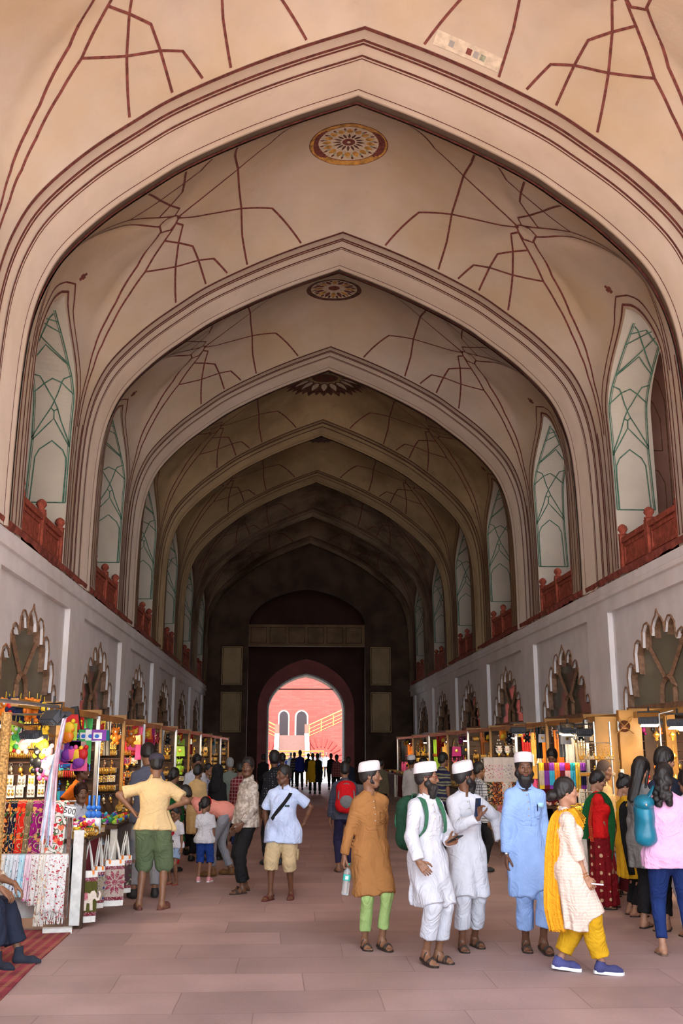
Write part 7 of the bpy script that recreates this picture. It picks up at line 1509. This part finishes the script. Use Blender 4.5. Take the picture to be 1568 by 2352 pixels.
tote(274, 300, 1965, 2050, 12.1, fl('dark_paisley_weave', (.06, .03, .035), [(.30, .22, .18)], scale=18), 'dark paisley tote bag farthest back under the counter', None, .5)
# --- red woven runner under the seated man
M_rug = mat('red_woven_runner', (.25, .035, .05), rough=.95, var=.3, scale=5, bump=.5, bscale=70); N, L, b = nodes(M_rug); tc = N.new('ShaderNodeTexCoord'); w = N.new('ShaderNodeTexWave'); w.bands_direction = 'X'; w.inputs['Scale'].default_value = 3.2; L.new(tc.outputs['Object'], w.inputs['Vector']); w2 = N.new('ShaderNodeTexWave'); w2.bands_direction = 'Y'; w2.inputs['Scale'].default_value = 9; L.new(tc.outputs['Object'], w2.inputs['Vector']); mm = N.new('ShaderNodeMath'); mm.operation = 'MULTIPLY'; L.new(w.outputs['Fac'], mm.inputs[0]); L.new(w2.outputs['Fac'], mm.inputs[1]); gt = N.new('ShaderNodeMath'); gt.operation = 'GREATER_THAN'; gt.inputs[1].default_value = .55; L.new(mm.outputs[0], gt.inputs[0]); old = b.inputs['Base Color'].links[0].from_socket; mx = N.new('ShaderNodeMix'); mx.data_type = 'RGBA'; L.new(gt.outputs[0], mx.inputs[0]); L.new(old, mx.inputs[6]); mx.inputs[7].default_value = (.36, .19, .09, 1); L.new(mx.outputs[2], b.inputs['Base Color'])
mb = MB(); mb.prism([(-4.1, 6.8), (-2.0, 6.8), (-2.03, 7.9), (-2.08, 9.0), (-2.10, 10.72), (-4.1, 10.72)], .0, .012); tag(mb.build('carpet_runner', M_rug), 'red woven runner with small gold figures on the paving at lower left', 'carpet')
# --- right side: floodlights, ornament, ladder rack, shawls
for i, (x_, y_, Y, rz, on) in enumerate(((1490, 1657, 12.6, 2.6, True), (1556, 1662, 12.0, 2.5, True), (1303, 1680, 14.8, 3.6, True), (1341, 1682, 14.9, 2.6, False), (1190, 1677, 17.4, 3.0, False))):
    floodlight(at(x_, y_, Y), rz, 'grey floodlight %s' % ['left of the pair over the nearest right stall', 'right of the pair at the right image edge', 'glowing above the chequered shawls', 'unlit beside the ladder rack', 'black and unlit above the hanging scarves'][i], pitch=-.3, power=4, big=.9, on=on)
p = at(1434, 1668, 13.85); r = empty('metal_ornament', (p[0], 13.85, p[2]), 'bronze domed ornament with crossed rods on the ochre cabinet door', 'ornament'); mb = MB(); mb.lathe([(.0, -.05), (.04, -.045), (.075, -.02), (.08, 0), (.0, .0)], n=20, M=Matrix.Rotation(-math.pi/2, 4, 'X') @ Matrix.Scale(-1, 4, (0, 0, 1))); mb.build('dome', mat('aged_bronze', (.16, .06, .03), metal=.6, rough=.35), r, smooth=True)
mb = MB()
for q in (-1, 1): mb.tube([(-q*.12, 0, -.10), (0, .0, 0), (q*.09, 0, .08), (q*.12, 0, .13), (q*.06, 0, .11), (q*.05, 0, .06)], .007, 6)
mb.build('crossed_rods', mat('brass_rod', (.40, .22, .07), metal=.7, rough=.35), r)
r = empty('ochre_cabinet', (0, 0, 0), 'tall varnished ochre cabinet with the bronze ornament, right side', 'cabinet'); a_ = at(1418, 1640, 14.0); b_ = at(1462, 1640, 14.0); mb = MB(); mb.box((a_[0]-.02, 13.9, .0), (b_[0]+.02, 14.0, a_[2]+.05)); mb.build('door_leaf', M_woody, r); mb = MB(); mb.box((b_[0]+.06, 13.93, .0), (b_[0]+.30, 14.02, a_[2])); mb.build('side_leaf', M_wooddk, r); mb = MB(); mb.box((b_[0]+.36, 13.9, 0), (b_[0]+.50, 13.98, a_[2])); mb.build('jamb', M_woody, r)
for zz in (1.35, 2.0): mb = MB(); mb.box((a_[0]-.05, 13.88, zz), (a_[0]+.0, 13.9, zz+.14)); mb.build('hinge', M_metal, r)
mb = MB(); mb.box((at(1365, 1660, 14)[0], 13.98, 0), (a_[0]-.03, 14.03, 2.2)); mb.build('rear_panel', M_woody, r)
r = empty('ladder_rack', (0, 0, 0), 'slim steel ladder rack beside the ochre cabinet', 'rack'); xa = at(1368, 1700, 13.6)[0]; xb = at(1404, 1700, 13.6)[0]; mb = MB(); mb.tube([(xa, 13.6, 0), (xa-.02, 13.6, 2.12)], .014, 6); mb.tube([(xb, 13.6, 0), (xb-.02, 13.6, 2.12)], .014, 6); mb.build('upright', M_metal, r); mb = MB(); [mb.tube([(xa-.25, 13.6, z), (xb, 13.6, z)], .008, 5) for z in (1.84, 1.66, 1.45, 1.2, 1.0)]; mb.build('rung', M_metal, r)
for z, kd in ((1.84, 'necklace'), (1.66, 'bangle_set'), (1.45, 'bangle_set'), (1.2, 'necklace')):
    for i in range(7): put(kd, RG.choice(('gold', 'gold', 'cream')), (xa-.22+i*(xb-xa+.2)/6, 13.58, z), RG.uniform(-.3, .3), 'gold coloured %s on the ladder rack' % ('necklace hanging' if kd == 'necklace' else 'bangle set hanging'), CATS[kd], 'gold goods on the ladder rack', .7)
def shawls(px0, px1, ytop, ybot, Y, specs, where, group, kind='folded_shawl'):
    n = len(specs); r0 = empty('shawl_rail', (0, 0, 0), 'steel rail carrying %s' % where, 'rail'); a_ = at(px0, ytop, Y); b_ = at(px1, ytop, Y); mb = MB(); mb.tube([(a_[0]-.03, Y+.02, a_[2]-.01), (b_[0]+.03, Y+.02, a_[2]-.01)], .012, 6); mb.build('rod', M_metal, r0)
    mb = MB(); [mb.tube([(q, Y+.03, 0), (q, Y+.03, a_[2])], .012, 5) for q in (a_[0], b_[0])]; mb.build('leg', M_metal, r0)
    for i, (m, lab) in enumerate(specs):
        x0 = a_[0]+(b_[0]-a_[0])*i/n; x1 = a_[0]+(b_[0]-a_[0])*(i+1)/n+.004; h = a_[2]-at(px0, ybot, Y)[2]; r = empty(kind, ((x0+x1)/2, Y-.004*i, a_[2]), lab, 'shawl', group); w = x1-x0; g = []
        for y_, z in ((.05, -.3), (.045, -.02), (.02, .008)): g.append([(x*w/2, y_, z) for x in np.linspace(-1, 1, 9)])
        for z in np.linspace(0, -h, 8): g.append([(x*w/2, -.008+.005*math.sin(x*7+i), z) for x in np.linspace(-1, 1, 9)])
        mb = MB(); addgrid(mb, np.array(g)); o = mb.build('cloth', m[0], r, smooth=True, fix=False)
        if len(m) > 1: mb = MB(); gg = np.array(g)[-6:-1].copy(); gg[..., 1] -= .006; addgrid(mb, gg); mb.build('woven_block', m[1], r, smooth=True, fix=False)
ck = [('yellow', 'cream', 'lemon yellow'), ('maroon', 'violet', 'maroon and plum'), ('violet', 'cyan', 'mauve and blue'), ('orange', 'orange', 'plain orange'), ('violet', 'maroon', 'plum'), ('red', 'rose', 'red and rose'), ('teal', 'cyan', 'turquoise'), ('gold', 'yellow', 'amber'), ('violet', 'navy', 'purple and navy')]
shawls(1236, 1342, 1753, 1812, 14.9, [((fabric('shawl_'+a, COLS[a]), fabric('shawlblock_'+b2, tuple(np.array(COLS[b2])*.8))), '%s chequered shawl folded on the rail behind the woman in yellow' % nm) for a, b2, nm in ck], 'the chequered shawls', 'chequered shawls on the right rail')
cr = (.66, .56, .48); sp = [((.35, .03, .03), 'dark red'), ((.70, .20, .35), 'pink'), ((.25, .24, .26), 'grey'), ((.55, .26, .08), 'ochre')]
shawls(1110, 1197, 1740, 1796, 17.9, [((fabric('cream_stole_cloth', cr), fl('cream_stole_'+nm.replace(' ', '_'), cr, [c], scale=26, leaf=c, density=.30)), 'cream stole with %s embroidery on the upper right-hand rail' % nm) for c, nm in sp], 'the cream embroidered stoles', 'cream stoles on the right rail')
sp2 = [((.012, .01, .012), [(.6, .2, .1), (.5, .4, .25)], 'black'), ((.10, .01, .01), [(.7, .2, .03)], 'dark red'), ((.66, .60, .54), [(.65, .15, .05)], 'white'), ((.012, .01, .012), [(.6, .15, .05)], 'black and red')]
shawls(1108, 1196, 1797, 1850, 17.8, [((fl('mid_stole_%d' % i, b_, cs, scale=20, vine=(.5, .35, .2)),), '%s floral stole on the middle right-hand rail' % nm) for i, (b_, cs, nm) in enumerate(sp2)], 'the dark floral stoles', 'floral stoles on the middle right rail')
shawls(1116, 1190, 1850, 1905, 17.7, [((fl('low_stole_%d' % i, b_, cs, scale=30),), '%s paisley stole on the lowest right-hand rail' % nm) for i, (b_, cs, nm) in enumerate([((.22, .16, .08), [(.1, .07, .03)], 'brown'), ((.45, .12, .13), [(.66, .40, .38)], 'rose'), ((.30, .30, .31), [(.1, .1, .1)], 'grey')])], 'the paisley stoles', 'paisley stoles on the lowest right rail')
# hanging brass lamps in the dark nearest right-hand stall
for i in range(12):
    X_ = 4.95+.22*(i % 4); Z_ = 2.0-.28*(i//4); r = empty('brass_lamp', (X_, 13.5, Z_), 'small brass lamp dangling in the dark nearest right-hand stall', 'lamp', 'brass lamps in the dark right stall'); mb = MB(); mb.lathe([(.0, .0), (.01, -.01), (.05, -.06), (.045, -.065), (.02, -.10), (.03, -.12), (.0, -.14)], n=12); mb.build('lamp_shade', M_gold2, r, smooth=True); mb = MB(); mb.tube([(0, 0, 0), (0, 0, .1)], .003, 4); mb.build('chain', M_gold2, r)
mb = MB(); pl = [at(1513, 1640, 12.4), at(1517, 1700, 12.4), at(1520, 1735, 12.4)]; pl = [at(1545, 1632, 12.4)]+pl; mb.tube(pl, .009, 5); tag(mb.build('white_cord', M_white), 'white twisted cord hanging before the dark right stall', 'cord')
